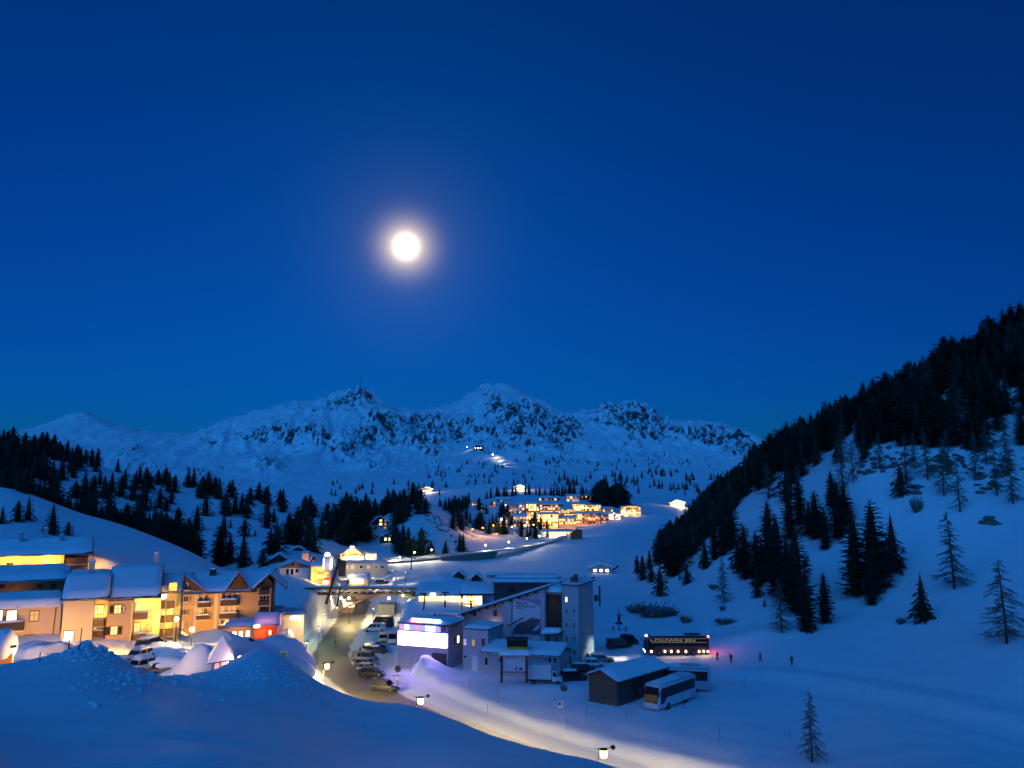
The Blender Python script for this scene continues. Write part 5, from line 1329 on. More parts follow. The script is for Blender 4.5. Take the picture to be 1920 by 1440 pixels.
far_house('far_hotel', 1141, 1164, 977, 963, 560, WHITEP, 'low white building with very bright ground lights near the piste', 2, 5, None, None, .7, WARM4, 500, (1,.85,.8), floods=2)
far_house('far_hotel', 1164, 1202, 973, 951, 585, YELL, 'floodlit hotel standing alone at the right end of the village', 4, 8, 'y', 947, .5, WARM4, 2000, (1,.72,.36), floods=2)
far_house('far_chalet', 1010, 1050, 945, 934, 640, GREYP, 'grey upper hotel with wide snow roof behind the rose hotel', 2, 7, 'x', 930, .15, WARM2, 60)
far_house('far_chalet', 1062, 1086, 942, 930, 660, WHITEP, 'pale upper chalet among trees behind the village', 2, 4, 'x', 926, .3, WARM2, 120, (1,.8,.6))
far_house('far_chalet', 1088, 1118, 940, 930, 690, WOODD, 'dark upper chalet half hidden in trees behind the village', 2, 4, 'x', 926, .2)
far_house('far_chalet', 900, 915, 968, 955, 560, GREYP, 'grey chalet on the wooded slope at the far village edge', 2, 3, 'y', 950, .3)
far_house('slope_house', 936, 952, 990, 974, 470, WOODM, 'tall orange lit timber house on the wooded slope below the village', 3, 3, 'y', 968, .5, WARM2, 900, (1,.5,.12), depth=8, floods=2)
for i, (x, y, D, e) in enumerate(((905,998,450,420),(925,985,466,420),(886,1006,432,260))):  # lights added for a glow on the slope, housed on posts
    p = at_ground(x, D); street_lamp('street_lamp', p, 4.5, ('added orange lamp on the slope among trees below the village','upper added orange lamp on the wooded slope below the village','lower added orange lamp at the foot of the wooded slope')[i], e, (1,.42,.06), head=.3, glow=7, low=True, group='added lamps on the wooded slope')
p = P(940,998,445); street_lamp('street_lamp', Vector((p.x,p.y,p.z)), 7, 'tall bright street lamp among the orange lit trees below the village', 200, (1,.85,.5), head=.5, glow=14, low=True)
far_house('far_chalet', 968, 984, 958, 946, 570, WHITEP, 'small pale chalet behind the grey gabled chalet', 2, 3, 'x', 942, .5, WARM2, 90)
far_house('far_chalet', 1130, 1150, 966, 955, 600, TAN, 'tan chalet behind the low white building near the piste', 2, 4, 'x', 950, .5, WARM2, 200)
far_house('far_chalet', 1052, 1074, 968, 955, 548, TAN, 'orange chalet squeezed between rose hotel and pale yellow hotel', 3, 4, 'x', 951, .6, WARM2, 380, floods=1)
far_house('far_chalet', 860, 878, 962, 952, 620, WOODD, 'dark hut with one lit window left of all far village houses', 1, 3, 'x', 948, .4)
for i, (x, y, D) in enumerate(((1000,996,478),(1030,991,500),(1066,989,512),(1104,985,528),(1150,980,552),(960,996,462),(985,992,470),(1185,975,580),(948,958,560),(975,966,530))):
    p = P(x, y, D); street_lamp('street_lamp', Vector((p.x,p.y-4,gz(p.x,p.y-4))), 5.0, 'small village street lamp, number %s of ten along the far village front' % ('one','two','three','four','five','six','seven','eight','nine','ten')[i], 70, (1,.66,.28), head=.36, glow=9, low=True, group='far village street lamps')
for i, (x, y, D) in enumerate(((668,1082,262),(700,1084,262),(735,1080,268),(630,1092,226),(760,1092,240))):
    p = P(x, y, D); street_lamp('street_lamp', Vector((p.x,p.y,gz(p.x,p.y))), 4.0, ('post lamp on the lit square left of the snack bar','post lamp on the lit square right of the snack bar','post lamp at the end of the parking deck','post lamp beside the sign tower','post lamp on the snow behind the footbridge')[i], (420,360,220,300,160)[i], (1,.74,.34), style='cap', glow=8, low=True, group='lamps of the mid village')
# huts up on the slopes
def mhouse(name, px, py, w, label, flood, col, m=WOODM):
    p = hit(px, py) or mhit(px, py)
    if p is None: p = mhit(px, py)
    o = empty(name, p, 0, label, 'hut'); k = p.y/FPX; W = w*k; H = W*.28
    mb = MB(); mb.prism([(-W/2,-3),(W/2,-3),(W/2,H),(0,H*1.5),(-W/2,H)], 'y', 0, W*.5); mb.build('wall', m, o)
    mb = MB(); mb.slab((-W*.6,-1,H*.85),(0,-1,H*1.55),(0,W*.6,H*1.55),(-W*.6,W*.6,H*.85), .6); mb.slab((0,-1,H*1.55),(W*.6,-1,H*.85),(W*.6,W*.6,H*.85),(0,W*.6,H*1.55), .6); mb.build('roof', SNOWR, o)
    for i in range(3): window(o, -W*.28+i*W*.28, -.03, H*.45, W*.13, H*.4, WARM4, FRAMEB, cross=False)
    if flood: lamp_or_fill((W*.2,-6,H*.9), flood, col, .6, parent=o)
    return o
mhouse('ski_hut', 800, 924, 22, 'ski hut with red and white lights low on the mountain', 1600, (1,.75,.6))
mhouse('ski_hut', 974, 919, 20, 'floodlit ski hut on the slope above the far village', 3000, (1,.82,.45))
mhouse('ski_hut', 1270, 950, 26, 'floodlit ski hut at the top of the piste beside the forest spur', 2600, (1,.72,.3), YELL)
mhouse('lift_station', 896, 843, 18, 'dark lift station high on the mountain above the lit piste', 0, (1,1,1), WOODD)
mhouse('piste_hut', 1127, 1075, 40, 'low dark piste hut with a red light on the ski slope', 0, (1,1,1), GREYP)
# snow groomer lighting the piste, and its lit run
g = mhit(924, 858); o = empty('snow_groomer', g, 0, 'snow groomer with blazing lights on the mountain piste', 'groomer')
mb = MB(); mb.bev(-2.2,2.2,-3.5,3.5,.9,3.4,.4); mb.build('cabin', mat('red_paint', (0.5,0.03,0.02), .4), o)
mb = MB(); mb.box(-2.6,-1.5,-4,4,0,.9); mb.box(1.5,2.6,-4,4,0,.9); mb.build('tracks', METAL, o)
mb = MB(); mb.box(-3,3,-5.5,-5.0,0,1.4); mb.build('blade', STEEL, o)
mb = MB(); mb.ball((0,-3.7,3.8), 1.1, n=10, k=6); mb.build('work_lights', lit('work_light', (1,.97,.85), 40), o, True)
for (x, y, e) in ((931,860,260),(938,865,420),(945,870,300),(951,874,150)):
    q = mhit(x, y); lamp_or_fill(q+Vector((0,-3.5,3.2)), e, (1,.97,.75), .6)
p = P(882,842,1700); street_lamp('slope_lamp', mhit(876,846), 8, 'single lamp beside the lift station on the mountain', 500, (1,.95,.8), head=1.0, glow=14, low=True)
# mast on the summit
p = Vector(P(676,736,2380)); zt_ = mz(p.x, p.y); o = empty('summit_mast', (p.x,p.y,zt_-2), 0, 'thin radio mast standing on the left summit', 'mast')
mb = MB(); mb.tube((0,0,-5),(0,0,40), 1.0, .35, 6); mb.build('pole', METAL, o)
mb = MB()
for z in (22, 29, 36): mb.box(-2.2,2.2,-.6,.6,z,z+1.6)
mb.build('antennas', METAL, o)

# snow gallery portal by the village
h = House('road_gallery', 1018, 1076, 1012, 455, 'road gallery mouth glowing inside under its snowy deck beside the village', 'gallery', turn=.4)
zt = h.pz(997); mb = MB(); mb.box(-.5, h.w, 0, 9, zt, zt+.9); h.part(mb, 'deck', CONC)
mb = MB()
for i in range(8): mb.box(h.w*i/8, h.w*i/8+.35, .2, .6, -3, zt-.002)
h.part(mb, 'columns', CONC); mb = MB(); mb.box(-.5, h.w, 8.4, 9, -4, zt-.002); h.part(mb, 'back_wall', WHITEP)
snow_cover(h.o, (-.5,0,zt+.9),(h.w,0,zt+.9),(h.w,9,zt+.9),(-.5,9,zt+.9), .5, 'deck_snow', seed=3)
lamp_or_fill((h.w*.25,3,zt-1), 420, (1,.88,.5), parent=h.o); lamp_or_fill((h.w*.65,3,zt-1), 420, (1,.88,.5), parent=h.o)
h = House('lift_base_hut', 1070, 1092, 1011, 440, 'brown hut with sloping roof at the road gallery end', 'hut', turn=.3)
mb = MB(); mb.prism([(0,-3),(h.w,-3),(h.w,h.pz(994)),(h.w*.6,h.pz(992)),(0,h.pz(1003))], 'y', 0, 5); h.part(mb, 'wall', WOODM)
mb = MB(); mb.slab((-.3,-.5,h.pz(1003)),(h.w*.6,-.5,h.pz(992)),(h.w*.6,5.4,h.pz(992)),(-.3,5.4,h.pz(1003)), .25); h.part(mb, 'roof', ROOFD)
# ------------------------------------------------------------------ main complex
LILAC = mat('lilac_white_plaster', (0.42, 0.38, 0.44), 0.9, noise=(0.5, 0.06), bump=(20, 0.1))
MAUVE = mat('mauve_plaster', (0.44, 0.34, 0.34), 0.9, noise=(0.5, 0.08))
PALEB = mat('pale_tower_plaster', (0.26, 0.37, 0.40), 0.9, noise=(0.4, 0.06), bump=(20, 0.1))
GLASSG = mat('dark_green_glazing', (0.012, 0.018, 0.018), 0.35, spec=0.15)
INK = mat('print_ink', (0.035, 0.025, 0.05), 0.8)
def text(parent, s, loc, size, m, rz=0.0, ext=.02, name='lettering', align='LEFT', rx=R(90), sx=1.0):
    c = bpy.data.curves.new(name, 'FONT'); c.body = s; c.size = size; c.extrude = ext; c.align_x = align; c.resolution_u = 2; c.offset = size*.02
    t = bpy.data.objects.new(name+'_curve', c); COL.objects.link(t); dg = bpy.context.evaluated_depsgraph_get(); dg.update()
    me = bpy.data.meshes.new_from_object(t.evaluated_get(dg)); bpy.data.objects.remove(t); bpy.data.curves.remove(c)
    me.name = name; me.materials.clear(); me.materials.append(m)
    o = bpy.data.objects.new(name, me); link(o, parent); o.location = loc; o.rotation_euler = (rx, 0, rz); o.scale = (sx, 1, 1)
    return o
def flat_roof(h, x0, x1, y0, y1, z, over=.3, snow=.45, seed=1, parent=None):
    mb = MB(); mb.box(x0-over, x1+over, y0-over, y1+over, z+.002, z+.22); rf = mb.build('roof', ROOFD, parent or h.o); z += .22
    if snow: snow_cover(rf, (x0-over,y0-over,z),(x1+over,y0-over,z),(x1+over,y1+over,z),(x0-over,y1+over,z), snow, seed=seed, bulge=.05)
    return rf

# event hall with the glaring screen
h = House('event_hall', 745, 840, 1246, 146, 'violet lit event hall with glaring white glass front and red blue neon sign', 'building', Dl=147.8, Dr=144.2)
zt = h.pz(1174, 838); zs = h.pz(1188, 838); zb = h.pz(1215, 838); dpt = 6.6
h.walls(0, h.w, zt, dpt, LILAC)
rf = flat_roof(h, 0, h.w, 0, dpt, zt, over=.15, snow=.5, seed=3)
mb = MB(); n = 12; st = (h.w-.3)/n
SCREEN = lit('glaring_glass_front', (0.50, 0.32, 1.0), 14.0)
fr = MB(); fr.box(0, h.w-.05, -.30, -.003, zs+.001, zs+.10); fr.box(0, h.w-.05, -.30, -.003, zb-.10, zb-.001); fo = h.part(fr, 'glass_front_frame', mat('pale_frame', (0.7,0.7,0.75), .5))
pm = MB(); pm.box(-st/2+.03, st/2-.03, -.06, .06, 0, zs-zb); pm = pm.mesh('glass_panel', SCREEN)
for i in range(n):
    o = link(bpy.data.objects.new('glass_panel', pm), fo); o.location = (.1+st*(i+.5), -.16, zb)
up_ = h.part(MB().box(0, h.w-.05, -.12, -.003, zs+.11, zs+.16), 'upper_sill', STEEL)
tints = [lit('pale_violet_pane', (.55,.45,.9), .9), lit('white_pane', (.85,.85,1), 1.4), lit('rose_pane', (.9,.45,.7), .8), mat('blue_pane', (.15,.2,.45), .2)]
for i in range(9):
    a = .3+i*(h.w-.7)/9; mb = MB(); mb.box(a, a+(h.w-.7)/9-.08, -.08, -.02, zs+.17, zt-.12); mb.build('upper_pane', tints[(2,1,0,2,0,1,1,0,3)[i]], up_)
mb = MB(); mb.box(h.px(812), h.w-.3, -.05, -.002, -3, h.pz(1222)); h.part(mb, 'garage_opening', METAL)
# neon sign standing on the roof edge
sg = empty('neon_sign', (0,0,0)); sg.parent = h.o
zs0, zs1 = h.pz(1174, 800)+.25, h.pz(1161, 800)
for (xa, xb, col, nm) in ((771,796,(1.0,.16,.30),'red'),(796.3,826,(.14,.42,1.0),'blue')):
    mb = MB(); mb.bev(h.px(xa), h.px(xb)-.02, .15, .55, zs0, zs1, .12); mb.build('sign_panel', lit('neon_'+nm, col, 13), sg)
mb = MB(); mb.box(h.px(771), h.px(826), .2, .5, zt+.1, zs0-.002); mb.build('sign_base', METAL, sg)
mb = MB(); mb.add([(h.px(824),-.5,h.pz(1176,838)),(h.w+.9,-.5,h.pz(1176,840)),(h.w+1.3,-.5,h.pz(1170,845)),(h.px(824),2.0,h.pz(1176,838)),(h.w+.9,2.0,h.pz(1176,840)),(h.w+1.3,2.0,h.pz(1170,845))],[(0,1,2),(5,4,3),(0,2,5,3),(2,1,4,5),(1,0,3,4)]); h.part(mb, 'canopy_wedge', METAL)
window(h.o, h.w+.02, 2.6, h.pz(1206,840), .9, 1.5, GLASSD, FRAMEW, 'right', cross=False); window(h.o, h.w+.02, 4.2, h.pz(1206,840), .8, 1.2, WARM4, FRAMEB, 'right', cross=False)
# board with the bar's name behind it, standing on the snow
h2 = House('name_board', 806, 868, 1163, 165, 'long pale board with dark capital letters behind the event hall', 'sign', Dl=167, Dr=164.6)
mb = MB(); mb.box(0, h2.w, 0, .15, -2.5, h2.pz(1149)); h2.part(mb, 'board', mat('pale_board', (0.75,0.7,0.78), .7))
text(h2.o, 'MUNDWERK', (h2.w*.10, -.03, h2.pz(1157.5)), .92, INK, ext=.015)
lamp_or_fill((h2.w*.8,-2.2,h2.pz(1150)), 6, (.75,.55,1), parent=h2.o)

# low violet block
h = House('violet_block', 868, 915, 1252, 143, 'low violet lit block with three small windows and a white door', 'building', Dl=144.2, Dr=142.4)
zt = h.pz(1181, 890); h.walls(0, h.w, zt, 7, LILAC); flat_roof(h, 0, h.w, 0, 7, zt, seed=6, over=.12)
for (x, y, pm) in ((873,1204,tints[0]),(888.5,1205,WARM3),(907,1204,GLASSD)): h.win(x, y, 5.5, 11, pm, FRAMEB)
h.win(873, 1231, 5, 5, GLASSD, FRAMEW); mb = MB(); mb.box(h.px(886), h.px(897), -.07, -.01, -2, h.pz(1229)); h.part(mb, 'door', FRAMEW)

# building with the sloping roof and the poster wall
h = House('poster_building', 867, 1022, 1254, 151, 'tall building with a long sloping roof, mauve wall and a big poster', 'building', Dl=154.0, Dr=148.2)
xm = h.px(943); zl, zm_, zrr = h.pz(1152, 867), h.pz(1129, 943), h.pz(1104, 1022)
mb = MB(); mb.prism([(0,-3),(xm,-3),(xm,zm_),(0,zl)], 'y', .35, 10); h.part(mb, 'mauve_wall', MAUVE)
mb = MB(); mb.prism([(xm+.003,-3),(h.w,-3),(h.w,zrr),(xm+.003,zm_)], 'y', 0, 10); h.part(mb, 'white_wall', LILAC)
mb = MB(); sl = (zrr-zl)/h.w
mb.slab((-.8,-.9,zl-.8*sl),(h.w+.3,-.9,zrr+.3*sl),(h.w+.3,10.5,zrr+.3*sl),(-.8,10.5,zl-.8*sl), .28); rf = h.part(mb, 'roof', WOODD)
snow_cover(rf, (-.8,10.5,zl-.8*sl+.28),(-.8,-.6,zl-.8*sl+.28),(h.w+.3,-.6,zrr+.3*sl+.28),(h.w+.3,10.5,zrr+.3*sl+.28), .3, seed=8)
mb = MB()
for i in range(10):
    x = i*h.w/10; mb.box(x, x+.18, -.8, .34, zl+sl*x-.32, zl+sl*x-.03)
mb.build('rafter_ends', WOODD, rf)
h.win(889, 1150, 5.5, 9, GLASSD, FRAMEB, y0=.35, cross=False); h.win(927.5, 1150, 6, 9, GLASSD, FRAMEB, y0=.35, cross=False)
mb = MB(); mb.lathe([(.05,h.pz(1179,928)),(.34,h.pz(1177,928)),(.42,h.pz(1173,928))], h.px(928), -.1, 10); h.part(mb, 'wall_lamp', lit('wall_lamp', (1,.84,.5), 8))
lamp_or_fill((h.px(928), -.55, h.pz(1170,928)), 3.0, (1,.8,.45), parent=h.o)
mb = MB(); mb.box(h.px(944), h.px(960), -.35, -.003, -3, h.pz(1127,952)); h.part(mb, 'white_pier', LILAC)
x0, x1, z0, z1 = h.px(963), h.px(1013), h.pz(1189, 988), h.pz(1123, 988)
mb = MB(); mb.box(x0, x1, -.14, -.02, z0, z1); po = h.part(mb, 'poster', mat('poster_lilac', (0.56,0.50,0.58), .7, noise=(.5,.12)))
W_, H_ = x1-x0, z1-z0
def pp(pts, y, m, nm):
    mb = MB(); mb.add([(x0+u*W_, y, z0+v*H_) for u, v in pts], [tuple(range(len(pts)))]); mb.build(nm, m, po)
pp([(.0,.0),(1,.0),(1,.46),(.92,.44),(.86,.47),(.78,.45),(.70,.49),(.60,.44),(.50,.40),(.42,.36),(.30,.34),(.18,.30),(.08,.20),(0,.15)], -.145, mat('poster_dark', (.085,.065,.085), .8, noise=(.6,.6)), 'poster_mountain')
pp([(.15,1),(1,1),(1,.80),(.85,.86),(.6,.93)], -.145, mat('poster_shade', (.26,.20,.30), .8, noise=(.5,.3)), 'poster_shade')
pp([(.72,.10),(.86,.12),(.97,.22),(.97,.34),(.86,.24),(.78,.18)], -.149, mat('poster_snow', (.50,.46,.55), .8), 'poster_snow_spray')
text(po, 'MISSION:', (x0+.08*W_, -.15, z0+.845*H_), .62, INK, ext=.004); text(po, 'LEIDENSCHAFT.', (x0+.08*W_, -.15, z0+.755*H_), .60, INK, ext=.004); text(po, '#OBERTAUERN', (x0+.08*W_, -.15, z0+.70*H_), .26, INK, ext=.004)
mb = MB(); mb.box(h.px(1002), h.px(1011), -.5, -.003, h.pz(1205,1006), h.pz(1196,1006)); vt = h.part(mb, 'vent_box', FRAMEW)
mb = MB(); mb.lathe([(.26,-.02),(.26,.02)], 0, 0, 12); v2 = mb.build('vent_fan', METAL, vt); v2.rotation_euler = (R(90),0,0); v2.location = (h.px(1006.5), -.52, h.pz(1200.5,1006))

# glazed stairwell and its balcony
h = House('glazed_stairwell', 1022, 1056, 1252, 149, 'dark glazed stairwell with snow balcony between poster wall and pale tower', 'building', Dl=149.6, Dr=148.4)
zt = h.pz(1112, 1040); mb = MB(); mb.box(.05, h.w, 0, 7, -3, zt); h.part(mb, 'core', PALEB)
mb = MB(); mb.box(.3, h.w-.2, -.10, -.003, h.pz(1181,1040), zt-.3); gl = h.part(mb, 'glazing', GLASSG)
mb = MB()
for i in range(1,4): mb.box(.3+i*(h.w-.5)/4-.03, .3+i*(h.w-.5)/4+.03, -.14, -.101, h.pz(1181,1040), zt-.3)
for i in range(1,6): z = h.pz(1181,1040)+i*(zt-.3-h.pz(1181,1040))/6; mb.box(.3, h.w-.2, -.13, -.102, z-.03, z+.03)
mb.build('mullions', METAL, gl)
rf = flat_roof(h, .05, h.w, -.2, 7, zt, seed=9, snow=.9)
a = h.pz(1183,1040); mb = MB(); mb.add([(0,-2.6,a-.5),(h.w+.1,-2.2,a-.1),(h.w+.1,-.11,a),(0,-.11,a),(0,-2.6,a-.1),(h.w+.1,-2.2,a+.2),(h.w+.1,-.11,a+.3),(0,-.11,a+.3)],[(3,2,1,0),(4,5,6,7),(0,1,5,4),(1,2,6,5),(2,3,7,6),(3,0,4,7)]); bl_ = h.part(mb, 'canopy', ROOFD)
snow_cover(bl_, (0,-2.6,a-.1),(h.w+.1,-2.2,a+.2),(h.w+.1,-.11,a+.3),(0,-.11,a+.3), .5, seed=5, name='canopy_snow')
h.balcony(1022, 1055, 1208, 1216, depth=2.3, m=WOODD, snow=False)
for x in (1028, 1043): h.win(x, 1201, 8, 12, GLASSD, FRAMEW)
# pale tower
h = House('pale_tower', 1056, 1086, 1250, 146.6, 'pale blue grey tower with narrow slit windows, tallest of the complex', 'building', Dl=147.4, Dr=146.2)
zt = h.pz(1098, 1075); dp_ = 9.3; h.walls(0, h.w, zt, dp_, PALEB); rf = flat_roof(h, 0, h.w, 0, dp_, zt, seed=10, over=.35, snow=.25)
for j, y in enumerate((1124,1146,1172,1198,1223)):
    for x in (1062, 1076):
        if (j == 0 and x > 1070) or (j == 4 and x < 1070): continue
        h.win(x, y, 3, 8.5, WARM2 if j == 0 else GLASSD, FRAMEW, cross=False)
    window(h.o, h.w+.02, dp_*.42, h.pz(y-3,1086), .5, .9, GLASSD, FRAMEW, 'right', cross=False)
for x in (1060.5, 1067.5): h.win(x, 1237, 3.5, 13, GLASSD, FRAMEW, cross=False, name='door')
mb = MB(); mb.box(h.px(1060), h.px(1070), -.8, -.01, h.pz(1217), h.pz(1216)); h.part(mb, 'door_canopy', ROOFD)
ra = MB()
for (x, y) in ((.4,.5),(1.6,.5),(h.w-.4,.5),(h.w-.4,3),(h.w-.4,6)): ra.tube((x,y,zt+.2),(x,y,zt+1.2), .05, n=5)
ra.tube((.4,.5,zt+1.2),(h.w-.4,.5,zt+1.2), .04, n=5); ra.tube((h.w-.4,.5,zt+1.2),(h.w-.4,6,zt+1.2), .04, n=5); ra.build('roof_rail', METAL, rf)
ra = MB(); ra.box(.9,1.7,2,3,zt+.22,zt+1.3); ra.box(h.w-1.3,h.w-.7,1.2,2,zt+.22,zt+1.9); ra.build('roof_units', METAL, rf)
# entrance annex
h = House('entrance_annex', 905, 1050, 1266, 138.4, 'low annex under a snowy pent roof in front of the poster wall', 'building', Dl=140.8, Dr=136.8)
zt = h.pz(1226, 970); h.walls(0, h.w, zt, 5.5, LILAC)
mb = MB(); mb.slab((-.3,-.8,zt),(h.w+.2,-.8,zt),(h.w+.2,5.6,zt+1.0),(-.3,5.6,zt+1.0), .16); rf = h.part(mb, 'roof', ROOFD)
snow_cover(rf, (-.3,-.8,zt+.16),(h.w+.2,-.8,zt+.16),(h.w+.2,5.6,zt+1.16),(-.3,5.6,zt+1.16), .45, seed=12, nu=24)
h.win(912.5, 1240, 6, 13, GLASSD, FRAMEW, cross=False, name='door'); h.win(1030, 1238, 4, 11, GLASSD, FRAMEW, name='door'); h.win(1040, 1237, 4, 11, GLASSD, FRAMEW)
mb = MB(); mb.box(h.px(998), h.px(1015), -.06, -.01, -3, h.pz(1241)); h.part(mb, 'garage_door', GREYP)
# old cable car cabin shown on the roof
h3 = House('cable_car_cabin', 950, 990, 1228, 137.2, 'old yellow cable car cabin with dark windows standing on the annex roof', 'cabin', turn=1.0)
zc = h3.pz(1224); zw, ztp = h3.pz(1213), h3.pz(1199)
mb = MB(); mb.bev(0, h3.w, 0, 2.2, zc, zw, .15); h3.part(mb, 'lower_body', mat('cabin_yellow', (0.62,0.42,0.03), .5))
mb = MB(); mb.box(.08, h3.w-.08, .08, 2.12, zw+.001, ztp-.12); h3.part(mb, 'window_band', GLASSG)
mb = MB()
for i in range(5): x = .02+i*(h3.w-.14)/4; mb.box(x, x+.09, .03, .10, zw, ztp-.1)
h3.part(mb, 'window_posts', METAL)
mb = MB(); mb.bev(-.08, h3.w+.08, -.08, 2.28, ztp-.12, ztp+.08, .06); h3.part(mb, 'cabin_roof', METAL)
cx = h3.w*.5; zt2 = h3.pz(1184); mb = MB()
mb.tube((cx-1.0,.9,ztp),(cx-.55,.9,zt2), .07, n=6); mb.tube((cx+1.0,.9,ztp),(cx+.45,.9,zt2), .07, n=6); mb.tube((cx-.6,.9,zt2),(cx+.5,.9,zt2), .06, n=6); mb.tube((cx-.8,.9,h3.pz(1191)),(cx+.75,.9,h3.pz(1191)), .04, n=6)
mb.tube((cx-.3,.9,zt2),(cx-.35,.9,h3.pz(1163)), .08, n=6); h3.part(mb, 'hanger', METAL)
mb = MB(); a, b = Vector((h3.px(953),.9,h3.pz(1175))), Vector((h3.px(982),.9,h3.pz(1160))); mb.tube(a, b, .13, .11, 6); mb.ball(a, .22, n=8, k=6); h3.part(mb, 'carriage_beam', METAL)
mb = MB()
for (x, y) in ((.3,.3),(h3.w-.3,.3),(.3,1.9),(h3.w-.3,1.9)): mb.box(x-.06, x+.06, y-.06, y+.06, zc-1.6, zc)
h3.part(mb, 'feet', METAL)
# information board
h4 = House('information_board', 937, 991, 1268, 131.6, 'roofed wooden information board with a large pale map panel', 'board', turn=1.0)
mb = MB()
for x in (941, 987): mb.box(h4.px(x)-.2, h4.px(x)+.2, -.2, .2, -1.0, h4.pz(1226)); 
h4.part(mb, 'posts', WOODD)
mb = MB(); zt = h4.pz(1226); mb.prism([(-.95,zt-.10),(0,zt+.38),(.95,zt-.10),(.95,zt+.05),(0,zt+.55),(-.95,zt+.05)], 'x', h4.px(936), h4.px(993)); r_ = h4.part(mb, 'roof', WOODD)
snow_cover(r_, (h4.px(936),-.95,zt+.05),(h4.px(993),-.95,zt+.05),(h4.px(993),0,zt+.55),(h4.px(936),0,zt+.55), .22, seed=3)
mb = MB(); mb.box(h4.px(943.5), h4.px(984.5), -.06, .06, h4.pz(1259), h4.pz(1230)); pn = h4.part(mb, 'map_panel', mat('map_panel', (0.52,0.54,0.62), .5, noise=(1.2,.25)))
mb = MB(); z = h4.pz(1259); mb.box(h4.px(943), h4.px(985), -.1, .1, z-.14, z-.001); mb.build('lower_rail', WOODD, pn)
mb = MB(); mb.box(h4.px(966), h4.px(969), -.075, -.062, h4.pz(1257), h4.pz(1251)); mb.box(h4.px(973), h4.px(979), -.075, -.062, h4.pz(1256), h4.pz(1252)); mb.build('printed_symbols', INK, pn)
text(pn, 'OBERTAUERN', (h4.px(946), -.07, h4.pz(1234)), .30, mat('map_title', (.22,.22,.34), .7), ext=.003)
mb = MB(); mb.box(h4.px(936), h4.px(940), -.15, .15, h4.pz(1241), h4.pz(1234)); h4.part(mb, 'letter_box', METAL)

# ------------------------------------------------------------------ lift hall, restaurant, footbridge
h = House('lift_hall', 926, 1056, 1118, 178, 'long dark lift hall with snow on its flat roofs behind the complex', 'building', turn=.3)
h.walls(0, h.w, h.pz(1093), 9, ROOFD); flat_roof(h, 0, h.w, 0, 9, h.pz(1093), seed=14, snow=.5, over=.5)
mb = MB(); mb.box(h.px(930), h.px(1052), 2.0, 8.5, h.pz(1093)+.24, h.pz(1085)); u_ = h.part(mb, 'upper_hall', METAL)
z = h.pz(1085); snow_cover(u_, (h.px(930),2.0,z),(h.px(1052),2.0,z),(h.px(1052),8.5,z),(h.px(930),8.5,z), .45, seed=15)
h.win(1000, 1106, 12, 6, GLASSD, METAL, cross=False); h.win(960, 1106, 12, 6, GLASSD, METAL, cross=False)
h = House('restaurant', 785, 905, 1140, 191, 'glass fronted restaurant with a long strip of golden windows', 'building', turn=.3)
zt = h.pz(1117); zb = h.pz(1134); h.walls(0, h.w, zt+.3, 9, WOODM)
n = 16; st = h.w/n; pmA, pmB = [MB().box(-st/2+.05, st/2-.05, -.05, .05, 0, zt-zb).mesh('window_pane', m_) for m_ in (lit('golden_panes', (1,.66,.22), 3.4), lit('golden_panes_bright', (1,.8,.42), 5.5))]
wf = h.part(MB().box(0, h.w, -.12, -.003, zb-.14, zb-.002).box(0, h.w, -.12, -.003, zt+.002, zt+.12), 'window_frame', WOODM)
for i in range(n):
    o = link(bpy.data.objects.new('window_pane', pmA if rr.random() < .6 else pmB), wf); o.location = (st*(i+.5), -.07, zb)
mb = MB(); mb.slab((-.8,-1.8,zt+.15),(h.w+.8,-1.8,zt+.15),(h.w+.8,9.5,zt+1.9),(-.8,9.5,zt+1.9), .25); rf = h.part(mb, 'roof', WOODD)
snow_cover(rf, (-.8,-1.8,zt+.4),(h.w+.8,-1.8,zt+.4),(h.w+.8,9.5,zt+2.15),(-.8,9.5,zt+2.15), .5, seed=17, nu=22)
lamp_or_fill((h.w*.3,-4,zb+.5), 50, (1,.7,.3), parent=h.o); lamp_or_fill((h.w*.8,-4,zb+.5), 50, (1,.7,.3), parent=h.o)
mb = MB(); mb.box(h.px(808), h.px(818), -2.2, -1.9, zt+.2, zt+.9); h.part(mb, 'lit_canopy_sign', lit('canopy_sign', (.9,1,.75), 4))
h = House('ribbed_terrace_roof', 862, 1000, 1126, 183, 'ribbed dark terrace roof edge hung with icicles behind the poster building', 'roof', turn=.2)
zt = h.pz(1110); mb = MB(); mb.slab((0,0,zt-.8),(h.w,0,zt-.8),(h.w,6,zt+.6),(0,6,zt+.6), .3); rf = h.part(mb, 'deck', ROOFD)
snow_cover(rf, (0,.2,zt-.5),(h.w,.2,zt-.5),(h.w,6,zt+.9),(0,6,zt+.9), .45, seed=18, nu=20)
for i in range(34):
    x = .2+i*(h.w-.4)/34; mb = MB(); mb.box(x, x+.18, -.16, -.003, zt-1.35, zt-.35); mb.build('rib', METAL, rf)
mb = MB()
for x in (h.w*.02, h.w*.3, h.w*.6, h.w*.9): mb.box(x, x+.25, .6, .85, -3, zt-.7)
h.part(mb, 'posts', WOODD)
for i, (x, yt, yb) in enumerate(((793,1114,1146),(834,1112,1152),(883,1128,1150))):
    p = P(x, yb, 184); o = empty('terrace_post', (p.x,p.y,p.z), 0, 'dark timber post before the golden restaurant windows, %s' % ('leftmost','in the middle','rightmost')[i], 'post')
    H = P(x, yt, 184).z-p.z; mb = MB(); mb.tube((0,0,-1.5),(.45 if i == 0 else 0,0,H), .22, .20, 6); mb.build('shaft', WOODD, o)
    mb = MB(); mb.box(-.8,.9,-.25,.25,H,H+.25); mb.build('cap', WOODD, o)
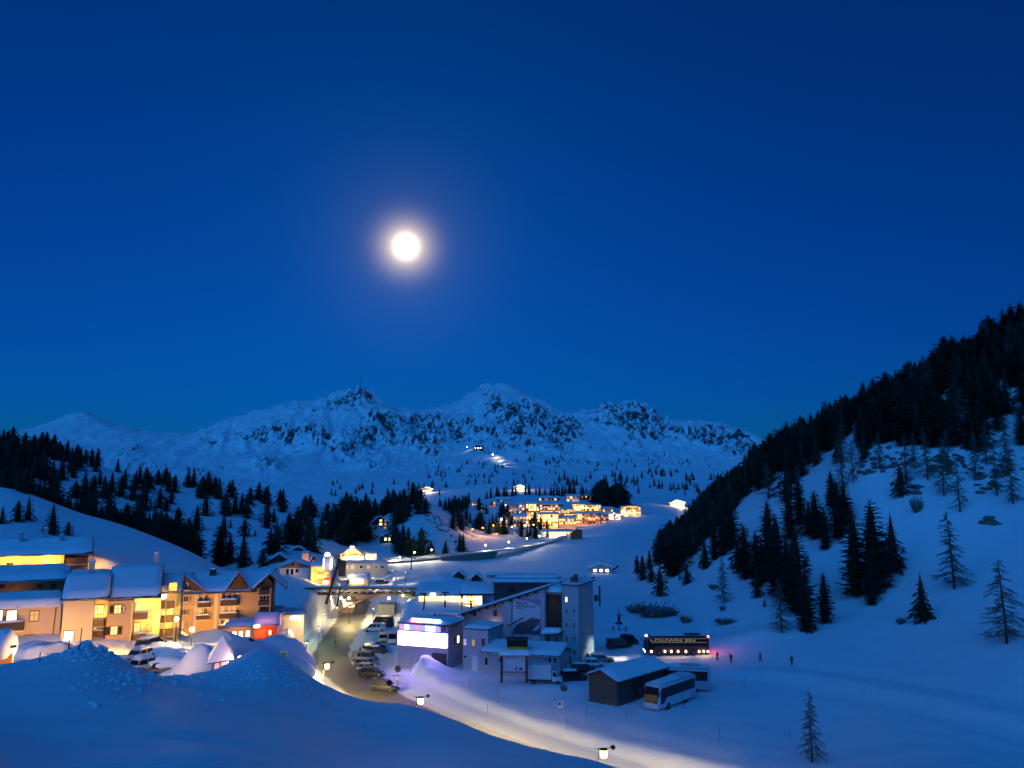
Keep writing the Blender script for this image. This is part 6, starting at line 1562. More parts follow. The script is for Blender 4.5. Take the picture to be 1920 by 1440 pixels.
# footbridge
h = House('footbridge', 556, 872, 1116, 205, 'long dark timber truss footbridge crossing the road on an arch', 'bridge', turn=.0)
z1, z0 = h.pz(1102), h.pz(1112.5); L = h.w; mb = MB()
for y in (0, 3.0):
    mb.box(0, L, y, y+.24, z1-.42, z1); mb.box(0, L, y, y+.24, z0-.42, z0)
h.part(mb, 'chords', WOODD); mb = MB(); mb.box(0, L, .23, 2.99, z0-.2, z0-.02); h.part(mb, 'deck', WOODM)
nb = 22; bay = L/nb
for i in range(nb+1):
    mb = MB()
    x = min(i*bay, L-.12)
    for y in (.03, 3.03): mb.box(x, x+.12, y, y+.16, z0+.001, z1-.421)
    mb.build('upright', WOODM, h.o)
for i in range(nb):
    mb = MB(); x0, x1 = i*bay+.12, (i+1)*bay
    if i >= nb/2: x0, x1 = x1, x0
    for y in (.10, 3.10): mb.tube((x0,y,z0+.05),(x1,y,z1-.45), .13, n=4)
    mb.build('diagonal', mat('pale_timber', (0.42,0.34,0.26), .8), h.o)
snow_cover(h.o, (0,.05,z1),(L,.05,z1),(L,3.2,z1),(0,3.2,z1), .22, 'bridge_snow', 40, 4, seed=3)
mb = MB(); pts = []
for i in range(13):
    t = i/12; pts.append(Vector((h.px(632)+(h.px(838)-h.px(632))*t, 1.5, z0-.5-5.0*(2*t-1)**2)))
for a, b in zip(pts[:-1], pts[1:]):
    d_ = Vector((0,0,.55)); mb.add([a+Vector((0,-.9,0)), b+Vector((0,-.9,0)), b+Vector((0,-.9,0))+d_, a+Vector((0,-.9,0))+d_, a+Vector((0,.9,0)), b+Vector((0,.9,0)), b+Vector((0,.9,0))+d_, a+Vector((0,.9,0))+d_], [(0,1,2,3),(7,6,5,4),(3,2,6,7),(1,0,4,5)])
h.part(mb, 'arch', WOODM)
mb = MB(); mb.box(h.px(634)-1.5, h.px(634), 0, 3.2, -8, pts[0].z+1.0); mb.box(h.px(836), h.px(836)+2.5, 0, 3.2, -8, pts[-1].z+1.2); h.part(mb, 'abutments', CONC)
mb = MB()
for x in (641, 655, 730): mb.ball((h.px(x),-.3,z0-1.2), .35, n=8, k=6)
h.part(mb, 'bridge_lamps', lit('bridge_lamp', (1,.86,.5), 12), True)
for (x, e) in ((641,70),(658,110),(690,130),(722,90)): lamp_or_fill((h.px(x), -1.2 if x != 690 else 4, z0-1.6), e, (1,.80,.40), .3, parent=h.o)
lamp_or_fill((h.px(756),-1.0,z0-.8), 60, (.85,1,.3), parent=h.o)
mb = MB(); mb.ball((h.px(756),-.4,z0-.5), .32, n=8, k=6); h.part(mb, 'green_lamp', lit('greenish_lamp', (.85,1,.3), 9), True)
# building seen below the arch
h = House('underpass_shops', 636, 742, 1146, 214, 'low bright shop row seen through the footbridge arch', 'building', turn=.0)
zt = h.pz(1122); h.walls(0, h.px(662), zt, 4, TAN, z0=-5); h.win(655, 1134, 20, 8, WARM2, FRAMEB, cross=True); h.win(646, 1127, 5, 6, WARM4, FRAMEB, cross=False)
h.walls(h.px(712), h.w, zt-1.2, 5, CONC, y0=-3, z0=-5, name='side_wall')
# leaning masts
for (xb, yb, xt, yt, D, w, lab) in ((613,1128,637,1048,203,.42,'thick dark leaning mast with a timber box by the footbridge'),(632,1135,638,1102,201,.22,'thin dark leaning post beside the thick leaning mast')):
    a, b = P(xb, yb, D), P(xt, yt, D+2); o = empty('leaning_mast', a, 0, lab, 'mast'); v = b-a; mb = MB(); mb.tube(-v*.06, v, w, w*.85, 6); mb.build('shaft', WOODD, o)
    if w > .3:
        mb = MB(); mb.bev(v.x-.2, v.x+1.6, v.y-.8, v.y+.8, v.z-4.4, v.z-.4, .2); mb.build('timber_box', mat('mast_box', (.13,.07,.04), .8, noise=(3,.4)), o)
    else:
        mb = MB(); mb.ball(v, .4, .3, .2, 8, 5); mb.build('cap', METAL, o)
# ------------------------------------------------------------------ vehicles
TYRE = mat('tyre_rubber', (0.015,0.015,0.016), .9)
RIM = mat('alloy_rim', (0.45,0.46,0.48), .35, metal=.8)
CGLASS = mat('car_glass', (0.010,0.011,0.013), .15, spec=.35)
HEADL = mat('headlamp_glass', (0.7,0.72,0.75), .15)
TAILL = mat('tail_lamp', (0.35,0.02,0.02), .25)
PLASTIC = mat('black_plastic', (0.02,0.02,0.022), .6)
def paint(name, col): return mat('paint_'+name, col, .35, spec=.4)
def loft(mb, secs, cap=True, n=12):
    """secs: (x, halfwidth, z0, z1, corner) rounded-box rings along x"""
    vs, fs = [], []
    for (x, w, z0, z1, c) in secs:
        cy_, cz = w-c, c
        ring = [(-w,z0+c),(-w,z1-c),(-w+c*.3,z1-c*.3),(-w+c,z1),(w-c,z1),(w-c*.3,z1-c*.3),(w,z1-c),(w,z0+c),(w-c*.3,z0+c*.3),(w-c,z0),(-w+c,z0),(-w+c*.3,z0+c*.3)]
        vs += [(x,y,z) for y,z in ring]
    for k in range(len(secs)-1):
        for i in range(12): fs.append((k*12+i, (k+1)*12+i, (k+1)*12+(i+1)%12, k*12+(i+1)%12))
    fs.append(tuple(range(12))); fs.append(tuple(reversed(range((len(secs)-1)*12, len(secs)*12))))
    return mb.add(vs, fs)
_wheel = {}
def wheel(parent, x, y, r, w=.22):
    k = round(r,2)
    if k not in _wheel:
        a = MB(); a.lathe([(r*.62,-w/2),(r*.95,-w/2),(r,-w/4),(r,w/4),(r*.95,w/2),(r*.62,w/2)], n=16)
        b = MB(); b.lathe([(.03,-w/2-.01),(r*.60,-w/2+.02),(r*.62,w/2-.02),(.03,w/2+.01)], n=10)
        _wheel[k] = (a.mesh('tyre', TYRE, True), b.mesh('rim', RIM))
    o = link(bpy.data.objects.new('wheel', _wheel[k][0]), parent); o.location = (x, y, r); o.rotation_euler = (R(90),0,0)
    link(bpy.data.objects.new('rim', _wheel[k][1]), o)
KINDS_CAR = {   # L, W, H, belt, bonnet, screen foot/top, rear top/foot
    'suv': (4.6,.93,1.70,1.02,.98,(1.05,.45),(-1.75,-2.15)), 'estate': (4.7,.90,1.48,.92,.86,(1.0,.30),(-1.75,-2.2)), 'hatch': (4.1,.87,1.48,.92,.84,(1.0,.35),(-1.45,-1.9)),
    'van': (5.1,.96,1.95,1.12,1.05,(1.75,1.05),(-2.35,-2.5)), 'bigvan': (5.8,1.0,2.55,1.35,1.15,(2.1,1.45),(-2.75,-2.85))}
_car = {}
def car(px, py, kind, pnt, rz, label, snow=0.0, D=None, rack=False, buried=0.0, lights=False, name=None):
    p = hit(px, py) if D is None else at_ground(px, D)
    L, W, H, bz, hz, (sf, st_), (rt, rf_) = KINDS_CAR[kind]
    root = empty(name or ('parked_van' if 'van' in kind else 'parked_car'), p-Vector((0,0,.02+buried)), rz, label, 'van' if 'van' in kind else 'car', 'parked vehicles')
    key = (kind, pnt.name)
    if key not in _car:
        f, b = L/2, -L/2
        m = MB(); loft(m, [(b,W*.80,.46,bz*.86,.10),(b+.10,W*.94,.30,bz*.97,.13),(b+.7,W,.24,bz,.13),(sf-.9,W,.24,bz,.13),(sf+.15,W*.99,.24,bz*.99,.13),(sf+.35,W*.98,.25,hz,.14),(f-.35,W*.93,.28,hz*.90,.15),(f-.06,W*.80,.34,hz*.74,.14),(f,W*.70,.42,hz*.62,.10)])
        body = m.mesh('body', pnt, True)
        g = MB(); wt = W*.80; zb = bz-.03
        q = [(rf_+.12,-W+.05,zb),(sf,-W+.05,zb),(sf,W-.05,zb),(rf_+.12,W-.05,zb),(rt,-wt,H-.09),(st_,-wt,H-.09),(st_,wt,H-.09),(rt,wt,H-.09)]
        g.add(q, [(0,1,5,4),(1,2,6,5),(2,3,7,6),(3,0,4,7),(4,5,6,7)]); glass = g.mesh('windows', CGLASS)
        r = MB(); loft(r, [(rt-.12,wt*.95,H-.13,H-.05,.03),(rt+.1,wt+.03,H-.12,H,.04),(st_-.25,wt+.03,H-.12,H,.04),(st_+.06,wt*.96,H-.13,H-.05,.03)])
        for s in (-1, 1):
            for (x0, x1) in ((sf,st_),(rf_+.12,rt),((sf+rf_)/2,(st_+rt)/2)):
                r.tube((x0,s*(W-.045),zb),(x1,s*(wt+.01),H-.08), .05, n=4)
        if 'van' in kind:     # closed cargo sides
            for s in (-1,1): r.add([(rf_+.15,s*(W-.03),zb),(rf_+1.2,s*(W-.03),zb),(rt+1.3,s*(wt+.03),H-.1),(rt,s*(wt+.03),H-.1)], [(0,1,2,3),(3,2,1,0)])
        roof = r.mesh('roof', pnt)
        hl = MB(); [hl.box(f-.16,f-.01,s*W*.55-.14,s*W*.55+.14,hz*.56,hz*.70) for s in (-1,1)]
        tl = MB(); [tl.box(b+.01,b+.12,s*W*.76-.09,s*W*.76+.09,bz*.62,bz*.92) for s in (-1,1)]
        tr = MB(); tr.box(b+.1,f-.12,-W-.01,-W+.05,.24,.36); tr.box(b+.1,f-.12,W-.05,W+.01,.24,.36); tr.box(f-.1,f+.02,-W*.6,W*.6,.34,.48); tr.box(b-.02,b+.1,-W*.7,W*.7,.34,.50)
        for s in (-1,1): tr.box(sf-.25,sf-.08,s*(W+.02)-.09,s*(W+.02)+.09,bz+.02,bz+.18)
        _car[key] = (body, glass, roof, hl.mesh('headlights', HEADL), tl.mesh('tail_lights', TAILL), tr.mesh('trim', PLASTIC))
    for nm, me in zip(('body','windows','roof','headlights','tail_lights','trim'), _car[key]): link(bpy.data.objects.new(nm, me), root)
    wr = .36 if 'van' in kind or kind == 'suv' else .32
    for s in (-1, 1):
        wheel(root, L/2-.85, s*(W-.10), wr); wheel(root, -L/2+.85, s*(W-.10), wr)
    if rack:
        m = MB(); m.bev(-1.3,.6,-.42,.42,H+.10,H+.42,.10); m.build('roof_box', PLASTIC, root)
    if snow:
        k = _car[key]
        m = MB(); x0, x1 = rt-.1, st_+.05
        m.v = []; sc_ = snow_cover(root, (x0,-W*.80,H),(x1,-W*.80,H),(x1,W*.80,H),(x0,W*.80,H), snow, 'roof_snow', 8, 5, seed=px, bulge=.02)
        if snow > .3:
            snow_cover(root, (st_,-W*.86,bz+.02),(L/2-.1,-W*.86,hz*.85),(L/2-.1,W*.86,hz*.85),(st_,W*.86,bz+.02), snow*.7, 'bonnet_snow', 6, 5, seed=py, bulge=.02)
    return root
BLK, WHT, SIL, GRY, DBL, CRM = paint('black',(0.012,0.013,0.016)), paint('white',(0.62,0.62,0.62)), paint('silver',(0.22,0.22,0.23)), paint('grey',(0.055,0.055,0.06)), paint('dark_blue',(0.02,0.03,0.06)), paint('cream',(0.55,0.50,0.40))
lp = lambda x, y: onz(x, y, ROADZ)
car(703,1176,'van',WHT,R(183),'white minibus parked across the upper end of the car park',D=186)
car(716,1169,'bigvan',DBL,R(180),'large dark van behind the white minibus',D=192)
car(737,1193,'bigvan',WHT,R(95),'white delivery van beside the glaring event hall front',D=172)
car(718,1193,'van',CRM,R(100),'cream van in the car park left of the white delivery van',D=174)
car(702,1204,'estate',BLK,R(-6),'black estate car with snow on its roof in the middle of the row',.25,D=165)
car(708,1208,'hatch',DBL,R(-4),'dark blue car half hidden behind the grey van in the row',.2,D=161)
car(684,1218,'van',SIL,R(-8),'silver grey van with dark side windows, tallest in the parked row',D=153,rack=False)
car(688,1229,'estate',SIL,R(-8),'silver estate car next to the taller van',D=148.6)
car(690,1237,'hatch',CRM,R(-8),'cream coloured car between silver estate and dark car',D=145)
car(698,1249,'suv',BLK,R(-8),'black off-road car at the near end of the parked row',D=140.5)
car(722,1276,'suv',GRY,R(-20),'grey off-road car parked alone beside the round sign',D=131,rack=False)
car(1076,1258,'suv',BLK,R(8),'black off-road car parked beside the white box truck',.15,D=136.5)
car(1094,1246,'suv',BLK,R(2),'black car in front of the pale tower',.12,D=142)
car(1114,1238,'hatch',WHT,R(-2),'white car next to the black car at the pale tower corner',.15,D=147)
car(1127,1232,'estate',SIL,R(-4),'silver car farthest of the row at the pale tower corner',.15,D=151)
car(1160,1217,'van',BLK,R(3),'black van parked on the snow left of the lit coach',D=163)
car(1180,1214,'suv',BLK,R(-60),'black car beside the black van on the open snow',D=166)
# snowed-in cars in the hotel yard
for (x, D, k, pn, a, sn, lab) in ((270,97,'hatch',CRM,75,.25,'pale car with dark rear window in front of the yellow hotel'),(283,102,'suv',BLK,80,.2,'black off-road car in front of the yellow hotel'),(276,91,'hatch',WHT,60,.4,'small white car just behind the snow bank below the yellow hotel'),
        (307,100,'estate',GRY,15,.55,'snow buried car in the hotel yard, farthest of four'),(318,96,'estate',DBL,12,.55,'snow buried car in the hotel yard, second of four'),(330,93,'hatch',GRY,12,.6,'snow buried car in the hotel yard, third of four'),(322,89,'estate',SIL,14,.6,'snow buried car in the hotel yard, nearest of four'),
        (441,132,'estate',GRY,5,.15,'grey car left of its twin below the arched windows'),(464,133,'estate',GRY,-5,.15,'grey car right of its twin below the arched windows')):
    _c = car(x, 0, k, GRY if pn in (WHT, SIL, CRM) and x > 290 else pn, R(a), lab, sn, D=D, buried=.75 if sn > .5 else .15)
    if sn > .5:
        mb = MB(); mb.ball((-.1,0,1.25), 2.35, 1.05, .62, 16, 8)
        for i_ in range(len(mb.v)):
            v_ = mb.v[i_]; mb.v[i_] = (v_[0], v_[1], v_[2]+.12*math.sin(v_[0]*2.1+x)+.08*math.sin(v_[1]*3+D))
        mb.build('snow_blanket', SNOWR, _c, True)
for (x, D, a, lab) in ((716,281,10,'dark car with snow on the parking deck end'),(664,280,-5,'dark car with snowy roof on the parking deck')):
    car(x, 0, 'estate', BLK, R(a), lab, .3, D=D-8)
# moving white car on the road, mostly hidden by the bank
car(734,0,'hatch',WHT,R(-38),'white car on the road, only its roof showing above the bank',D=99.5)

# box truck
p = at_ground(1022, 133.5); o = empty('box_truck', p, R(-6), 'white box truck parked beside the information board', 'truck')
mb = MB(); mb.bev(-3.0,1.1,-1.1,1.1,.85,3.15,.05); mb.build('cargo_box', paint('truck_white',(0.6,0.61,0.63)), o)
mb = MB(); loft(mb, [(1.18,1.0,.55,2.2,.1),(1.7,1.02,.45,2.2,.14),(2.3,1.0,.45,1.35,.14),(2.75,.92,.48,1.15,.14),(2.9,.8,.55,.95,.1)]); mb.build('cab', paint('truck_white',(0,0,0)), o, True)
mb = MB(); mb.add([(1.72,-.93,2.1),(2.30,-.96,1.38),(2.30,.96,1.38),(1.72,.93,2.1)], [(0,1,2,3)]); mb.build('windscreen', CGLASS, o)
mb = MB(); mb.add([(1.35,-1.025,1.35),(2.15,-1.03,1.35),(1.75,-1.02,2.0),(1.35,-1.02,2.0)], [(0,1,2,3)]); mb.build('side_window', CGLASS, o)
mb = MB(); mb.box(-3.0,1.1,-.9,.9,.55,.84); mb.box(-3.12,-3.02,-1.1,1.1,.45,3.1); mb.build('chassis', PLASTIC, o)
for s in (-1,1): wheel(o, 2.1, s*.92, .36); wheel(o, -1.9, s*.92, .36)

def coach(p, rz, label, body, skirt=None, L=12.0, lit_=False, band=None):
    root = empty('coach', p, rz, label, 'coach', 'coaches'); W = 1.26; H = 3.65; f, b = L/2, -L/2
    mb = MB(); loft(mb, [(b,W*.93,.45,H-.35,.18),(b+.18,W,.36,H-.06,.22),(f-1.5,W,.36,H,.22),(f-.5,W,.36,H-.05,.25),(f-.12,W*.97,.38,H*.62,.25),(f,W*.90,.45,H*.40,.18)]); mb.build('body', body, root, True)
    bz0, bz1 = 1.75, 3.12
    for s in (-1,1):
        mb = MB(); y = s*(W+.012)
        pts = [(b+.5,bz0),(f-2.2,bz0),(f-1.35,1.05),(f-.55,1.05),(f-.62,bz1-.2),(f-1.0,bz1),(b+.35,bz1)]
        mb.add([(x,y,z) for x,z in pts]+[(x,y-s*.03,z) for x,z in pts], [tuple(range(7)) if s < 0 else tuple(range(6,-1,-1))]+[(i,(i+1)%7,7+(i+1)%7,7+i) if s > 0 else (7+i,7+(i+1)%7,(i+1)%7,i) for i in range(7)]); wbn = mb.build('side_windows', CGLASS, root)
        mb = MB()
        for i in range(1,7): x = b+.5+i*(L-2.6)/7; mb.box(x-.03,x+.03,y-.012 if s < 0 else y-.001,y+.001 if s < 0 else y+.012,bz0,bz1)
        mb.build('window_bars', PLASTIC, wbn)
        for i in range(3):
            mb = MB(); x = b+2.0+i*1.9; mb.box(x,x+1.7,s*(W+.006)-.01,s*(W+.006)+.01,.55,1.35); mb.build('luggage_flap', body, root)
    mb = MB(); mb.add([(f+.03,-W*.84,1.15),(f+.03,W*.84,1.15),(f-.06,W*.92,2.25),(f-.06,-W*.92,2.25),(f-.44,W*.90,H-.28),(f-.44,-W*.90,H-.28)], [(0,1,2,3),(3,2,4,5)]); mb.build('windscreen', CGLASS, root)
    mb = MB(); mb.box(b-.02,b+.05,-W*.78,W*.78,2.0,H-.65); mb.build('rear_window', CGLASS, root)
    mb = MB(); mb.bev(b+1.5,b+4.5,-.9,.9,H-.02,H+.24,.10); mb.build('roof_unit', body, root)
    for s in (-1,1):
        wheel(root, f-2.6, s*(W-.14), .50, .30); wheel(root, b+3.1, s*(W-.14), .50, .30); wheel(root, b+4.4, s*(W-.14), .50, .30) if lit_ else None
        mb = MB(); mb.tube((f-.15,s*(W*.9),H-.5),(f+.35,s*(W+.25),H-.75), .035, n=5); mb.bev(f+.22,f+.40,s*(W+.25)-.12,s*(W+.25)+.12,H-1.35,H-.72,.03); mb.build('mirror', PLASTIC, root)
    mb = MB(); [mb.bev(f-.10,f+.02,s*W*.66-.22,s*W*.66+.22,.62,.86,.03) for s in (-1,1)]; mb.build('headlights', lit('coach_headlight', (1,.95,.82), 30) if lit_ else HEADL, root)
    mb = MB(); [mb.box(b-.02,b+.04,s*W*.72-.14,s*W*.72+.14,.8,1.5) for s in (-1,1)]; mb.build('tail_lights', lit('coach_tail', (1,.05,.06), 14) if lit_ else TAILL, root)
    snow_cover(root, (b+.3,-W*.85,H+.0),(f-1.2,-W*.85,H+.0),(f-1.2,W*.85,H+.0),(b+.3,W*.85,H+.0), .07 if lit_ else .14, 'roof_snow', 16, 5, seed=L, bulge=.0)
    return root
pA = at_ground(1258, 117.5); pA.z = gz(pA.x, pA.y)
coach(pA, math.atan2(-7.2,-6.6), 'white coach with dark windows parked in front of the wooden shed', paint('coach_white',(0.62,0.63,0.64)), L=10.6)
pB = at_ground(1262, 127)
coach(pB, R(168), 'grey coach half hidden behind the snow roofed shed', paint('coach_grey',(0.40,0.42,0.45)), L=11.5)
pC = at_ground(1268, 153.5)
co = coach(pC, R(180), 'dark coach with golden lettering and all its lights on', paint('coach_dark',(0.035,0.028,0.03)), L=12.2, lit_=True)
GOLD = lit('gold_lettering', (1.0,.62,.22), .16, base=(.5,.33,.10))
text(co, 'LOUWN EN', (5.2, 1.30, 2.62), .62, GOLD, R(180), .01, name='gold_lettering', sx=2.6)
mb = MB(); mb.box(-5.6,4.9,1.283,1.295,2.42,2.50); mb.box(-5.6,4.4,1.283,1.295,3.14,3.20); mb.build('gold_stripes', GOLD, co)
SKL = lit('coach_skirt_lamp', (1,.62,.25), 14)
for x in (5.0,2.4,1.2,-.1,-1.6,-4.1,-5.0,-5.8):
    mb = MB(); mb.bev(x-.14,x+.14,1.25,1.36,.62,1.0,.03); mb.build('side_lamp', SKL, co); lamp_or_fill((x,1.75,.75), 1.6, (1,.55,.22), .1, parent=co)
mb = MB(); mb.ball((5.9,1.15,3.72), .2, n=8, k=6); mb.build('roof_marker_lamp', lit('white_marker', (1,1,1), 14), co); mb = MB(); mb.ball((-5.95,1.1,3.5), .22, n=8, k=6); mb.build('rear_marker_lamp', lit('red_marker', (1,.12,.08), 14), co)
for s in (-1,1):
    l = bpy.data.lights.new('headlight_beam','SPOT'); l.energy = 3000; l.color = (1,.93,.75); l.spot_size = R(46); l.spot_blend = .6; l.shadow_soft_size = .12
    o = link(bpy.data.objects.new('headlight_beam', l), co); o['kind'] = 'helper'; o.location = (6.2, s*.8, .78); o.rotation_euler = (R(90-6), 0, R(-90))
lamp_or_fill((-7.2,0,1.2), 6, (1,.12,.16), .3, parent=co); lamp_or_fill((-8.5,.8,3.2), 9, (1,.12,.22), .3, parent=co)
# dark trailer behind the white coach
p = at_ground(1301, 126); o = empty('dark_trailer', p, R(20), 'dark box trailer beside the rear of the white coach', 'trailer')
mb = MB(); mb.bev(-1.0,1.0,-.9,.9,.5,2.6,.1); mb.build('box', paint('trailer_grey',(0.06,0.07,0.08)), o); mb = MB(); mb.box(1.02,2.0,-.06,.06,.45,.55); mb.build('drawbar', METAL, o)
for s in (-1,1): wheel(o, 0, s*.95, .32)

# wooden shed with snow roof
h = House('wooden_shed', 1104, 1157, 1300, 118, 'dark wooden shed under a smooth snow roof next to the coaches', 'shed', Dl=120.6, Dr=117.0)
ze = h.pz(1276, 1150); zr = h.pz(1252, 1130)
h.walls(0, h.w, ze, 13, mat('weathered_boards', (0.075,0.065,0.06), .85, noise=(2,.3)), zr=zr-.6, axis='y'); h.gable_y(0, h.w, ze, 13, zr, over=.7, front=.7, snow=.32, seed=33, m=WOODD)
for i in range(14):
    x = .1+i*(h.w-.2)/14; mb = MB(); mb.box(x, x+(h.w-.2)/14-.03, -.05, -.003, -1, ze-.15); mb.build('plank', MATS['weathered_boards'], h.o)
mb = MB(); mb.box(h.w+.003, h.w+.06, 4, 6.5, -1, 1.9); h.part(mb, 'side_door', WOODD)

# ------------------------------------------------------------------ lamps by the road and in the yard
def lamp_px(px, yarm, D, label, power, group='hanging lanterns by the road', col=(1,.72,.34), style='lantern', glow=16, rz=0.0):
    t = P(px, yarm, D); g = Vector((t.x, t.y, gz(t.x, t.y)))
    return street_lamp('street_lamp', g, t.z-g.z, label, power, col, group=group, style=style, glow=glow, rz=rz)
lamp_px(607, 1243, 121, 'hanging lantern beside the road bend, farthest of three', 2000, None, (1,.74,.24))
lamp_px(781, 1307, 101, 'hanging lantern above the snow bank, middle of three', 2200, None, (1,.70,.22))
lamp_px(1122, 1404, 80, 'hanging lantern nearest the bottom edge, closest of three', 1700, None, (1,.70,.22))
lamp_px(360, 1183, 100, 'star bright yard lamp in front of the tan hotel', 330, None, (1,.62,.24), 'ball', 40)
lamp_px(331, 1163, 108, 'small wall height lamp at the stacked balconies', 90, None, (1,.66,.26), 'ball', 25)
lamp_px(598, 1175, 150, 'slender post lamp beside the snow heap', 1100, None, (1,.76,.30), 'cap', 10)
lamp_px(575, 1204, 130, 'slender post lamp before the snow heap', 420, None, (1,.76,.32), 'cap', 10)
lamp_px(606, 1150, 172, 'tall post lamp by the green tinted snow wall', 260, None, (.65,1,.60), 'cap', 10)
lamp_px(655, 1137, 196, 'post lamp under the footbridge beside the road', 900, None, (1,.76,.30), 'cap', 12)
lamp_px(700, 1140, 200, 'post lamp right of the road under the footbridge', 300, None, (1,.80,.40), 'cap', 12)
for i, (x, y, D, e) in enumerate(((652,1318,112,3600),(720,1345,104,2600),(868,1372,95,2400),(985,1412,87,2000),(1060,1432,83,1500))):  # unseen lamps added to warm the road and its shoulder
    lamp_px(x, y, D, 'added unseen lamp behind the front snow bank, number %s from the road bend' % ('one','two','three','four','five')[i], e, 'added lamps behind the front bank', (1,.72,.20), 'cap', 8)
lamp_px(60, 1262, 78, 'yard lamp below the low beige house behind the bank', 480, None, (1,.60,.26), 'ball', 10)
lamp_px(150, 1252, 76, 'yard lamp below the tall plain house behind the bank', 480, None, (1,.60,.26), 'ball', 10)
lamp_px(235, 1266, 80, 'yard lamp below the yellow hotel behind the bank', 480, None, (1,.60,.22), 'ball', 10)
lamp_px(385, 1222, 96, 'low lamp shining on the snow heap beside the pavilion', 220, None, (1,.70,.30), 'ball', 10)
lamp_px(450, 1238, 84, 'low lamp behind the pavilion near the bank crest', 160, None, (1,.50,.40), 'ball', 10)
lamp_px(420, 1196, 118, 'added unseen lamp brightening the tan hotel balconies', 500, None, (1,.58,.26), 'ball', 8)  # added out of view to brighten the dull hotel front

# ------------------------------------------------------------------ signs, markers
def sign_round(px, py, D, r, label, back=True):
    t = P(px, py, D); g = gz(t.x, t.y); o = empty('road_sign', (t.x,t.y,g), R(-8), label, 'sign')
    mb = MB(); mb.tube((0,.05,-.8),(0,.05,t.z-g+r*.4), .04, n=6); mb.build('post', STEEL, o)
    mb = MB(); mb.lathe([(r,-.02),(r,.02)], n=20); d_ = mb.build('disc', mat('sign_back', (.10,.06,.07), .6), o); d_.rotation_euler = (R(90),0,0); d_.location = (0,0,t.z-g)
    mb = MB(); mb.lathe([(r*.62,-.03),(r*.62,.03)], n=16); e = mb.build('disc_centre', mat('sign_dark', (.03,.03,.05), .6), d_)
sign_round(746, 1254, 133, .55, 'dark round traffic sign on a post beside the grey off-road car')
t = P(744,1272,128); g = gz(t.x,t.y); o = empty('notice_board', (t.x,t.y,g), 0, 'small pale notice board on a post below the round sign', 'sign')
mb = MB(); mb.tube((0,.05,-.5),(0,.05,t.z-g), .035, n=6); mb.build('post', METAL, o); mb = MB(); mb.box(-.3,.3,-.03,.03,t.z-g-.2,t.z-g+.3); mb.build('panel', FRAMEW, o)
mb = MB(); mb.box(-.7,.7,-.05,.05,t.z-g+.35,t.z-g+.45); mb.build('top_board', METAL, o)
t = P(1050,1298,116); g = gz(t.x,t.y); o = empty('road_sign', (t.x,t.y,g), 0, 'white square sign with a dark dot on the snow edge', 'sign')
mb = MB(); mb.tube((0,.04,-.5),(0,.04,1.0), .035, n=6); mb.build('post', STEEL, o); mb = MB(); mb.box(-.42,.42,-.03,.03,.35,1.35); pn = mb.build('panel', FRAMEW, o)
mb = MB(); mb.lathe([(.2,-.01),(.2,.01)], n=14); d_ = mb.build('dot', METAL, pn); d_.rotation_euler = (R(90),0,0); d_.location = (-.06,-.04,.95)
t = P(532,1240,104); g = gz(t.x,t.y); o = empty('green_sign', (t.x,t.y,g), 0, 'small green and white sign behind the snow bank crest', 'sign')
H = t.z-g; mb = MB(); mb.box(-.5,.5,-.05,.05,H-.2,H+1.3); pn = mb.build('panel', FRAMEW, o); mb = MB(); mb.box(-.38,.38,-.07,-.055,H,H+1.15); mb.build('green_field', mat('green_field', (.12,.35,.06), .6), pn); mb = MB(); mb.tube((0,0,-.5),(0,0,H-.2), .05, n=6); mb.build('post', STEEL, o)
mb = MB(); mb.bev(-1.0,1.0,-.8,.8,-.6,.9,.3)
sticks = [(600,1230,22),(692,1262,12),(770,1262,30),(915,1342,20),(935,1318,28),(1062,1368,22),(1100,1345,20),(1282,1330,30),(1175,1350,16),(1350,1392,24),(1620,1300,14),(148,1218,38),(128,1222,22),(75,1240,16),(1395,1290,18),(880,1290,18),(1480,1385,20)]
for i, (x, y, hpx) in enumerate(sticks):
    p = hit(x, y); hm = hpx*p.y/FPX
    o = empty('snow_pole', p, 0, 'thin snow marker pole standing in the snow', 'marker pole', 'snow marker poles'); mb = MB(); mb.tube((0,0,-.5),(rr.uniform(-.08,.08)*hm,0,hm), .035, .025, 5); mb.build('stick', WOODD, o)
# snow capped barrel-like table in the corner
p = hit(40, 1250, 55) or P(40,1248,70); o = empty('snowed_bench', P(42,1249,72), 0, 'round garden table under a cap of snow behind the bank', 'table')
mb = MB(); mb.lathe([(.55,-.6),(.6,.1),(.72,.16),(.72,.22)], n=14); mb.build('table', WOODM, o); mb = MB(); mb.ball((0,0,.22), .78, .78, .35, 14, 6); mb.build('table_snow', SNOWR, o, True)
# wayside post with signs, lift goal, small hut gear
t = P(1161,1186,176); g = gz(t.x,t.y); o = empty('lift_guide_post', (t.x,t.y,g), 0, 'dark post with lamps and boards standing alone on the piste', 'post'); k = 176/FPX
mb = MB(); mb.tube((0,0,-1),(0,0,38*k), .12, .07, 6); mb.box(-.28,.28,-.25,.25,12*k,26*k); mb.build('post', METAL, o)
mb = MB(); mb.box(-6*k,6*k,-.1,.1,27*k,28.5*k); mb.box(1.5*k,6*k,-.2,.2,11*k,15*k); mb.ball((-5*k,0,13*k), .28, n=8, k=6); mb.build('boards', METAL, o)
mb = MB()
for x in (-11, 12): mb.tube((x*k,0,-1),(x*k,0,7*k), .18, .14, 6)
mb.build('side_bollards', METAL, o)
t = hit(1246,998); k = t.y/FPX; o = empty('drag_lift_pylon', t, 0, 'goal shaped drag lift pylon on the far piste', 'pylon'); mb = MB()
for x in (-6,6): mb.tube((x*k,0,-2),(x*k,0,13*k), .25, n=6)
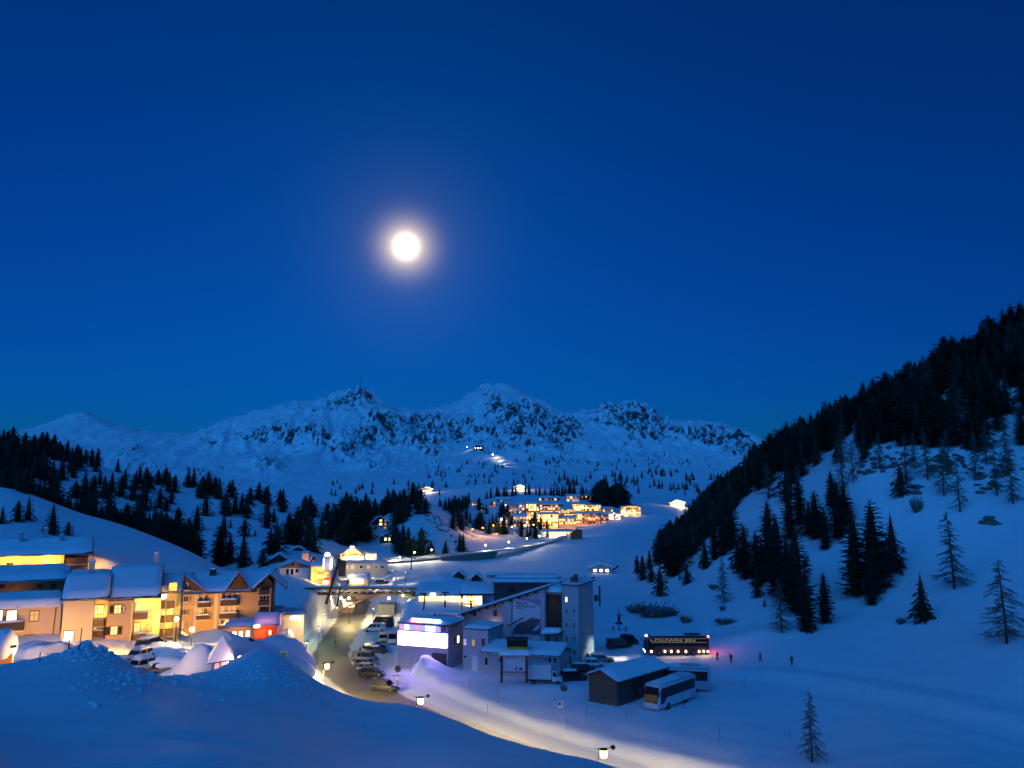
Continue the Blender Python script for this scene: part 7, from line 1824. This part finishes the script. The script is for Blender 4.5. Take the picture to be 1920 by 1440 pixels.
mb.tube((-6.5*k,0,13*k),(6.5*k,0,13*k), .3, n=6); mb.build('frame', METAL, o)
t = P(1112,1118,172); o = empty('lift_mast', t, 0, 'slanting lift mast behind the pale tower roof', 'mast'); k = 172/FPX
mb = MB(); mb.tube((-1*k,0,-3),(-6*k,0,30*k), .22, n=6); mb.tube((-14*k,0,27*k),(4*k,0,34*k), .18, n=6); mb.build('mast', METAL, o)
mb = MB(); mb.box(2*k,9*k,-.3,.3,-1,2*k); mb.tube((12*k,0,-2),(12*k,0,18*k), .2, n=6); mb.build('base_frame', METAL, o)
t = P(770,1060,300); t.z = gz(t.x,t.y); k = 300/FPX; o = empty('lift_pylon', t, 0, 'dark lift pylon with cross arm before the upper road', 'pylon')
mb = MB(); mb.tube((0,0,-2),(2*k,0,22*k), .3, .2, 6); mb.tube((-4*k,0,22*k),(10*k,0,20*k), .25, n=6); mb.build('mast', METAL, o)
hc = hit(1150,1074); 
mb = MB(); o = empty('piste_barrier', hc, 0, 'slanted barrier arm beside the low piste hut', 'barrier'); k = hc.y/FPX; mb.tube((-10*k,0,0),(10*k,0,12*k), .35, n=6); mb.build('arm', METAL, o)

# ------------------------------------------------------------------ people
def person_mesh(seed, stride):
    me = bpy.data.meshes.new('person_body')
    V = [(0,0,.95),(0,0,1.15),(0,.01,1.40),(0,.02,1.52),(0,.03,1.66),(0,.03,1.76),       # pelvis..head
         (-.10,-.02,.90),(-.11,-.10*stride,.50),(-.11,-.26*stride,.10),(-.11,-.34*stride,.04),
         (.10,.02,.90),(.11,.12*stride,.50),(.11,.26*stride,.12),(.11,.18*stride,.03),
         (-.21,0,1.40),(-.27,.10*stride,1.14),(-.25,-.06+.10*stride,.90),
         (.21,0,1.40),(.27,-.10*stride,1.14),(.25,-.16*stride,.90)]
    E = [(0,1),(1,2),(2,3),(3,4),(4,5),(0,6),(6,7),(7,8),(8,9),(0,10),(10,11),(11,12),(12,13),(2,14),(14,15),(15,16),(2,17),(17,18),(18,19)]
    RR = [.17,.17,.17,.075,.115,.07,.11,.085,.065,.05,.11,.085,.065,.05,.085,.065,.05,.085,.065,.05]
    me.from_pydata(V, E, [])
    o = bpy.data.objects.new('person_tmp', me); COL.objects.link(o)
    m = o.modifiers.new('skin','SKIN'); m.use_smooth_shade = True
    for i, v in enumerate(me.skin_vertices[0].data): v.radius = (RR[i], RR[i]*.8); v.use_root = (i == 0)
    o.modifiers.new('sub','SUBSURF').levels = 1
    dg = bpy.context.evaluated_depsgraph_get(); dg.update(); out = bpy.data.meshes.new_from_object(o.evaluated_get(dg)); bpy.data.objects.remove(o)
    out.materials.clear(); return out
PM = [person_mesh(1, .9), person_mesh(2, .4)]
CLO = [mat('dark_jacket', (.02,.022,.03), .9), mat('brown_jacket', (.10,.05,.03), .9)]
BODY = {}
for i, pm in enumerate(PM):
    for c in CLO:
        q = pm.copy(); q.materials.append(c); BODY[(i, c.name)] = q
def person(px, py, label, i=0, c=0, rz=0.0, D=None, carry=False):
    p = hit(px, py) if D is None else at_ground(px, D)
    o = link(bpy.data.objects.new('person', BODY[(i, CLO[c].name)])); o.location = p; o.rotation_euler = (0,0,rz)
    tag(o, label, 'person', 'people on foot')
    if carry:
        mb = MB(); mb.tube((-.30,-.1,.9),(-.1,.5,1.9), .03, n=4); mb.tube((-.26,-.1,.9),(-.06,.5,1.9), .03, n=4); mb.build('skis', PLASTIC, o)
    return o
person(1345,1239,'person in dark clothes walking left of three others on the snow',0,0,R(60))
person(1371,1244,'person in dark clothes carrying skis behind the lit coach',1,0,R(20),carry=True)
person(1426,1242,'person in dark clothes in the red glow on the snow',0,0,R(100))
person(1485,1249,'person in dark clothes farthest right on the open snow',1,0,R(10))
person(1327,1226,'person in dark clothes standing at the rear of the lit coach',1,0,R(90))
person(629,1213,'person in a brown jacket walking across the lit snow by the road',0,1,R(-80))
person(675,1203,'person standing between the parked cars behind the grey van',1,0,0,D=158)
person(1107,1252,'person in dark clothes walking past the cars before the tower',0,0,R(30),D=138)

# ------------------------------------------------------------------ bare rock breaking through the snow
ROCKM = mat('bare_rock', (0.16,0.12,0.11), .9, noise=(1.0,.45), bump=(3,.6))
def rock_mass(name, label, spots, smin, smax, seed, m=None, cat='rocks'):
    r = random.Random(seed); mb = MB()
    for (px, py) in spots:
        p = hit(px, py)
        if p is None: continue
        s_ = r.uniform(smin, smax); o0 = len(mb.v)
        mb.ball((0,0,0), 1, n=7, k=5)
        ax = (s_*r.uniform(.7,1.6), s_*r.uniform(.4,.8), s_*r.uniform(.35,.75)); a = r.uniform(0,6.28); ca, sa = math.cos(a), math.sin(a)
        for i in range(o0, len(mb.v)):
            v = mb.v[i]; j = r.uniform(.72,1.25); x, y, z = v[0]*ax[0]*j, v[1]*ax[1]*j, v[2]*ax[2]*j
            mb.v[i] = (p.x+x*ca-y*sa, p.y+x*sa+y*ca, p.z+z)
    o = mb.build(name, m or ROCKM, smooth=m is not None); tag(o, label, cat, kind='stuff'); return o
r2 = random.Random(3)
sp = [(r2.gauss(1680,28), r2.gauss(865,12)) for _ in range(26)]+[(r2.gauss(1778,22), r2.gauss(872,16)) for _ in range(40)]+[(r2.gauss(1718,10), r2.gauss(918,7)) for _ in range(12)]+[(r2.gauss(1860,30), r2.gauss(900,20)) for _ in range(26)]+[(r2.uniform(1600,1660), r2.uniform(860,890)) for _ in range(14)]
rock_mass('cliff_rocks', 'brownish rocks breaking through the snow below the right forest', sp, .5, 1.5, 4)
rock_mass('boulder_group', 'dark boulders alone on the snow near the right picture edge', [(1855,978),(1862,980),(1848,982),(1868,983),(1840,981),(1858,972)], .7, 1.5, 5)
sp = [(r2.uniform(795,868), 0) for _ in range(60)]; sp = [(x, 948+(x-795)*1.05+r2.uniform(-8,22)) for x, _ in sp]
rock_mass('knoll_rocks', 'small dark rocks scattered over the pale steep flank of the knoll', sp, .4, 1.1, 6)

# ploughed clods of snow along the bank crests and the road edge
sp = [(r2.gauss(195,48), r2.gauss(1226,9)) for _ in range(150)] + [(r2.gauss(290,45), r2.gauss(1272,9)) for _ in range(120)] + [(r2.uniform(420,560), r2.uniform(1240,1275)) for _ in range(60)]
sp += [(r2.uniform(120,620), 1262+abs(r2.gauss(0,30))) for _ in range(120)]
rock_mass('snow_clods', 'broken clods of ploughed snow along the front bank crest', sp, .05, .17, 8, SNOW, 'snow')
